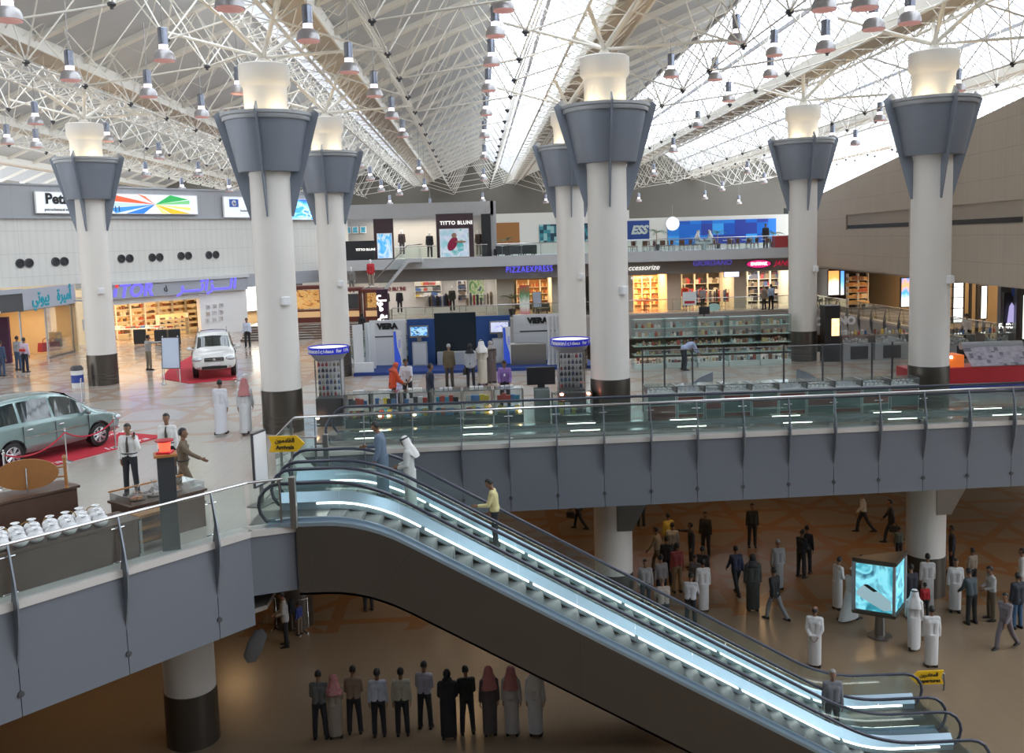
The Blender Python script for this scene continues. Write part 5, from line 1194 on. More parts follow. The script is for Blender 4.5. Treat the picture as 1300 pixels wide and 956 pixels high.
# ------------------------------------------------------------------ right hand shops under the beige wall
struct('wall_shops_right',MB().box(31.5,31.8,30,84,0,3.4),mat('brown_panel_wall',(.27,.19,.10),.55,var=.06,wave=('Y',1.2)))
struct('ceiling_right',MB().prism([(23.0,30),(31.8,30),(31.8,84),(27.2,84)],3.25,3.4),T['slabsoff'])
def xr(px,py,X): d=ray(px,py); return CAM+d*(X/d.x)
FR=frame((31.45,0,0),(0,-1,0)); # s = -Y
def rboard(label,px0,px1,py0,py1,X,pic,name='light_box',cat='advert'):
    a=xr(px0,(py0+py1)/2,X); b=xr(px1,(py0+py1)/2,X); z1=xr((px0+px1)/2,py0,X).z; z0=xr((px0+px1)/2,py1,X).z
    F=frame((X,0,0),(0,-1,0)); return board(name,label,cat,F,-a.y,-b.y,z0,z1,0,pic,fm='dark')
def fboard(label,px0,px1,py0,py1,Y,pic,name='light_box',cat='advert',fm='dark'):
    x0,x1,z0,z1=rect(px0,py0,px1,py1,Y); return board(name,label,cat,frame((0,Y,0),(1,0,0)),x0,x1,z0,z1,0,pic,fm=fm)
fboard('lit advert with an orange upper half and white lower half under the right wall',1050,1065,343,375,70,picture('orange_ad',[(.9,.95,1),(.9,.9,.9),(.95,.4,.1),(.8,.3,.1)],3,2,1.1,dirn=2))
fboard('narrow blue and white lit advert right of the orange advert',1065.5,1071.5,343,375,70,picture('blue_ad_b',[(.9,.95,1),(.1,.4,.9),(.1,.3,.85)],6,1.5,1.1,dirn=2))
fboard('blue and white lit advert with orange fish shape beside the large right column',1142,1156,352,390,56,picture('blue_ad',[(.9,.95,1),(.85,.9,.95),(.05,.35,.9),(.9,.4,.1),(.05,.3,.8)],8,1.8,1.2,dirn=2))
shelf_px('lit shelf of golden boxes under the right wall',1074,1100,66,.6,3.0,2,5,['box'],'warm',(.4,.3,.25),'one of the golden boxes on the shelf under the right wall','golden boxes under the right wall',T['dshop'],4)
fboard('tall bright shop window with black grid frames right of the large right column',1208,1222,358,410,52,picture('bright_win',[(.9,.92,.95),(1,1,1)],2,3,1.5),name='window_display',cat='window display')
fboard('tall narrow bright shop window left of the perfume advert',1243,1252,362,405,50,picture('bright_win2',[(.95,1,.85),(1,1,.9)],2,3,1.5),name='window_display',cat='window display')
t,_=fboard('dark advert with white heading and pale wine glass shape at the right edge','1'and 1272,1291,371,414,44,picture('dark_glass_advert',[(.01,.015,.05),(.01,.02,.07),(.03,.04,.12)],3,2,.5))
text('lettering','FURLA',.36,T['whitelit'],facing(V((0,-.02+ -.0,.0)),(1,0,0)),t); t.children[-1].location=(0,-.17,1.45)
m=MB(); m.add([(-.05,-.19,.2),(.05,-.19,.2),(.22,-.19,.1),(.12,-.19,.95),(0,-.19,1.15),(-.12,-.19,.95),(-.22,-.19,.1)],[(0,1,2,3,4,5,6)]); m.build('picture_figure',mat('pale_violet',(.5,.45,.8),.4,emit=(.5,.45,.8),es=.6),t)
fboard('bright pale green lit advert cut by the right edge',1295,1312,373,431,43,picture('green_ad',[(.8,1,.7),(.95,1,.9)],2,2,1.3))
struct('trim_23',MB().box(*rect(1270,363,1296,452,44.4)[:2],44.4,44.7,0,3.2).box(*rect(1290,363,1330,452,43.6)[:2],43.6,43.9,0,3.2),T['fin'])
MBc=MB()
for i in range(4):
    y=48-1.0*0; x=XF(1223+i*9,52); MBc.box(x,x+.12,52,52.15,0,3.2)
for j in range(5): MBc.box(XF(1206,51.8),XF(1224,51.8),51.75,51.8,.3+.6*j,.34+.6*j)
struct('window_5',MBc,T['ink'])
# ------------------------------------------------------------------ cars
def car(label,loc,rz,paint,st,W,wheels,R,glz,suv=False,scale=1):
    t=thing('car',label,'car',loc,rz); t.scale=(scale,)*3
    def sec(s):
        y,zb,w,zs,zt,wt=s
        return [(0,zb),(w-.12,zb),(w,zb+.16),(w+.01,zb+(zs-zb)*.6),(w-.015,zs),(w-.05,zs+.03),(wt,zt-.05),(wt-.10,zt),(0,zt+.03)]
    def at(y):
        for a,b in zip(st[:-1],st[1:]):
            if a[0]<=y<=b[0]: f=(y-a[0])/(b[0]-a[0]); return [p+(q-p)*f for p,q in zip(a,b)]
        return list(st[-1] if y>st[-1][0] else st[0])
    m=MB(); n=len(st); vs=[]
    for s in st:
        h=sec(s); ring=[(x,s[0],z) for x,z in h]+[(-x,s[0],z) for x,z in h[-2:0:-1]]; vs+=ring
    K=16; m.add(vs,[(i*K+j,(i+1)*K+j,(i+1)*K+(j+1)%K,i*K+(j+1)%K) for i in range(n-1) for j in range(K)]+[tuple(range(K)),tuple(range(n*K-1,(n-1)*K-1,-1))])
    base=m.mesh('body',paint); clean(base)
    cut=MB()
    for wy in wheels:
        for s in (-1,1): cut.bar((s*(W/2-.28),wy,R+.0),(s*(W/2+.2),wy,R+.0),R+.07,28)
    co=cut.build('cut',T['ink'])
    me=modded(base,[('SUBSURF',dict(levels=1)),('BOOLEAN',dict(operation='DIFFERENCE',object=co,solver='EXACT'))],paint,'body',smooth=32)
    bpy.data.objects.remove(co)
    link('body',me,t)
    gm=T['carglass']
    def sidewin(y0,y1,s,nm='side_window',lo=.12,hi=.90):
        k=6; vs=[]
        for i in range(k+1):
            q=sec(at(y0+(y1-y0)*i/k)); a,b=q[5],q[6]
            for f in (lo,hi): vs.append((s*(a[0]+(b[0]-a[0])*f+.014),y0+(y1-y0)*i/k,a[1]+(b[1]-a[1])*f))
        m=MB(); m.add(vs,[(i*2,i*2+2,i*2+3,i*2+1) if s>0 else (i*2+1,i*2+3,i*2+2,i*2) for i in range(k)]); m.build(nm,gm,t)
    for y0,y1 in glz['side']:
        for s in (-1,1): sidewin(y0,y1,s)
    def topwin(y0,y1,nm,off=.012):
        vs=[];k=5
        for i in range(k+1):
            q=sec(at(y0+(y1-y0)*i/k)); row=[(-q[6][0]+.07,q[6][1]+.02),(-q[7][0],q[7][1]),(0,q[8][1]),(q[7][0],q[7][1]),(q[6][0]-.07,q[6][1]+.02)]
            for x,z in row: vs.append((x,y0+(y1-y0)*i/k,z+off))
        m=MB(); m.add(vs,[(i*5+j,i*5+j+1,(i+1)*5+j+1,(i+1)*5+j) for i in range(k) for j in range(4)]); m.build(nm,gm,t,smooth=60)
    topwin(*glz['wind'],'windshield'); topwin(*glz['rear'],'rear_window')
    yf=st[-1][0]; hw=st[-1][2]
    # headlights, grille, bumper intake, plate
    for s in (-1,1):
        m=MB(); m.ell((s*(W/2-.24),yf-.13,glz['hl']),(.22,.16,.10),14,8); m.build('headlight',T['lamp_glass'],t,smooth=60)
        m=MB(); m.ell((s*(W/2-.27),yf-.02,glz['hl']-.32),(.07,.06,.05),10,6); m.build('fog_lamp',T['lamp_glass'],t,smooth=60)
        m=MB(); m.ell((s*(W/2+.10),glz['mir'],glz['mz']),(.12,.07,.08),10,6); m.bar((s*(W/2-.1),glz['mir'],glz['mz']-.05),(s*(W/2+.04),glz['mir'],glz['mz']-.03),.03,6); m.build('door_mirror',paint,t,smooth=60)
        m=MB(); m.ell((s*(W/2-.14),st[0][0]+.06,glz['hl']+.12),(.1,.1,.2),10,6); m.build('tail_light',T['red'],t,smooth=60)
    m=MB(); m.rbox(-.40,.40,yf-.16,yf+.015,glz['hl']-.10,glz['hl']+.06,.02); m.build('grille',T['ink'],t)
    m=MB()
    for k in range(2): m.box(-.38,.38,yf+.0,yf+.03,glz['hl']-.07+.06*k,glz['hl']-.05+.06*k)
    m.ell((0,yf+.02,glz['hl']-.01),(.07,.02,.05),12,6); m.build('grille_trim',T['chrome'],t)
    m=MB(); m.rbox(-.52,.52,yf-.12,yf+.035,glz['hl']-.42,glz['hl']-.30,.02); m.build('bumper_intake',T['ink'],t)
    m=MB(); m.box(-.24,.24,yf+.02,yf+.045,glz['hl']-.26,glz['hl']-.15); m.build('number_plate',T['wpanel'],t)
    for s in (-1,1):
        for k,y in enumerate(glz['doors']):
            w=at(y)[2]; m=MB(); m.box(s*(w+.005)-.012,s*(w+.005)+.012,y-.006,y+.006,.45,at(y)[3]); m.build('door_seam',T['dark'],t)
        for y in glz['handles']:
            w=at(y)[2]; m=MB(); m.ell((s*(w+.02),y,at(y)[3]-.10),(.025,.10,.022),8,6); m.build('door_handle',T['chrome'],t)
        m=MB(); y0,y1=glz['trim']; m.box(s*(W/2+.005)-.014,s*(W/2+.005)+.014,y0,y1,.70,.735); m.build('side_moulding',T['chrome'],t)
        if suv:
            m=MB(); m.tube([(s*.62,-1.6,1.86),(s*.62,-1.5,1.93),(s*.60,.3,1.93),(s*.60,.4,1.86)],.025,6); m.build('roof_rail',T['steel'],t)
    for wy in wheels:
        for s in (-1,1):
            Mw=Matrix.Translation((s*(W/2-.13),wy,R))@Matrix.Rotation(s*PI/2,4,'Y'); c=Mw.translation
            Mr=Matrix.Rotation(s*PI/2,4,'Y')
            w=MB(Mr).lathe([(R*.62,-.12),(R*.95,-.12),(R,-.08),(R,.08),(R*.95,.11),(R*.66,.12),(R*.62,.09)],30).build('wheel',T['ink'],t,smooth=40,loc=c)
            m=MB(Mr); m.lathe([(R*.66,-.1),(R*.66,.115),(R*.60,.12),(R*.56,.06),(R*.56,-.1)],28,cap=False)
            for k in range(7):
                a=2*PI*k/7
                for b in (-.12,.12): m.bar((.05*math.cos(a+b*2),.05*math.sin(a+b*2),.095),(R*.60*math.cos(a+b),R*.60*math.sin(a+b),.10),.02,5)
            m.lathe([(.075,.05),(.07,.11),(0,.12)],14); m.build('rim',T['alloy'],w,smooth=40)
    return t
T['carglass']=mat('car_window_dark',(.02,.03,.03),.05,spec=.9,coat=.6,var=.05); T['lamp_glass']=mat('headlight_lens',(.6,.63,.66),.12,metal=.5,coat=.5,var=.05); T['alloy']=mat('alloy_silver',(.66,.67,.70),.25,metal=.8,var=.03)
pg=mat('silver_green_car_paint',(.27,.37,.36),.22,metal=.55,coat=.7,var=.02); pw=mat('white_car_paint',(.78,.78,.76),.22,coat=.6,var=.01)
stA=[(-2.28,.40,.70,.80,.86,.60),(-2.24,.33,.80,.92,.99,.68),(-2.12,.26,.86,1.0,1.40,.66),(-1.92,.24,.88,1.02,1.68,.62),(-1.2,.22,.885,1.02,1.76,.62),(0,.20,.885,.99,1.76,.62),(.55,.20,.885,.98,1.66,.60),(1.0,.21,.885,.97,1.36,.62),(1.42,.22,.88,.95,1.06,.68),(1.85,.24,.86,.88,.98,.66),(2.15,.27,.80,.78,.86,.60),(2.27,.32,.72,.66,.72,.54)]
F0=P(127,566); R0_=P(8,597); dd=(F0-R0_).normalized(); rzA=math.atan2(-dd.x,dd.y)
ct=(F0+R0_)/2; side=V((-dd.y,dd.x,0))*.78
car('silver green people carrier with dark windows on a red carpet behind rope posts',(ct.x+side.x,ct.y+side.y,.03),rzA,pg,stA,1.77,(-1.38,1.38),.335,dict(side=[(-1.88,-1.12),(-1.02,-.12),(-.02,.98)],wind=(.62,1.38),rear=(-2.2,-1.95),hl=.70,mir=.92,mz=1.08,doors=(-1.05,-.06,1.02),handles=(-.85,.12),trim=(-1.0,.95)),scale=1.1)
stB=[(-2.3,.50,.78,.95,1.02,.66),(-2.22,.42,.86,1.05,1.5,.66),(-2.05,.38,.90,1.12,1.76,.62),(-1.0,.36,.91,1.12,1.84,.70),(.1,.36,.91,1.10,1.83,.70),(.45,.36,.91,1.09,1.74,.70),(.85,.36,.91,1.08,1.42,.74),(1.2,.37,.91,1.07,1.15,.78),(1.75,.38,.90,1.02,1.12,.72),(2.1,.38,.88,.92,1.04,.68),(2.25,.40,.82,.80,.90,.60),(2.32,.46,.74,.70,.74,.56)]
car('white off road car with roof rails facing the photographer on a red carpet',(-12.95,46.2,.05),PI+.27,pw,stB,1.84,(-1.35,1.4),.38,dict(side=[(-1.95,-1.2),(-1.1,-.1),(0,.85)],wind=(.52,1.14),rear=(-2.2,-2.0),hl=.86,mir=.75,mz=1.2,doors=(-1.15,-.05,1.0),handles=(-.9,.1),trim=(-1.0,.9)),suv=True,scale=1.08)
def carpet(label,pts,txt_=None,px=None,z=.03):
    c=sum((V((*p[:2],0)) for p in pts),V())/len(pts); m=MB(); m.prism([(p[0]-c.x,p[1]-c.y) for p in pts],0.002,z); o=m.build('red_carpet',T['carpet']); o.location=c; return tag(o,label,'carpet')
ux=dd; uy=V((-dd.y,dd.x,0)); cc=V((ct.x,ct.y,0))
carp=carpet('red carpet with white lettering under the silver green car',[(cc+ux*a+uy*b) for a,b in ((-3.2,-.95),(3.4,-.95),(3.4,2.6),(-3.2,2.6))])
for s,(a,b) in (('Innova',(-1.3,-.72)),('Innova',(2.0,-.72)),('Innova',(2.95,1.0))):
    M=Matrix.Translation(cc+ux*a+uy*b-V(carp.location)+V((0,0,.032)))@Matrix(((ux.x,uy.x,0,0),(ux.y,uy.y,0,0),(0,0,1,0),(0,0,0,1)))
    text('lettering',s,.5,T['wpanel'],M,carp,ext=.002,shear=.3,sx=1.3)
c2=carpet('red carpet with white lettering under the white car',[P(205,481),P(240,487),P(302,482),P(291,460),P(250,448),P(215,468)])
M=Matrix.Translation(V((-11.3,44.6,.033))-V(c2.location)); text('lettering','Fortuner',.5,T['wpanel'],M@Matrix.Rotation(PI/2,4,'Z'),c2,ext=.002,shear=.3)
# rope posts
def ropepost(x,y,label):
    t=thing('rope_post',label,'rope post',(x,y,0),0,'chrome rope posts'); MB().lathe([(.17,0),(.17,.02),(.05,.05),(.03,.06)],18).build('base',T['chrome'],t,smooth=40); MB().lathe([(.024,.05),(.024,.9),(.04,.9),(.04,.94),(.015,.96),(.03,1.0),(0,1.03)],12).build('pole',T['chrome'],t,smooth=40); return t
rp=[P(8,620),P(85,587),P(147,569),P(105,512)]
rl=['chrome rope post at the left edge in front of the rear wheel','chrome rope post beside the middle of the silver green car','chrome rope post by the front corner of the silver green car','chrome rope post behind the silver green car']
for p,l in zip(rp,rl): ropepost(p.x,p.y,l)
ro=T['rope']=mat('red_velvet_rope',(.42,.01,.03),.7,bump=.3,bs=40)
def rope(a,b,label,sag=.28):
    m=MB(); c=(V(a)+V(b))/2; m.tube([V(a).lerp(V(b),i/12)+V((0,0,.88-sag*(1-(2*i/12-1)**2)))-c for i in range(13)],.022,8); o=m.build('barrier_rope',ro,smooth=60); o.location=c; tag(o,label,'rope')
rope(rp[0],rp[1],'red velvet rope hanging in front of the rear door of the silver green car'); rope(rp[1],rp[2],'red velvet rope hanging in front of the front wheel of the silver green car')
for px,py,l in ((302,483,'leaning red and chrome rope post right of the white car'),(207,488,'chrome rope post left of the white car')): q=P(px,py); ropepost(q.x,q.y,l)
q=P(222,487); easel('white information board on a chrome easel left of the white car',q.x-.1,q.y,-.1,1.25)
# litter bin at far left column
q=P(115,489); t=thing('litter_bin','white and blue litter bin at the foot of the far left column','bin',(q.x-.25,q.y-.75,0)); MB().lathe([(.24,0),(.26,.04),(.26,.8),(0,.8)],18).build('bin_body',T['wpanel'],t,smooth=40); MB().lathe([(.262,.25),(.262,.6)],18,cap=False).build('blue_band',mat('bin_blue',(.03,.06,.3),.5),t); MB().lathe([(.27,.8),(.27,.9),(.2,1.0),(0,1.0)],18).build('lid',T['dark'],t,smooth=40)
# ------------------------------------------------------------------ sweet stall in the near left corner
u=(V((*EL[1],0))-V((*EL[0],0))).normalized(); FS=frame(V((*EL[1],0)),u)   # s negative towards the left, d<0 away from the edge
def fs(x,y,z=0): return FS.inverted()@P(x,y,z)
def stallbox(label,s0,s1,d0,d1,z0,z1,m,glassz=None,name='display_counter',cat='counter'):
    c=FS@V(((s0+s1)/2,(d0+d1)/2,0)); M=Matrix.Translation(-c)@FS; t=thing(name,label,cat,c)
    MB(M).rbox(s0,s1,d0,d1,z0,z1,.02).build('cabinet',m,t)
    MB(M).box(s0-.04,s1+.04,d0-.04,d1+.04,z1,z1+.05).build('counter_top',T['wood'],t)
    if glassz: 
        g=MB(M); g.box(s0,s1,d0,d0+.015,z1+.05,glassz); g.box(s0,s1,d1-.015,d1,z1+.05,glassz); g.box(s0,s0+.015,d0,d1,z1+.05,glassz); g.box(s1-.015,s1,d0,d1,z1+.05,glassz); g.build('glass_case',T['sglass'],t)
        MB(M).box(s0-.02,s1+.02,d0-.02,d0+.02,glassz,glassz+.03).build('top_rail',T['oak'],t)
    return t,M
a=fs(45,625,1.15)
t,M=stallbox('dark walnut cabinet carrying the oval wooden sign board',a.x-1.0,a.x+.75,a.y-.5,a.y+.25,0,1.12,T['wood'])
# oval board
c=FS@V((a.x-.1,a.y-.1,1.17)); t=thing('oval_sign_board','oval orange wood sign board between two posts on the dark cabinet','sign',c,math.atan2(u.y,u.x)-.55)
for s in (-1,1): MB().lathe([(.05,0),(.035,.05),(.035,.62),(.045,.64),(.02,.7),(0,.7)],10,(s*.72,0,0)).build('post',T['oak'],t); 
for s in (-1,1):
    for z in (.25,.45): MB().bar((s*.72,0,z),(s*.5,0,z),.02,6).build('rung',T['oak'],t)
MB(Matrix.Translation((0,0,.36))@Matrix.Rotation(PI/2,4,'X')).lathe([(1,-.02),(1.0,.02)],36,sx=.60,sy=.32).build('board',T['oak'],t)
MB().box(-.012,.012,-.05,-.03,.0,.5).build('price_holder',T['chrome'],t)
t,M=stallbox('low dark walnut sweet counter behind the near left railing',a.x-2.6,a.x+.9,-1.25,-.45,0,.72,T['wood']); 
t,M=stallbox('glass fronted sweet counter with orange rail beside the dark pillar',a.x+1.15,a.x+2.85,-2.0,-1.15,0,.78,T['wood'],1.0)
for i in range(3):
    c=FS@V((a.x+1.5+.42*i,-1.55,.83)); t=thing('candy_tray',['tray of wrapped orange sweets nearest the cabinet','middle tray of pale wrapped sweets','tray of peach coloured sweets at the right of the counter'][i],'sweets',c)
    MB().lathe([(.16,0),(.19,.03),(.17,.035)],16).build('tray',T['wood'],t); m=MB(); rn=random.Random(i)
    for k in range(40): r_=.13*math.sqrt(rn.random()); aa=rn.random()*6.28; m.ell((r_*math.cos(aa),r_*math.sin(aa),.03+.10*rn.random()*(1-r_/.14)),.018,6,4)
    o=m.build('sweets',mat('sweets%d'%i,[(.7,.3,.12),(.7,.6,.55),(.75,.38,.15)][i],.5),t,kind='stuff'); MB().lathe([(.17,.03),(.14,.10),(.05,.20),(.03,.25),(.09,.34)],12,cap=False).build('wrapping',T['sglass'],t)
rn=random.Random(5); pr=None
for i in range(27):
    p=P(8+rn.uniform(0,88),668-rn.uniform(0,34)-.1*0,.98); s_=FS.inverted()@p; s_.y=-.6-.28*(i%3)+rn.uniform(-.05,.05); s_.x=a.x-2.2+2.6*(i/26); c=FS@V((s_.x,s_.y,.77))
    if pr is None:
        pr=thing('sweet_bag','white tied bag of sweets heaped on the low walnut counter','sweets bag',c,0,'white bags of sweets on the low counter'); MB().ell((0,0,.12),(.15,.15,.12),12,8).build('bag',T['wpanel'],pr,smooth=60); MB().lathe([(.05,.21),(.03,.24),(.07,.29),(.085,.28)],10,cap=False).build('bag_neck',T['wpanel'],pr); prk=kids(pr)
    else: copy_tree(pr,c,rn.random()*6,ch=prk)
for i in range(7):
    c=FS@V((a.x-2.2+.42*i,-1.12,.77)); t=thing('gold_basket','small round golden basket behind the white bags of sweets','basket',c,0,'golden baskets behind the sweet bags'); MB().lathe([(.09,0),(.13,.12),(.12,.13),(.08,.02)],14,cap=False).build('basket',mat('gold_straw',(.35,.22,.06),.5,metal=.3,bump=.3) if i==0 else bpy.data.materials['gold_straw'],t,smooth=40); m=MB(); m.tube([(-.12,0,.12),(-.08,0,.24),(0,0,.28),(.08,0,.24),(.12,0,.12)],.01,5); m.build('basket_handle',bpy.data.materials['gold_straw'],t)
for i in range(3):
    m=MB(FS); 
t=thing('slat_bench','low wooden slat shelf between the sweet counter and the dark pillar','shelf',FS@V((-2.3,-.9,0))); rel=FS@V((-2.3,-.9,0))
for z in (.2,.45,.7): MB(Matrix.Translation(-rel)@FS).rbox(-2.15,-1.35,-.95,-.6,z,z+.06,.01).build('slat',T['oak'],t)
for s in (-2.11,-1.39): MB(Matrix.Translation(-rel)@FS).box(s-.03,s+.03,-.95,-.6,0,.7).build('leg',T['steel'],t)
# dark pillar with red lamp
q=P(218,697); c=(q.x,q.y,0)
t=thing('info_pillar','dark grey square pillar with a wooden cap behind the near left railing','pillar',c,.35); MB().rbox(-.17,.17,-.17,.17,0,1.93,.01).build('pillar_body',mat('pillar_dark',(.075,.08,.085),.35,metal=.4),t); MB().rbox(-.22,.22,-.22,.22,1.93,1.98,.01).build('cap',T['oak'],t)
t=thing('red_lamp','glowing red lamp standing on the wooden cap of the dark pillar','lamp',(c[0],c[1],1.98)); MB().rbox(-.14,.14,-.14,.14,0,.04,.01).build('lamp_base',T['red'],t); MB().lathe([(.10,.04),(.12,.22),(.09,.24),(0,.24)],14).build('lamp_glass',mat('red_glow',(.7,.05,.03),.3,emit=(1,.06,.03),es=2.2),t,smooth=40); MB().lathe([(.18,.24),(.18,.27),(0,.28)],16).build('lamp_cover',T['red'],t)
# sign stand seen edge on and arrivals sign
q=P(333,640); t=thing('sign_stand','narrow framed notice board seen edge on near the escalator head','sign stand',(q.x,q.y,0),1.25); MB().rbox(-.3,.3,-.03,.03,.45,1.75,.01).build('notice_frame',T['dark'],t); MB().box(-.27,.27,-.035,-.03,.5,1.7).build('notice_face',T['wpanel'],t); MB().box(-.04,.04,-.03,.03,0,.45).build('leg',T['steel'],t); MB().rbox(-.35,.35,-.2,.2,0,.03,.01).build('base',T['steel'],t)
def arrow_sign(label,p,w,h,l1,l2,left=False,yaw=0,post=True):
    t=thing('direction_sign',label,'sign',p,yaw); s=-1 if left else 1
    pl=[(-w/2*s,-h/2),(w*.28*s,-h/2),(w/2*s,0),(w*.28*s,h/2),(-w/2*s,h/2),(-w*.42*s,0)]
    m=MB(Matrix.Translation((0,0,h/2))@Matrix.Rotation(PI/2,4,'X')); m.prism(pl,0,.05); m.build('sign_plate',T['yellow'],t)
    if l1: text('lettering',l1,h*.36,T['ink'],facing(V((-.04*s,-.06,h*.72)),(1,0,0)),t,bold=.004,ext=.004); text('lettering',l2,h*.36,T['ink'],facing(V((-.04*s,-.06,h*.28)),(1,0,0)),t,bold=.004,ext=.004)
    if post: MB().bar((w*.1*s,.03,-p[2]+0 if p[2]>0 else -1.5),(w*.1*s,.03,.02),.022,8).build('pole',T['steel'],t)
    return t
p=PY(365,573,22.3); arrow_sign('yellow arrow sign reading Arrivals in Arabic and English at the escalator head',(p.x,p.y,p.z),.86,.38,AR['arr'],'Arrivals',yaw=-.05)
p=PY(504,417,50.0); arrow_sign('small yellow arrow sign by the far escalator loops behind the television booth',(p.x,p.y,p.z),.85,.4,AR['arr'],'Arrivals')
p=PY(1176,868,24.3); arrow_sign('yellow arrow sign reading Departures at the lower right, pointing left',(p.x,p.y,p.z),.92,.38,AR['dep'],'Departures',left=True,post=False)
MB().tube([(.38,.03,.3),(.5,.03,.25),(.52,.03,0),(.5,.03,-(p.z-LF))],.025,8).build('pole',T['steel'],bpy.data.objects['direction_sign.002'])
# far escalator loops seen behind the booth
f=thing('escalator','far escalator handrail loops at the head of the second opening','escalator',(XF(548,51),51,0))
for y,dx in ((51,0),(52.3,.5)):
    m=MB(); m.tube([(dx-5,y-51,.93)]+[(dx,y-51,.93)]+[(dx+.47*math.sin(PI*i/8),y-51,.46+.47*math.cos(PI*i/8)) for i in range(9)],.045,8,up=(0,1,0)); m.build('handrail',T['rub'],f,smooth=60)
    MB().box(-5+dx,dx,y-51.01,y-50.99,.1,.88).build('glass_panel',T['gglass'],f); MB().box(-5+dx,dx,y-51.15,y-50.85,0,.1).build('balustrade_deck',DECKM,f)
# ------------------------------------------------------------------ electronics counters behind the walkway
def glass_case(label,x0,x1,y0,y1,z0,z1,bm,fronts=None,shelves=(.5,),cat='counter',name='glass_counter',group=None):
    t=thing(name,label,cat,((x0+x1)/2,(y0+y1)/2,0),0,group); w=(x1-x0)/2; d=(y1-y0)/2
    MB().rbox(-w,w,-d,d,0,z0,.01).build('plinth',bm,t)
    if fronts:
        for i,(c,za,zb) in enumerate(fronts): MB().box(-w+.03,w-.03,-d-.012,-d,za,zb).build('front_panel',c,t)
    for nm,b in (('glass_front',(-w,w,-d,-d+.01,z0,z1)),('glass_back',(-w,w,d-.01,d,z0,z1)),('glass_top',(-w,w,-d,d,z1,z1+.012))): MB().box(*b).build(nm,T['sglass'],t)
    for s in (-1,1): MB().box(s*w-.012,s*w+.012,-d-.005,d,z0,z1+.015).build('edge_frame',T['steel'],t)
    MB().box(-w,w,-d-.005,-d+.012,z1-.005,z1+.02).build('top_trim',T['chrome'],t)
    for f_ in shelves: MB().box(-w+.02,w-.02,-d+.03,d-.03,z0+(z1-z0)*f_-.005,z0+(z1-z0)*f_+.005).build('shelf',T['gglass'],t)
    return t
YC=30.9
cb=mat('counter_dark',(.06,.065,.07),.4,var=.08)
cxs=[XF(p,YC) for p in (428,462,500,541,581,621,661)]
lab=['leftmost glass electronics counter beside the round topped tower','second glass electronics counter from the left, in front of the woman in red','third glass electronics counter, left of the man in the dark suit','fourth glass electronics counter, filled with red and white boxes','fifth glass electronics counter, in front of the couple','sixth glass electronics counter, in front of the man in the purple shirt']
for i in range(6):
    a,b=cxs[i]+.03,cxs[i+1]-.03; glass_case(lab[i],a,b,YC,YC+.75,.28,1.12,cb,shelves=(.45,))
    for r,z in ((0,.29),(1,.67)):
        goods('box',[(a+.12+(b-a-.24)*(q+.5)/5,YC+.3,z) for q in range(5)],(.16,.12,.24),'elec','one of the coloured electronics boxes inside the glass counters','boxed goods','boxes in the electronics counters',jit=.2)
    goods('box',[(a+.3+(b-a-.5)*q/3,YC+.55,1.135) for q in range(3)],(.14,.1,.05),'white','one of the small devices lying on the electronics counters','gadget','devices on the counters')
DLm=emis('counter_spot',(1,.55,.3),14)
for i,px in enumerate((403,482,493,526,623,660)):
    p=PY(px,517,YC+.2); o=MB().lathe([(.0,.0),(.045,.01),(.06,.05),(.0,.09)],10).build('counter_spot_lamp',DLm); o.location=(p.x,YC+.12,.32); tag(o,'one of the small glowing spot lamps inside the electronics counters','lamp','spot lamps in the counters')
t=thing('monitor','large black flat monitor seen from behind on the electronics counters','television',(XF(684,YC+.2),YC+.5,1.05)); MB().rbox(-.48,.48,-.05,.05,.12,.72,.02).build('screen_housing',T['black'],t); MB().box(-.12,.12,-.05,.05,0,.14).build('stand_neck',T['black'],t); MB().rbox(-.25,.25,-.14,.14,0,.03,.01).build('stand_foot',T['black'],t)
o=MB().rbox(-.25,.25,-.3,.3,0,1.06,.01).build('till_desk',mat('till_grey_green',(.17,.2,.19),.5)); o.location=(XF(684,YC+.2),YC+.3,0); tag(o,'grey green till desk under the large black monitor','desk')
PB=mat('tower_blue',(.01,.02,.42),.4,emit=(.02,.03,.5),es=.25)
def tower(label,x,y):
    t=thing('display_tower',label,'display tower',(x,y,0)); w=.42
    MB().rbox(-.45,.45,-.4,.4,0,.95,.02).build('base_cabinet',cb,t)
    for a in (-w,w):
        for b in (-.35,.35): MB().box(a-.02,a+.02,b-.02,b+.02,.95,2.25).build('frame_post',T['chrome'],t)
    g=MB(); g.box(-w,w,-.36,-.35,.95,2.25); g.build('glass_front',T['sglass'],t)
    MB().box(-w,w,.2,.22,.95,2.25).build('back_panel',T['wpanel'],t)
    MB().lathe([(.45,2.2),(.62,2.42),(.66,2.46)],28,cap=False).build('crown_base',T['fasc3'],t,smooth=50)
    MB().lathe([(.66,2.44),(.68,2.44),(.68,2.66),(.66,2.66)],32,cap=False).build('crown_band',PB,t,smooth=40); MB().lathe([(0,2.6),(.665,2.62)],32,cap=False).build('crown_top',mat('crown_glow',(.8,.75,.62),.5,emit=(1,.93,.75),es=.5) if 'crown_glow' not in bpy.data.materials else bpy.data.materials['crown_glow'],t)
    for s_,a0 in (('Panasonic',-2.2),('ideas for life',-.9)):
        n=len(s_)
        for i,ch in enumerate(s_):
            aa=a0+(i-n/2)*.125*(1 if s_[0]=='P' else .85); 
            if ch==' ' or math.sin(aa)>.15: continue
            nrm=V((math.cos(aa),math.sin(aa),0)); text('letter',ch,.19 if s_[0]=='P' else .15,T['wpanel'],facing(V((nrm.x*.685,nrm.y*.685,2.55)),(-math.sin(aa),math.cos(aa),0)),t,ext=.004,bold=.006)
    return t
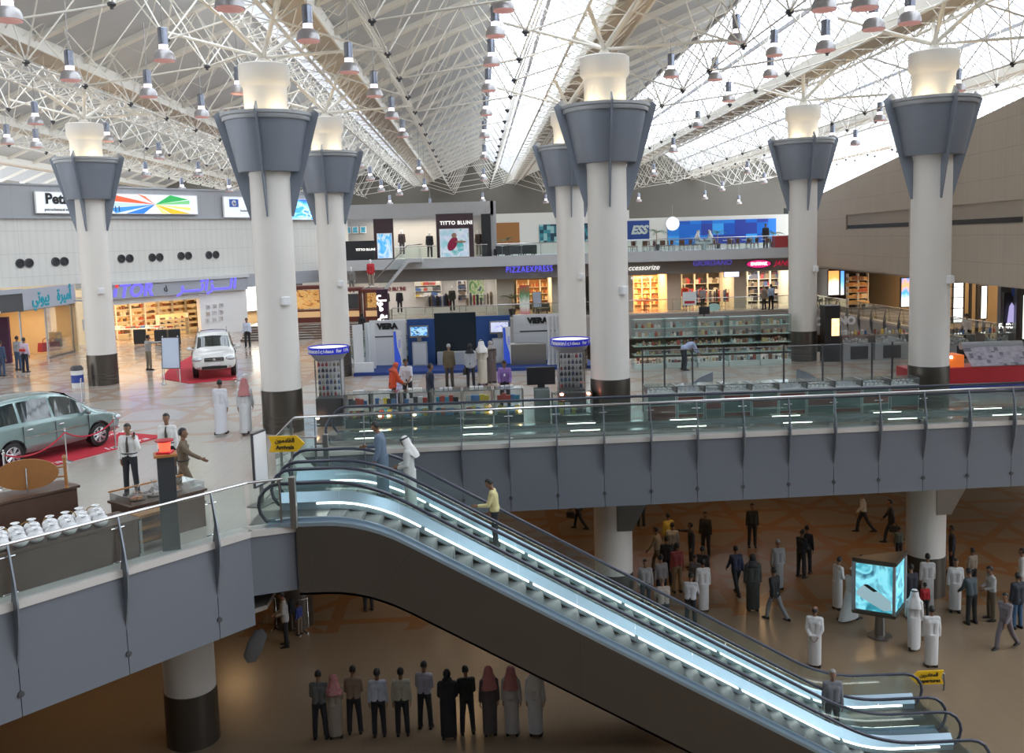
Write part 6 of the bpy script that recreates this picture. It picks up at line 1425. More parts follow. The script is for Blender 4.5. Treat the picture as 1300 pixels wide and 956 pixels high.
def tower_goods(x,y,tag_):
    for r in range(6):
        goods('bottle',[(x-.33+.13*q,y-.12,1.0+.2*r) for q in range(6)],(.09,.09,.15),'cloth','one of the small dark items hanging in the %s display tower'%tag_,'gadget','items in the %s display tower'%tag_,jit=.15)
x=XF(411,YC+.7); tower('round topped display tower with blue band at the left end of the counters',x,YC+.9); tower_goods(x,YC+.9,'left')
x=XF(722,YC+.9); tower('round topped display tower with blue band beside the large middle column',x,YC+.9); tower_goods(x,YC+.9,'right')
cr=XF(706,YC),XF(738,YC); glass_case('short glass counter with red glow at the foot of the large middle column',XF(696,YC),XF(746,YC),YC-.55,YC-.1,.28,1.0,cb)
goods('box',[(XF(700,YC)+.2*q,YC-.3,.3) for q in range(5)],(.16,.12,.3),'elec','one of the boxes in the short counter by the middle column','boxed goods','boxes in the short counter')
for px in (713,747): 
    o=MB().lathe([(0,0),(.05,.01),(.06,.05),(0,.09)],10).build('counter_spot_lamp',emis('red_spot_%d'%px,(1,.2,.12),16)); p=PY(px,509,YC-.5); o.location=(p.x,YC-.62,.95); tag(o,'small glowing red lamp at the '+('left' if px==713 else 'right')+' end of the short counter by the middle column','lamp')
# ------------------------------------------------------------------ jewellery counters right of the middle column
tl=mat('teal_grey_front',(.14,.19,.175),.4,var=.04); rd=mat('brick_red_front',(.23,.045,.03),.4,var=.05)
pxs=[818,857,893,916,953,988,1024,1060,1095,1131,1169]
for i in range(10):
    a,b=XF(pxs[i],30.3)+.02,XF(pxs[i+1],30.3)-.02; k=i%2
    fr=[(tl,.03,.32),(rd,.34,.62),(tl,.64,.9)] if k==0 else [(rd,.03,.2),(tl,.22,.55),(rd,.57,.76),(tl,.78,.9)]
    if i==0: fr=[(rd,.03,.5),(tl,.52,.9)]
    glass_case(('%s of the jewellery counters right of the large middle column'%['leftmost','second from left','third from left','fourth from left','fifth from left','sixth from left','seventh from left','third from right','second from right','rightmost'][i]),a,b,30.25,30.95,.92,1.12,T['wpanel'],fr,shelves=(),name='jewellery_counter')
    n=5
    for r in range(2): goods(['stand','frameitem'][i%2] if i%3 else 'stand',[(a+.1+(b-a-.2)*(q+.5)/n,30.42+.28*r,.925) for q in range(n)],(.12,.12,.13),'white','one of the small white jewellery stands inside the glass topped counters','jewellery stand','jewellery stands in the counters',jit=.1)
# tall glass screen behind them
t=thing('glass_screen','tall clear glass screen on thin posts behind the jewellery counters','glass screen',(XF(814,32),32.0,0)); X0=XF(814,32)
for i,px in enumerate((814,842,878,918,995,1045,1070,1108,1134,1166)): x=XF(px,32)-X0; MB().box(x-.025,x+.025,-.025,.025,0,2.15).build('post',T['dark'],t)
ps=[XF(p,32)-X0 for p in (814,842,878,918,995,1045,1108,1166)]
for a,b in zip(ps[:-1],ps[1:]): MB().box(a+.03,b-.03,-.006,.006,.3,2.1).build('glass_panel',T['sglass'],t)
MB().box(ps[0],ps[-1],-.015,.015,2.1,2.13).build('top_rail',T['chrome'],t)
for px,py,l in ((893,478,'left grey slanted desk panel behind the jewellery counters'),(1023,470,'right grey slanted desk panel behind the jewellery counters')):
    p=P(px,py+20); s=1 if px<1000 else -1; m=MB(Matrix.Rotation(PI/2,4,'X')); m.prism([(-.5*s,.0),(.35*s,0),(.35*s,.95),(-.15*s,.75),(-.5*s,.5)],-.03,.03); o=m.build('desk_panel',T['capital']); o.location=(PY(px,470,34.5).x,34.5,0); tag(o,l,'panel')
# ------------------------------------------------------------------ glass gift shelves at the back
gx=[XF(p,42.6) for p in (803,850,897,944,990,1006)]
gx=[XF(803,42.6)+ (XF(1005,42.6)-XF(803,42.6))*i/5 for i in range(6)]
for i in range(5):
    a,b=gx[i]+.02,gx[i+1]-.02; t=thing('gift_shelf','%s of the pale green glass gift shelves behind the hall'%['leftmost','second from left','middle one','second from right','rightmost'][i],'shelf',((a+b)/2,42.9,0)); w=(b-a)/2
    MB().rbox(-w,w,-.35,.6,0,.22,.01).build('plinth',T['glwhite'] if 'glwhite' in T else T.setdefault('glwhite',mat('pale_green_white',(.55,.66,.62),.3)),t)
    for r in range(5):
        z=.62+.4*r; d=.3-.09*r; MB().box(-w,w,-.35+.09*r,.45,z-.012,z+.012).build('shelf',T['shelfg'] if 'shelfg' in T else T.setdefault('shelfg',mat('green_glass_edge',(.42,.62,.56),.15,spec=.8)),t)
    for x in (-w,w): MB().box(x-.01,x+.01,-.3,.5,.22,2.3).build('side_glass',T['gglass'],t)
    MB().box(-w,w,.5,.52,.22,2.1).build('back_glass',T['gglass'],t)
    for r in range(5):
        z=.24 if r==0 else .635+.4*(r-1); n=8; goods(['box','bottle','frameitem','bag','stand'],[(a+.12+(b-a-.24)*(q+.5)/n,42.75+.07*r,z) for q in range(n)],(.13,.12,.2),'gift','one of the many small gifts on the pale green glass shelves','gift','gifts on the glass shelves',jit=.3)
for px,l in ((790,'small black till screen on the glass gift shelves, left'),(893,'small black till screen on the glass gift shelves beside the stooping man')):
    p=XF(893 if px==893 else 862,43.2); 
p=XF(893,43.4); t=thing('till_screen','black till screen standing above the glass gift shelves near the stooping man','screen',(p,43.3,2.26)); MB().rbox(-.25,.25,-.03,.03,.1,.45,.01).build('screen',T['black'],t); MB().bar((0,.02,0),(0,.02,.15),.03,8).build('stand',T['black'],t)
t=thing('hanging_notice','white notice with red print hanging above the glass gift shelves','notice',(XF(875,44),44,2.75)); MB().box(-.32,.32,-.01,.01,0,.62).build('notice_sheet',T['wpanel'],t); MB().box(-.24,.24,-.014,-.01,.08,.2).build('red_print',T['red'],t); MB().bar((0,0,.62),(0,0,.68),.01,5).build('hanger',T['steel'],t)
MB().bar((0,0,-.5),(0,0,0),.012,6).build('pole',T['steel'],t)
# round lamps heads on stands like (790,412),(905,412)
for px in (788,906):
    t=thing('round_light_sign','pale green round sign on a stalk above the gift shelves, %s one'%('left' if px<800 else 'right'),'sign',(XF(px,43.3),43.3,2.25)); MB(Matrix.Translation((0,0,.42))@Matrix.Rotation(PI/2,4,'X')).lathe([(.3,-.02),(.3,.02)],20,sy=.6).build('disc',T['shelfg'],t); MB().bar((0,0,0),(0,0,.3),.015,6).build('stalk',T['steel'],t)
# ------------------------------------------------------------------ television booth
YB2=43.4
bl=mat('booth_blue',(.02,.07,.24),.5,var=.05); blc=mat('booth_blue_carpet',(.012,.04,.19),.8,var=.1)
x0,x1=XF(443,YB2),XF(752,YB2)
o=MB().rbox(x0,x1,YB2,YB2+3.4,0.0,.14,.01).build('booth_floor',blc); tag(o,'raised blue carpeted floor of the television booth','platform')
def bwall(label,px0,px1,y,z0,z1,m,txt_=None,th=.1):
    a,b=XF(px0,y),XF(px1,y); t=thing('booth_wall',label,'booth wall',((a+b)/2,y,z0)); w=(b-a)/2; MB().rbox(-w,w,0,th,0,z1-z0,.01).build('wall_panel',m,t)
    if txt_: text('lettering',txt_,.36,T['ink'],facing(V((0,-.02,(z1-z0)*.86)),(1,0,0)),t,bold=.03,shear=-.05); MB().box(-w*.75,w*.75,-.012,0,(z1-z0)*.62,(z1-z0)*.65).build('small_print',T['dark'],t)
    return t
wp2=mat('booth_white',(.66,.67,.68),.35,var=.02)
bwall('white left wall of the television booth with black heading letters',466,512,YB2+2.6,.14,2.35,wp2,'VIERA'); bwall('blue back wall of the television booth left of the dark screen',514,549,YB2+2.6,.14,2.35,bl); bwall('large dark panel in the middle of the television booth',549,602,YB2+2.6,.14,2.6,mat('dark_screen_panel',(.012,.022,.03),.25)); bwall('blue back wall of the television booth right of the dark panel',602,646,YB2+2.6,.14,2.4,bl); bwall('white right wall of the television booth with black heading letters',650,712,YB2+2.6,.14,2.4,wp2,'VIERA')
t=thing('side_stand','white angled side stand with mirror panels at the left end of the booth','stand',(XF(447,YB2+.3),YB2+.3,.14)); 
for k in range(3): MB(Matrix.Translation((.1+.22*k,.2+.5*k,0))@Matrix.Rotation(.5,4,'Z')).rbox(-.25,.25,-.03,.03,0,2.2,.01).build('side_panel',wp2 if k!=1 else T['sglass'],t)
MB().rbox(-.1,.8,-.05,.1,0,.45,.02).build('side_foot',wp2,t)
def tv(label,px,w,h,z,y,pic,stand=True):
    x=XF(px,y); t=thing('television',label,'television',(x,y,z)); MB().rbox(-w/2,w/2,0,.1,.0,h,.02).build('housing',T['steel'],t); MB().box(-w/2+.06,w/2-.06,-.006,0,.1,h-.06).build('screen',pic,t)
    if stand: MB().rbox(-w/2+.1,w/2-.1,-.02,.35,-z+.14,-.22,.02).build('cabinet',T['rim'],t); MB().box(-.1,.1,.05,.1,-.24,.02).build('neck',T['steel'],t); MB().box(-w/2+.16,w/2-.16,-.03,-.02,-z+.2,-.28).build('speaker_grille',T['slab2'],t)
    return t
tv('flat television with a blue and white picture on the blue booth wall',529,.92,.58,1.5,YB2+2.0,picture('tv_a',[(.01,.02,.03),(.05,.3,.7),(.5,.8,1),(.02,.05,.1)],4,2.5,.5)); tv('flat television with a pale picture at the right of the booth, behind the robed people',632,.95,.62,1.55,YB2+2.0,picture('tv_b',[(.5,.5,.9),(.8,.85,1),(.3,.35,.8)],5,2.5,.35))
def flag(label,px,y):
    x=XF(px,y); t=thing('feather_banner',label,'banner',(x,y,.14)); MB().bar((0,0,0),(0,0,1.9),.012,6).build('pole',T['chrome'],t); MB().box(0,.36,-.005,.005,.1,1.85).build('banner_cloth',wp2,t); m=MB(); m.add([(.02,-.01,.1),(.34,-.01,.1),(.30,-.01,.6),(.16,-.01,1.1),(.12,-.01,1.8),(.02,-.01,1.8),(.02,-.01,.9)],[tuple(range(7))]); m.build('blue_wave',mat('banner_blue',(.03,.09,.6),.5,emit=(.03,.08,.5),es=.2) if 'banner_blue' not in bpy.data.materials else bpy.data.materials['banner_blue'],t); text('lettering','VIERA',.16,bpy.data.materials['banner_blue'],facing(V((.28,-.02,1.2)),(1,0,0))@Matrix.Rotation(PI/2,4,'Z'),t,ext=.002)
flag('blue and white upright banner left of the booth television',496,YB2+.9); flag('blue and white upright banner right of the robed people',636,YB2+.9)
o=MB().rbox(-.9,.9,0,.45,0,.62,.02).build('low_console',T['rim']); o.location=(XF(575,YB2+1.9),YB2+1.9,.14); tag(o,'silver low console under the dark booth panel','cabinet')
o=MB().rbox(-.85,.85,0,.6,0,1.0,.02).build('amplifier_rack',T['steel']); o.location=(XF(668,YB2+1.0),YB2+1.0,.14); tag(o,'grey metal rack of equipment at the right of the booth','cabinet')
for k in range(3):
    t=thing('white_sculpture_panel',['left','middle','right'][k]+' tall white flared panel at the right end of the booth','panel',(XF(695+5*k,YB2+.8),YB2+.8,.14)); MB().lathe([(.12,0),(.04,.5),(.05,1.2),(.12,2.3)],14).build('flared_body',wp2,t,smooth=50)
# ------------------------------------------------------------------ right side counters and kiosk
def rcounter(label,px0,px1,y,n,pal='white'):
    a,b=XF(px0,y),XF(px1,y); glass_case(label,a,b,y,y+.8,.72,1.15,T['rim'],shelves=(),name='cosmetics_counter')
    goods(['bottle','stand','box'],[(a+.1+(b-a-.2)*(q+.5)/n,y+.4,.725) for q in range(n)],(.14,.14,.24),pal,'one of the cosmetics inside the right hand glass counters','cosmetics','cosmetics in the right hand counters')
    goods(['bottle','box'],[(a+.1+(b-a-.2)*(q+.5)/n,y+.5,1.165) for q in range(n)],(.1,.1,.2),'mix','one of the cosmetics standing on the right hand glass counters','cosmetics','cosmetics on the right hand counters')
    for q in range(max(1,int((b-a)/1.6))):
        o=MB().rbox(-.42,.42,-.02,.0,.06,.66,.01).build('front_drawer',T['black']); o.parent=bpy.data.objects[[o2.name for o2 in bpy.data.objects if o2.name.startswith('cosmetics_counter')][-1]]; o.location=(-(b-a)/2+.8+1.6*q,-.405,0)
rcounter('grey and black glass counter left of the large right column',1070,1110,43,8); rcounter('grey and black glass counter touching the large right column',1112,1160,43,9); rcounter('glass counter right of the large right column, before the man in the white shirt',1206,1240,42,7); rcounter('glass counter at the right by the perfume advert',1252,1290,42,7)
m=MB(); o=m.rbox(-.35,.35,-.35,.35,0,2.6,.02).build('display_cabinet',T['ink']); o.location=(XF(1056,43),43.2,0); tag(o,'tall black display cabinet with a lit gold window right of the back right column','cabinet'); MB().box(-.05,.3,-.37,-.35,1.2,2.0).build('lit_window',picture('gold_win',[(1,.6,.2),(1,.85,.5)],3,4,1.2),o)
sign_text('counter_sign','white block letter sign over the counters right of the back right column','ROMANO',.5,T['wpanel'],1056,408,43.5,bold=.03)
def kiosk(x,y):
    t=thing('kiosk','red kiosk with orange lamp ends and a silver curved newspaper canopy','kiosk',(x,y,0)); 
    MB().rbox(-2.6,3.4,-.5,.6,0,.9,.02).build('counter',T['red'],t); MB().box(-2.6,3.4,-.52,-.5,.04,.3).build('blue_band',mat('kiosk_blue',(.02,.04,.35),.4),t)
    og=mat('kiosk_orange',(.75,.16,.02),.4,emit=(.9,.2,.03),es=.3)
    MB().rbox(-1.2,-.5,-.4,.4,.9,1.35,.02).build('orange_end',og,t); MB().rbox(2.2,3.2,-.4,.4,.9,1.4,.02).build('orange_end',og,t)
    m=MB(); m.tube([(-.4,.1,1.62),(1.9,.1,1.62)],.14,12); m.build('canopy_roll',T['rim'],t,smooth=50)
    m=MB(); m.add([(-.4,-.02,1.6),(1.9,-.02,1.6),(2.05,-.55,.95),(-.3,-.55,.95),(-.4,.0,1.58),(1.9,.0,1.58),(2.05,-.53,.92),(-.3,-.53,.92)],[(0,1,2,3),(7,6,5,4),(3,2,6,7),(0,3,7,4),(1,5,6,2)]); m.build('newspaper_sheet',tiles('newsprint',[(.45,.43,.50),(.36,.34,.42),(.50,.48,.55),(.2,.2,.25),(.45,.43,.5)],7),t)
    for s in (-1.0,2.3):
        MB().ell((s,-.42,1.28),.05,8,6).build('spot_lamp',emis('kiosk_spot%d'%int(s*10),(1,.75,.85),18),t)
kiosk(XF(1240,34),34.2)
# ------------------------------------------------------------------ lower floor: light box, barrier, hanging leaf
p=P(1117,808,LF); t=thing('light_box_stand','three sided grey light box on a steel foot showing a silver car poster','advert',(p.x,p.y,LF),-.38)
MB().lathe([(.36,0),(.36,.04),(.16,.08),(.14,.9)],20).build('foot',T['steel'],t,smooth=40)
A_=[(-.80,-.42),(.38,-.62),(.72,.55)]; import itertools
MB().prism([(-.84,-.40),(-.80,-.46),(.36,-.68),(.42,-.66),(.78,.55),(.70,.60)],.86,.95).prism([(-.84,-.40),(-.80,-.46),(.36,-.68),(.42,-.66),(.78,.55),(.70,.60)],2.5,2.62).build('box_frame',T['dsteel'],t)
for (a,b) in ((A_[0],A_[1]),(A_[1],A_[2]),(A_[2],A_[0])):
    a3,b3=V((*a,.95)),V((*b,.95)); u_=(b3-a3).normalized(); L=(b3-a3).length; F=frame(a3,u_); MB(F).box(0,L,-.05,-.02,0,1.55).build('box_side',T['steel'],t)
    pic=picture('car_poster%d'%int(L*10),[(.01,.05,.08),(.03,.25,.33),(.2,.6,.7),(.02,.1,.16)],L,1.6,.9)
    m=MB(); m.box(0,L-.1,0,.02,0,1.45); o=m.build('poster_face',pic,t); o.matrix_basis=F@Matrix.Translation((.05,-.02,.05))
    for e in (0,L): MB(F).box(e-.04,e+.02,-.05,.03,0,1.55).build('edge_strip',T['rim'],t)
u_=(V((*A_[1],0))-V((*A_[0],0))).normalized(); F=frame(V((*A_[0],.95)),u_)
m=MB(F); m.add([(.1,.012,.62),(.35,.012,.9),(.85,.012,.62),(1.1,.012,.42),(1.12,.012,.16),(.9,.012,.1),(.45,.012,.32),(.12,.012,.5)],[tuple(range(7,-1,-1))]); m.build('poster_car',mat('poster_silver',(.5,.7,.75),.4,emit=(.4,.65,.75),es=.3),t)
m=MB(F); m.add([(.3,.02,.84),(.42,.02,.88),(.72,.02,.70),(.6,.02,.66)],[(3,2,1,0)]); m.build('poster_windscreen',T['ink'],t)
q0,q1=P(300,829,LF),P(362,836,LF)
q0=P(318,826,LF); q1=P(356,822,LF)
u_=V((q1.x-q0.x,q1.y-q0.y,0)).normalized(); 
def barrier(a,b,label):
    t=thing('crowd_barrier',label,'barrier',a,math.atan2((b-a).y,(b-a).x)); L=(b-a).length; m=MB(); m.tube([(0,0,.1),(0,0,1.1),(L,0,1.1),(L,0,.1)],.022,8); m.tube([(0,0,.2),(L,0,.2)],.018,6); m.build('frame',T['chrome'],t,smooth=60)
    n=int(L/.13)
    for i in range(1,n): MB().bar((L*i/n,0,.2),(L*i/n,0,1.1),.009,5).build('bar',T['chrome'],t)
    for x in (0.15,L-.15): MB().bar((x,-.25,.02),(x,.25,.02),.02,6).build('foot',T['chrome'],t)
barrier(P(296,797,LF),P(352,800,LF),'steel crowd barrier on the lower floor left of the man with the backpack'); barrier(P(372,806,LF),P(392,800,LF),'steel crowd barrier on the lower floor right of the man with the backpack')
t=thing('grey_leaf_sign','grey curved leaf shaped panel hanging on wires under the floor edge','sign',PY(324,820,21.8)); m=MB(Matrix.Rotation(.45,4,'Y')); m.lathe([(.02,-.45),(.16,-.35),(.2,0),(.16,.35),(.02,.45)],14,sy=.25); m.build('panel',T['fin'],t,smooth=60)
for s in (-.12,.2): MB().bar((s,0,.2),(s,0,3.0),.006,4).build('wire',T['dark'],t)
# ------------------------------------------------------------------ pendant lamps
LS=[(10,12),(89,92),(208,66),(188,114),(303,110),(256,141),(45,150),(46,181),(9,176),(136,173),(202,196),(185,219),(252,219),(231,238),(291,239),(269,256),(291,-4),(391,40),(443,82),(475,114),(497,143),(511,168),(532,216),(539,238),(470,224),(456,207),(484,239),(495,257),(507,244),(546,260),(403,162),
(639,2),(629,36),(624,74),(620,108),(617,140),(615,169),(615,197),(614,225),(613,253),(693,255),(935,45),(852,90),(908,94),(983,62),(978,90),(925,122),(886,156),(855,188),(830,219),(811,253),(949,216),(970,229),(917,239),(938,256),(1048,54),(1155,18),(1109,26),(1098,-3),(1117,147),(1057,173),(1086,179),(1216,108),(1046,0),(700,238),(1000,236),(1027,250),(895,250)]
T['lamp_cap']=mat('lamp_housing_metal',(.26,.28,.34),.25,metal=.85,var=.05); T['lamp_shade']=mat('lamp_shade_grey',(.42,.40,.40),.35,metal=.5,var=.05); T['lamp_glow']=emis('lamp_glow_pink',(1,.80,.88),3.2); T['lamp_rim']=mat('lamp_rim_rose',(.5,.33,.31),.4,emit=(1,.5,.45),es=.2)
lp=None
for i,(x,y) in enumerate(LS):
    zl=12.5 if 600<x<1000 else 11.6
    if y<0: zl=11.2
    yh=306.5-.03*(x-650)+0; d=(zl-6)*1200/max(20,(yh-y)); 
    if d>50: d=min(96,50+(d-50)*.5)
    p=PY(x,y,d); zt=13.4; rod=max(.3,zt-p.z-.55); 
    lab='one of the grey dome pendant lamps with dark metal tops hanging under the roof'
    if lp is None:
        lp=thing('pendant_lamp',lab,'pendant lamp',p,0,'grey dome pendant lamps under the roof')
        MB().lathe([(.13,.18),(.13,.62),(.11,.64),(.03,.66)],16).build('housing',T['lamp_cap'],lp,smooth=40)
        MB().lathe([(.14,.04),(.12,.10),(.12,.18)],16,cap=False).build('glass_neck',T['lamp_glow'],lp,smooth=50)
        MB().lathe([(.15,.06),(.235,.0),(.28,-.10),(.295,-.22),(.285,-.22),(.27,-.10),(.225,-.01),(.15,.04)],20,cap=False).build('shade',T['lamp_shade'],lp,smooth=60)
        MB().lathe([(.283,-.245),(.25,-.2),(.1,-.12),(0,-.10)],20,cap=False).build('diffuser',T['lamp_rim'],lp,smooth=60)
        MB().bar((0,0,.66),(0,0,1.66),.012,5).build('rod',T['steel'],lp); lk=kids(lp); o=lp; first=True
    else: o=copy_tree(lp,p,0,ch=lk)
    for c in [q for q in bpy.data.objects[-1:]] if False else []: pass
    o['rodlen']=rod
for o in [q for q in bpy.data.objects if q.name.startswith('pendant_lamp')]:
    rod=o['rodlen']; del o['rodlen']
    for c in kids(o):
        if c.name.startswith('rod'): c.scale=(1,1,rod); c.location=(0,0,.66*(1-rod))
# ------------------------------------------------------------------ people placed
for k in list(POSES):
    q=POSES[k]; mx=lambda a:tuple((-v[0],v[1],v[2]) for v in a)
    POSES[k+'_m']=dict(la=mx(q['ra']),ra=mx(q['la']),ll=mx(q['rl']),rl=mx(q['ll']),lean=q['lean'],head=(-q['head'][0],q['head'][1]))
def fpos(x,y,z=0): p=P(x,y,z); return (p.x,p.y,z)
def hpos(x,y,z=0,h=1.74): p=P(x,y,z+h); return (p.x,p.y,z)
KH=(.16,.115,.075)
def tie(t,J):
    a=J['neck']+J['fw']*.08-J['up']*.03; b=J['waist']+J['fw']*.125-J['up']*.02; c=J['chest']+J['fw']*.135; x=V((.022,0,0)); m=MB()
    for p,q,w0,w1 in ((a,c,.6,1.0),(c,b,1.0,1.3)): m.add([p-x*w0,p+x*w0,q+x*w1,q-x*w1]+[v-J['fw']*.03 for v in (p-x*w0,p+x*w0,q+x*w1,q-x*w1)],[(0,1,2,3),(7,6,5,4),(0,4,5,1),(1,5,6,2),(3,7,4,0),(2,6,7,3)])
    m.build('tie',cm((.07,.06,.045)),t); belt(t,J)
def belt(t,J):
    pts=[J['pel']+J['up']*.085+V((.185*math.cos(a),.135*math.sin(a),0)) for a in [2*PI*i/20 for i in range(20)]]
    MB().tube(pts,.016,6,closed=True).build('belt',cm((.012,.01,.01),.4),t)
def phone(t,J):
    p=J['wrL' if J['wrL'].z>J['wrR'].z else 'wrR']; MB().rbox(-.012,.012,-.03,.03,0,.11,.004).build('mobile_phone',T['ink'],t,loc=p+V((0,.0,.06)))
def bagx(c=(.02,.02,.02)):
    def f(t,J):
        p=J['wrL']; m=MB(); m.rbox(-.07,.07,-.18,.18,-.36,-.10,.03); m.tube([(0,-.12,-.12),(0,-.06,0),(0,.06,0),(0,.12,-.12)],.012,6); m.build('handbag',cm(c),t,loc=p)
    return f
def pack(t,J):
    m=MB(); m.rbox(-.14,.14,-.30,-.13,0,.42,.05); m.build('backpack',cm((.012,.014,.02)),t,loc=J['waist']+V((0,0,.0)))
def agtie(t,J): tie(t,J); phone(t,J)
def badge(t,J): belt(t,J); MB().rbox(-.03,.03,0,.012,0,.08,.004).build('badge',T['wpanel'],t,loc=J['chest']+J['fw']*.13+V((-.07,0,0)))
person(fpos(168,628),178,'security guard in white shirt and dark tie talking on a phone','phone_m',extra=agtie,h=1.0)
person(fpos(217,613),176,'security guard in white shirt and tie standing behind the dark pillar','stand',extra=tie,h=1.02)
person(fpos(236,638),-82,'officer in brown khaki uniform striding right past the dark pillar','swing',tc=KH,bottom=KH,extra=badge,h=1.03)
person(fpos(282,551),-4,'man in a white robe with bare dark hair walking away, left of the pair','stroll',top='thobe',tc=(.68,.68,.72))
person(fpos(313,550),4,'man in a pale robe and red checked headcloth walking away beside the column','stroll_m',top='thobe',tc=(.60,.60,.60),head='redghutra')
person(fpos(190,470),-35,'person in a black and white patterned shirt and khaki trousers by the information board','point_m',tc=(.35,.34,.33),bottom=(.22,.19,.14))
person(fpos(315,441),178,'man in a pale blue shirt and black trousers by the brown steps','stand',tc=(.55,.6,.72),h=1.0)
person(fpos(24,470),-20,'person in a grey top and jeans by the corner shop at far left','stand',tc=(.3,.31,.33),bottom=(.05,.09,.16))
person(fpos(33,473),-10,'person in a pink and white top with a red waist bag by the corner shop','stand_m',tc=(.62,.5,.62),bottom=(.02,.025,.05),extra=lambda t,J: MB().rbox(-.16,.16,-.20,-.10,0,.12,.02).build('waist_bag',cm((.6,.04,.03)),t,loc=J['waist']))
person(fpos(3,478),-10,'person in blue cut by the left edge of the photo','stand',tc=(.04,.07,.13),bottom=(.05,.08,.15))
person(hpos(497,460),-60,'woman in a bright orange red top and headscarf at the electronics counters','counter',top='jacket',tc=(.62,.07,.02),head='scarf',hc=(.5,.08,.04),h=.97)
person(hpos(516,456),165,'man in a white t shirt at the electronics counters beside the woman in red','counter',top='tshirt',tc=(.62,.62,.66),skin='A',extra=lambda t,J: None)
person(hpos(545,464),-70,'man in a dark suit looking right behind the electronics counters','stand',top='jacket',tc=(.02,.025,.05),bottom=(.02,.02,.03))
person(hpos(640,458),178,'man in a purple shirt with a lanyard behind the electronics counters','counter',tc=(.26,.15,.42),extra=lambda t,J: MB().rbox(-.03,.03,0,.01,0,.09,.003).build('pass_card',T['wpanel'],t,loc=J['chest']+J['fw']*.14-J['up']*.1))
person(fpos(571,491),-15,'grey haired man in an olive brown jacket watching the dark booth panel','stand',top='jacket',tc=(.10,.075,.04),bottom=(.04,.03,.022),hc=(.3,.29,.28))
person(fpos(598,491),-10,'woman in a pale grey coat and dark headscarf holding a black bag by the booth','stand',top='jacket',tc=(.36,.38,.42),bottom=(.015,.015,.02),head='scarf',extra=bagx())
person(fpos(613,489),10,'person in a long cream robe and white headcloth by the television booth','front',top='thobe',tc=(.58,.53,.45),head='ghutra',h=1.05)
person(fpos(625,486),30,'woman in a taupe coat right of the cream robed person by the booth','front_m',top='abaya',tc=(.12,.09,.09),head='scarf',hc=(.3,.27,.26))
person(fpos(868,470),-80,'man in a pale blue shirt stooping over the glass gift shelves','bend',tc=(.38,.45,.66),bottom=(.015,.018,.03))
person(fpos(1228,444),-5,'man in a white shirt and black trousers at the right hand counters','counter',tc=(.62,.56,.50),bottom=(.015,.015,.015))
person(fpos(892,393),-8,'grey haired man in a pale shirt walking into the dark clothing shop','walk',tc=(.42,.42,.45),bottom=(.03,.03,.03),hc=(.3,.3,.3),h=1.08)
person(fpos(970,393),20,'woman in a beige coat outside the bag shop','stand',top='jacket',tc=(.3,.25,.2),head='scarf',hc=(.4,.33,.25),h=1.05)
person(fpos(979,393),10,'man in a light blue shirt outside the bag shop','stand_m',tc=(.4,.5,.68),h=1.12)
for px,f,l in ((885,-90,'left of the two men in white robes seated face to face on the upper gallery'),(903,90,'right of the two men in white robes seated face to face on the upper gallery')):
    x=XF(px,74.8); person((x,74.8,ZU),f,l,'sit',top='thobe',tc=(.6,.66,.68),head='ghutra',h=1.15)
    c=copy_tree(c0,(x+(.1 if f<0 else -.1)*-1,74.8,ZU),rad(f),'brown cafe chair under the %s robed man on the upper gallery'%('left' if f<0 else 'right'),ch=ch); del c['group']; c.scale=(1.1,1.1,1.0)
person((XF(972,77),77,ZU),178,'person in black standing by the plant at the right of the upper gallery','stand',tc=(.02,.02,.02),h=1.1)
person((XF(457,60),60,0),-20,'woman in black robe and headscarf by the brown stalls','stand',top='abaya',tc=BLK,head='scarf',h=.95)
# on the escalators
YE=22.85
def epos(px,py,dy=0):
    X=PY(px,py,YE).x; Q=zc(X,XN); return (X,YE+dy,Q+.005)
q=epos(487,628); person((q[0],YE+.0,q[2]),84,'man in a grey blue robe leaning forward at the head of the escalator','rail_m',top='thobe',tc=(.12,.17,.24),h=1.05)
q=epos(503,632); person((q[0]+.35,YE+.15,zc(q[0]+.55,XN)+.005),88,'man in a pale striped robe and white headcloth at the head of the escalator','front',top='thobe',tc=(.58,.60,.58),head='ghutra',h=1.03)
q=epos(630,697); X=q[0]; person((X,YE+.1,zc(X,XN)+.02),82,'man in a pale yellow shirt riding the escalator with a hand on the rail','rail',tc=(.62,.55,.27),bottom=(.015,.015,.02),h=1.0)
# lower floor
def low(x,y,f,label,**k): return person(fpos(x,y,LF),f,label,**k)
W_=dict(top='thobe',tc=(.62,.61,.60))
low(1034,846,-25,'balding man in a white robe with hands behind his back near the escalator foot',pose='back',head='bald',**W_)
low(1182,846,-5,'man in a white robe seen from behind above the departures sign',pose='stand',**W_)
low(1160,822,-25,'man in a white robe with white headcloth walking beside the light box',pose='stroll',head='ghutra',hc=(.66,.66,.66),**W_)
low(1063,773,-75,'man in a white robe with hands together left of the light box',pose='front',**W_)
low(1080,787,-60,'man in a white robe and white cap stooping just left of the light box',pose='walk',head='cap',**W_)
low(1093,770,150,'man in a cream robe mostly hidden behind the light box',pose='stand',top='thobe',tc=(.5,.48,.42))
low(1134,768,178,'man in a pale grey robe facing the photographer right of the light box',pose='stand_m',top='thobe',tc=(.42,.44,.44))
low(1177,769,-15,'man in a white robe walking away in front of the right lower column',pose='stroll_m',**W_)
low(1156,784,10,'man in a black shirt partly hidden behind the headcloth man',pose='stand',tc=(.02,.02,.03))
person(fpos(1174,785,LF),0,'small child in a red shirt between two robed men','stand',tc=(.4,.015,.02),h=.66)
low(1212,776,165,'man in a long white robe facing the striped shirt man',pose='stand',**W_)
low(1233,792,12,'man in a dark striped shirt with hands on hips seen from behind',pose='counter',tc=(.06,.08,.09),bottom=(.02,.02,.02))
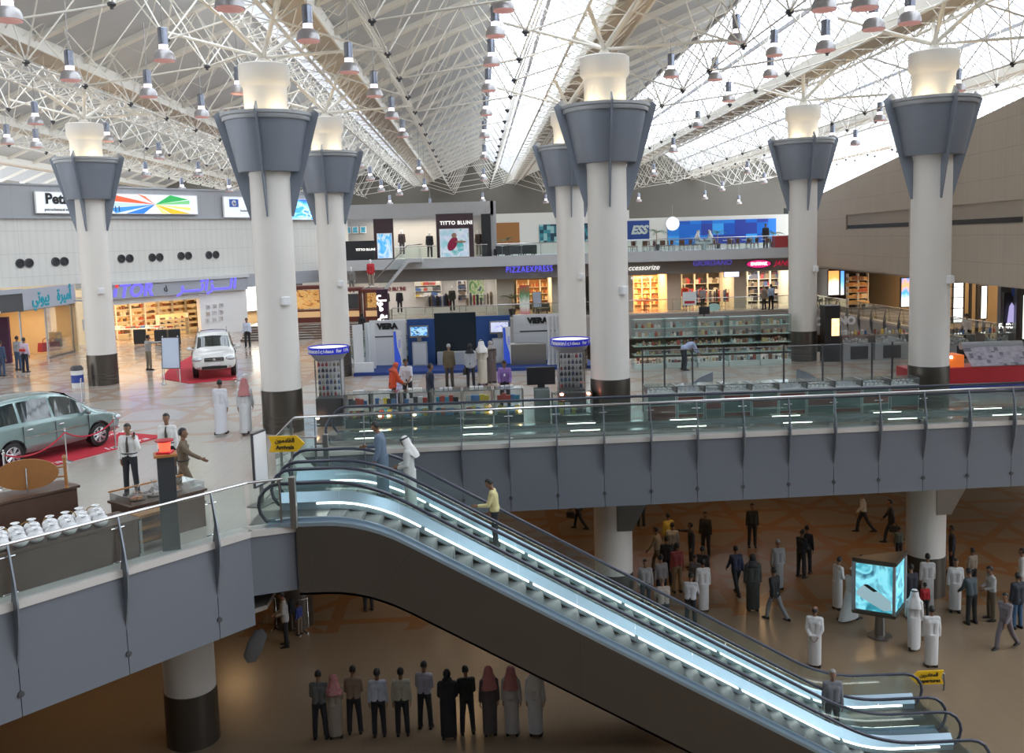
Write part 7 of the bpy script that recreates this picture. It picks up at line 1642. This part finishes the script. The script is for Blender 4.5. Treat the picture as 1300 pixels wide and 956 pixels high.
low(1258,787,85,'man in a light shirt and khaki trousers facing left in the right hand group',pose='front',tc=(.42,.42,.42),bottom=(.12,.09,.06))
person(fpos(1234,752,LF),20,'boy in a beige shirt behind the right hand group','stand',tc=(.3,.24,.18),h=.88)
low(1208,728,70,'man in a navy shirt and dark trousers beside the right lower column',pose='stand',tc=(.025,.03,.045))
low(1291,798,10,'man in a dark jacket and blue jeans at the right edge of the lower floor',pose='stand',top='jacket',tc=(.02,.025,.035),bottom=(.05,.11,.2))
low(1276,824,115,'man in a lilac grey outfit striding left at the lower right',pose='walk',tc=(.2,.17,.19),bottom=(.16,.135,.15))
low(1297,762,60,'large figure in a pale robe cut by the right edge of the lower floor',pose='stand',**W_)
low(1017,733,-60,'man in a black shirt looking down at his phone, left of a close pair',pose='front',tc=(.015,.018,.025),extra=phone)
low(1024,727,-40,'dark dressed person just behind the man with the phone',pose='stand',tc=(.02,.02,.03))
low(1096,676,75,'man in a white shirt striding left at the top of the lower floor',pose='walk',tc=(.5,.48,.45))
low(1131,688,70,'man in a dark suit carrying a briefcase striding left',pose='walk_m',top='jacket',tc=(.02,.02,.025),extra=bagx())
person(fpos(1141,712,LF),10,'child in a grey green shirt beside the right lower column','stand',tc=(.12,.14,.11),h=.75)
low(984,787,35,'man in a black jacket and grey trousers walking in front of the dark robed woman',pose='walk_m',top='jacket',tc=(.02,.02,.02),bottom=(.22,.23,.24))
low(956,775,0,'large woman in a dark grey green robe and headscarf seen from behind',pose='stand',top='abaya',tc=(.045,.05,.045),head='scarf',hc=(.03,.03,.03),h=1.08)
low(935,755,10,'man in dark blue with black trousers left of the dark robed woman',pose='walk',tc=(.03,.035,.07))
low(988,748,5,'person in a grey white robe behind the man in the black jacket',pose='stand',top='thobe',tc=(.36,.36,.36),head='cap',hc=(.4,.4,.4))
low(955,694,175,'man in a dark shirt standing alone under the bridge edge',pose='stand',tc=(.03,.03,.025))
low(896,706,150,'man in a dark shirt near the top of the crowd by the middle lower column',pose='stand_m',tc=(.02,.02,.02))
low(878,722,90,'man in a dark shirt pointing left with his arm out',pose='point_m',tc=(.02,.022,.03))
low(860,752,10,'person in a red and white top in the crowd by the middle lower column',pose='stand',tc=(.32,.06,.06),bottom=(.3,.2,.1))
low(849,708,20,'person in a yellow top at the back of the crowd',pose='stand',tc=(.55,.4,.06),bottom=(.3,.22,.12))
low(847,742,-10,'man in a black shirt in the middle of the crowd',pose='stand',tc=(.02,.02,.02))
low(835,727,60,'man in a beige shirt at the back left of the crowd',pose='walk',tc=(.32,.25,.17),bottom=(.12,.09,.06))
low(840,769,15,'man in a grey shirt and dark trousers at the left of the crowd',pose='stand_m',tc=(.22,.2,.2))
low(854,722,-20,'man in a pale shirt half hidden in the crowd',pose='stand',tc=(.45,.42,.38))
low(820,775,170,'man in a grey white shirt by the foot of the middle lower column',pose='stand',tc=(.36,.36,.36))
low(843,803,5,'balding man in a brown waistcoat and white sleeves seen from behind',pose='counter',tc=(.5,.48,.46),head='bald',hc=(.12,.09,.07),extra=lambda t,J: link('waistcoat',BC[('vest',)] if ('vest',) in BC else BC.setdefault(('vest',),modded(_vest(J),[('REMESH',dict(mode='VOXEL',voxel_size=.018))],T['white'],'waistcoat')),t,mat_=cm((.13,.09,.07)))) if False else low(843,803,5,'balding man in a brown and white top seen from behind',pose='counter',tc=(.34,.28,.24),head='bald',hc=(.12,.09,.07))
low(877,797,-20,'man in a white shirt and black trousers leaning forward right of the crowd',pose='counter',tc=(.5,.5,.52))
low(893,776,5,'person in a long white robe behind the leaning man',pose='stand',**W_)
low(884,768,140,'man in a grey top facing back towards the crowd',pose='front',tc=(.14,.13,.13))
low(892,757,-30,'man in a black top near the right side of the crowd',pose='stand',tc=(.02,.02,.02))
low(735,672,60,'walking person whose legs show under the bridge left of the middle lower column',pose='walk',tc=(.1,.1,.1),extra=bagx())
low(814,668,10,'person whose legs show under the bridge right of the middle lower column',pose='stand',tc=(.2,.17,.12),bottom=(.03,.04,.04))
low(364,820,100,'man in a pale sweater with a dark backpack by the steel barrier',pose='front',top='jacket',tc=(.42,.40,.38),extra=pack)
person(fpos(381,806,LF),60,'small child in a blue top beside the man with the backpack','stand',tc=(.03,.05,.2),bottom=(.2,.14,.1),h=.62)
low(468,775,20,'person whose dark legs show under the escalator landing',pose='stand',tc=(.03,.03,.03))
for x,y,hd,tc,l,kw in [(403,855,'hair',(.12,.12,.12),'leftmost of the row of heads at the bottom',{}),(423,861,'redghutra',(.3,.25,.2),'second from left in the bottom row, small red headcloth',{}),(447,849,'hair',(.24,.17,.12),'third from left in the bottom row, beige top',{}),(478,852,'hair',(.45,.5,.6),'fourth from left in the bottom row, pale blue top',{}),(508,851,'hair',(.4,.38,.3),'fifth from left in the bottom row, cream top',{}),(537,843,'hair',(.36,.35,.42),'tallest head of the bottom row in a lilac white shirt',{}),(567,854,'scarf',(.015,.015,.02),'black clad head in the middle of the bottom row',{}),(591,849,'hair',(.015,.015,.015),'bare headed person in black in the bottom row',{}),(620,850,'redghutra',(.1,.08,.08),'bottom row figure in a large red checked headcloth',{}),(648,850,'redghutra',(.45,.43,.42),'bottom row figure in pale top right of the large red headcloth',{}),(678,850,'ghutra',(.6,.6,.6),'rightmost of the bottom row, in white with white headcloth',{})]:
    person(hpos(x,y,LF,1.75 if hd!='redghutra' or x!=423 else 1.6),random.choice((-12,0,8)),'person seen from behind: '+l,'front' if x%2 else 'stand',top='thobe' if hd in('redghutra','ghutra') else ('abaya' if hd=='scarf' else 'shirt'),tc=tc,head=hd,hc=BLK if hd=='scarf' else None,h=1.0 if x!=423 else .92)
person(hpos(1057,852,LF,1.75),170,'grey haired man stepping off at the foot of the escalator','stand',tc=(.2,.2,.22),hc=(.28,.27,.26))
# ------------------------------------------------------------------ lamps of the shops and of the lower floor
def area(name,loc,size,power,col=(1,1,1),rot=(0,0,0),sy=None):
    l=bpy.data.lights.new(name,'AREA'); l.energy=power; l.color=col; l.size=size
    if sy: l.shape='RECTANGLE'; l.size_y=sy
    o=bpy.data.objects.new(name,l); COL.objects.link(o); o.location=loc; o.rotation_euler=rot; return o
WM=(1,.72,.42); CW=(1,.88,.70)
q=lw((sa+sb)/2,-2.6,2.95); area('gift_shop_lamps',q,6.5,300,WM,(0,0,rzL),3)
q=FA_@V((LA*.6,-2.2,2.9)); area('corner_shop_lamps',q,3.2,110,WM,(0,0,0),3)
q=lw(17,-3,3.5); area('hall_end_lamps',q,5,250,CW,(0,0,rzL),3)
for a,b,p_,c in ((440,630,150,(1,.93,.85)),(654,700,150,WM),(803,846,300,(1,.50,.20)),(864,930,200,WM),(947,1005,160,CW)):
    x0,x1=XF(a,YS),XF(b,YS); area('shop_ceiling_lamp',((x0+x1)/2,YS+1.9,2.97),x1-x0-.4,p_,c,(0,0,0),2.6)
area('upper_shop_lamp',((XF(436,YU)+XF(629,YU))/2,YU+1.4,8.0),8,260,CW,(0,0,0),1.5)
area('right_shop_lamp',(29.5,50,3.2),14,420,WM,(0,0,PI/2),2.4); area('right_shop_lamp_b',(29.6,64,3.2),10,300,WM,(0,0,PI/2),2.4)
LWC=(1,.62,.30)
for x,y in ((-11,26),(-1,33),(7,34.5),(15,35),(22,33),(12,40),(0,41),(-10,36)): area('lower_ceiling_lamp',(x,y,-2.02),1.2,26,LWC)
# ------------------------------------------------------------------ light and camera
def area(name,loc,size,power,col=(1,1,1),rot=(0,0,0),sy=None):
    l=bpy.data.lights.new(name,'AREA'); l.energy=power; l.color=col; l.size=size
    if sy: l.shape='RECTANGLE'; l.size_y=sy
    o=bpy.data.objects.new(name,l); COL.objects.link(o); o.location=loc; o.rotation_euler=rot; return o
def point(name,loc,power,col=(1,1,1),r=.1):
    l=bpy.data.lights.new(name,'POINT'); l.energy=power; l.color=col; l.shadow_soft_size=r
    o=bpy.data.objects.new(name,l); COL.objects.link(o); o.location=loc; return o
for x,y,_ in cols:
    for a in (45,135,225,315): point('column_uplight',(x+1.0*math.cos(rad(a)),y+1.0*math.sin(rad(a)),9.85),42,(1,.78,.46),.06)
W=bpy.data.worlds.new('sky'); SC.world=W; W.use_nodes=True
nt=W.node_tree; bg=nt.nodes['Background']; tc=nt.nodes.new('ShaderNodeTexCoord'); sp=nt.nodes.new('ShaderNodeSeparateXYZ'); nt.links.new(tc.outputs['Generated'],sp.inputs[0])
rp=nt.nodes.new('ShaderNodeValToRGB'); rp.color_ramp.elements[0].position=.45; rp.color_ramp.elements[0].color=(.55,.58,.62,1); rp.color_ramp.elements[1].position=.62; rp.color_ramp.elements[1].color=(.86,.93,1,1)
mp=nt.nodes.new('ShaderNodeMapRange'); mp.inputs[1].default_value=-1; nt.links.new(sp.outputs[2],mp.inputs[0]); nt.links.new(mp.outputs[0],rp.inputs[0]); nt.links.new(rp.outputs[0],bg.inputs[0])
bg.inputs[1].default_value=WORLD
c=bpy.data.cameras.new('camera'); c.lens=36*FPX/1300; c.sensor_width=36; c.shift_y=-45/1300; c.clip_end=500; c.clip_start=.1
o=bpy.data.objects.new('camera',c); COL.objects.link(o)
B_=-FW; o.matrix_world=Matrix(((RT.x,UP.x,B_.x,CAM.x),(RT.y,UP.y,B_.y,CAM.y),(RT.z,UP.z,B_.z,CAM.z),(0,0,0,1)))
SC.camera=o
vs=SC.view_settings; vs.view_transform='Standard'; vs.look='None'; vs.gamma=1; vs.use_curve_mapping=False; vs.exposure=EXPO
SC.cycles.max_bounces=7; SC.cycles.transparent_max_bounces=14; SC.cycles.diffuse_bounces=4; SC.cycles.glossy_bounces=3; SC.cycles.transmission_bounces=4; SC.cycles.caustics_reflective=False; SC.cycles.caustics_refractive=False
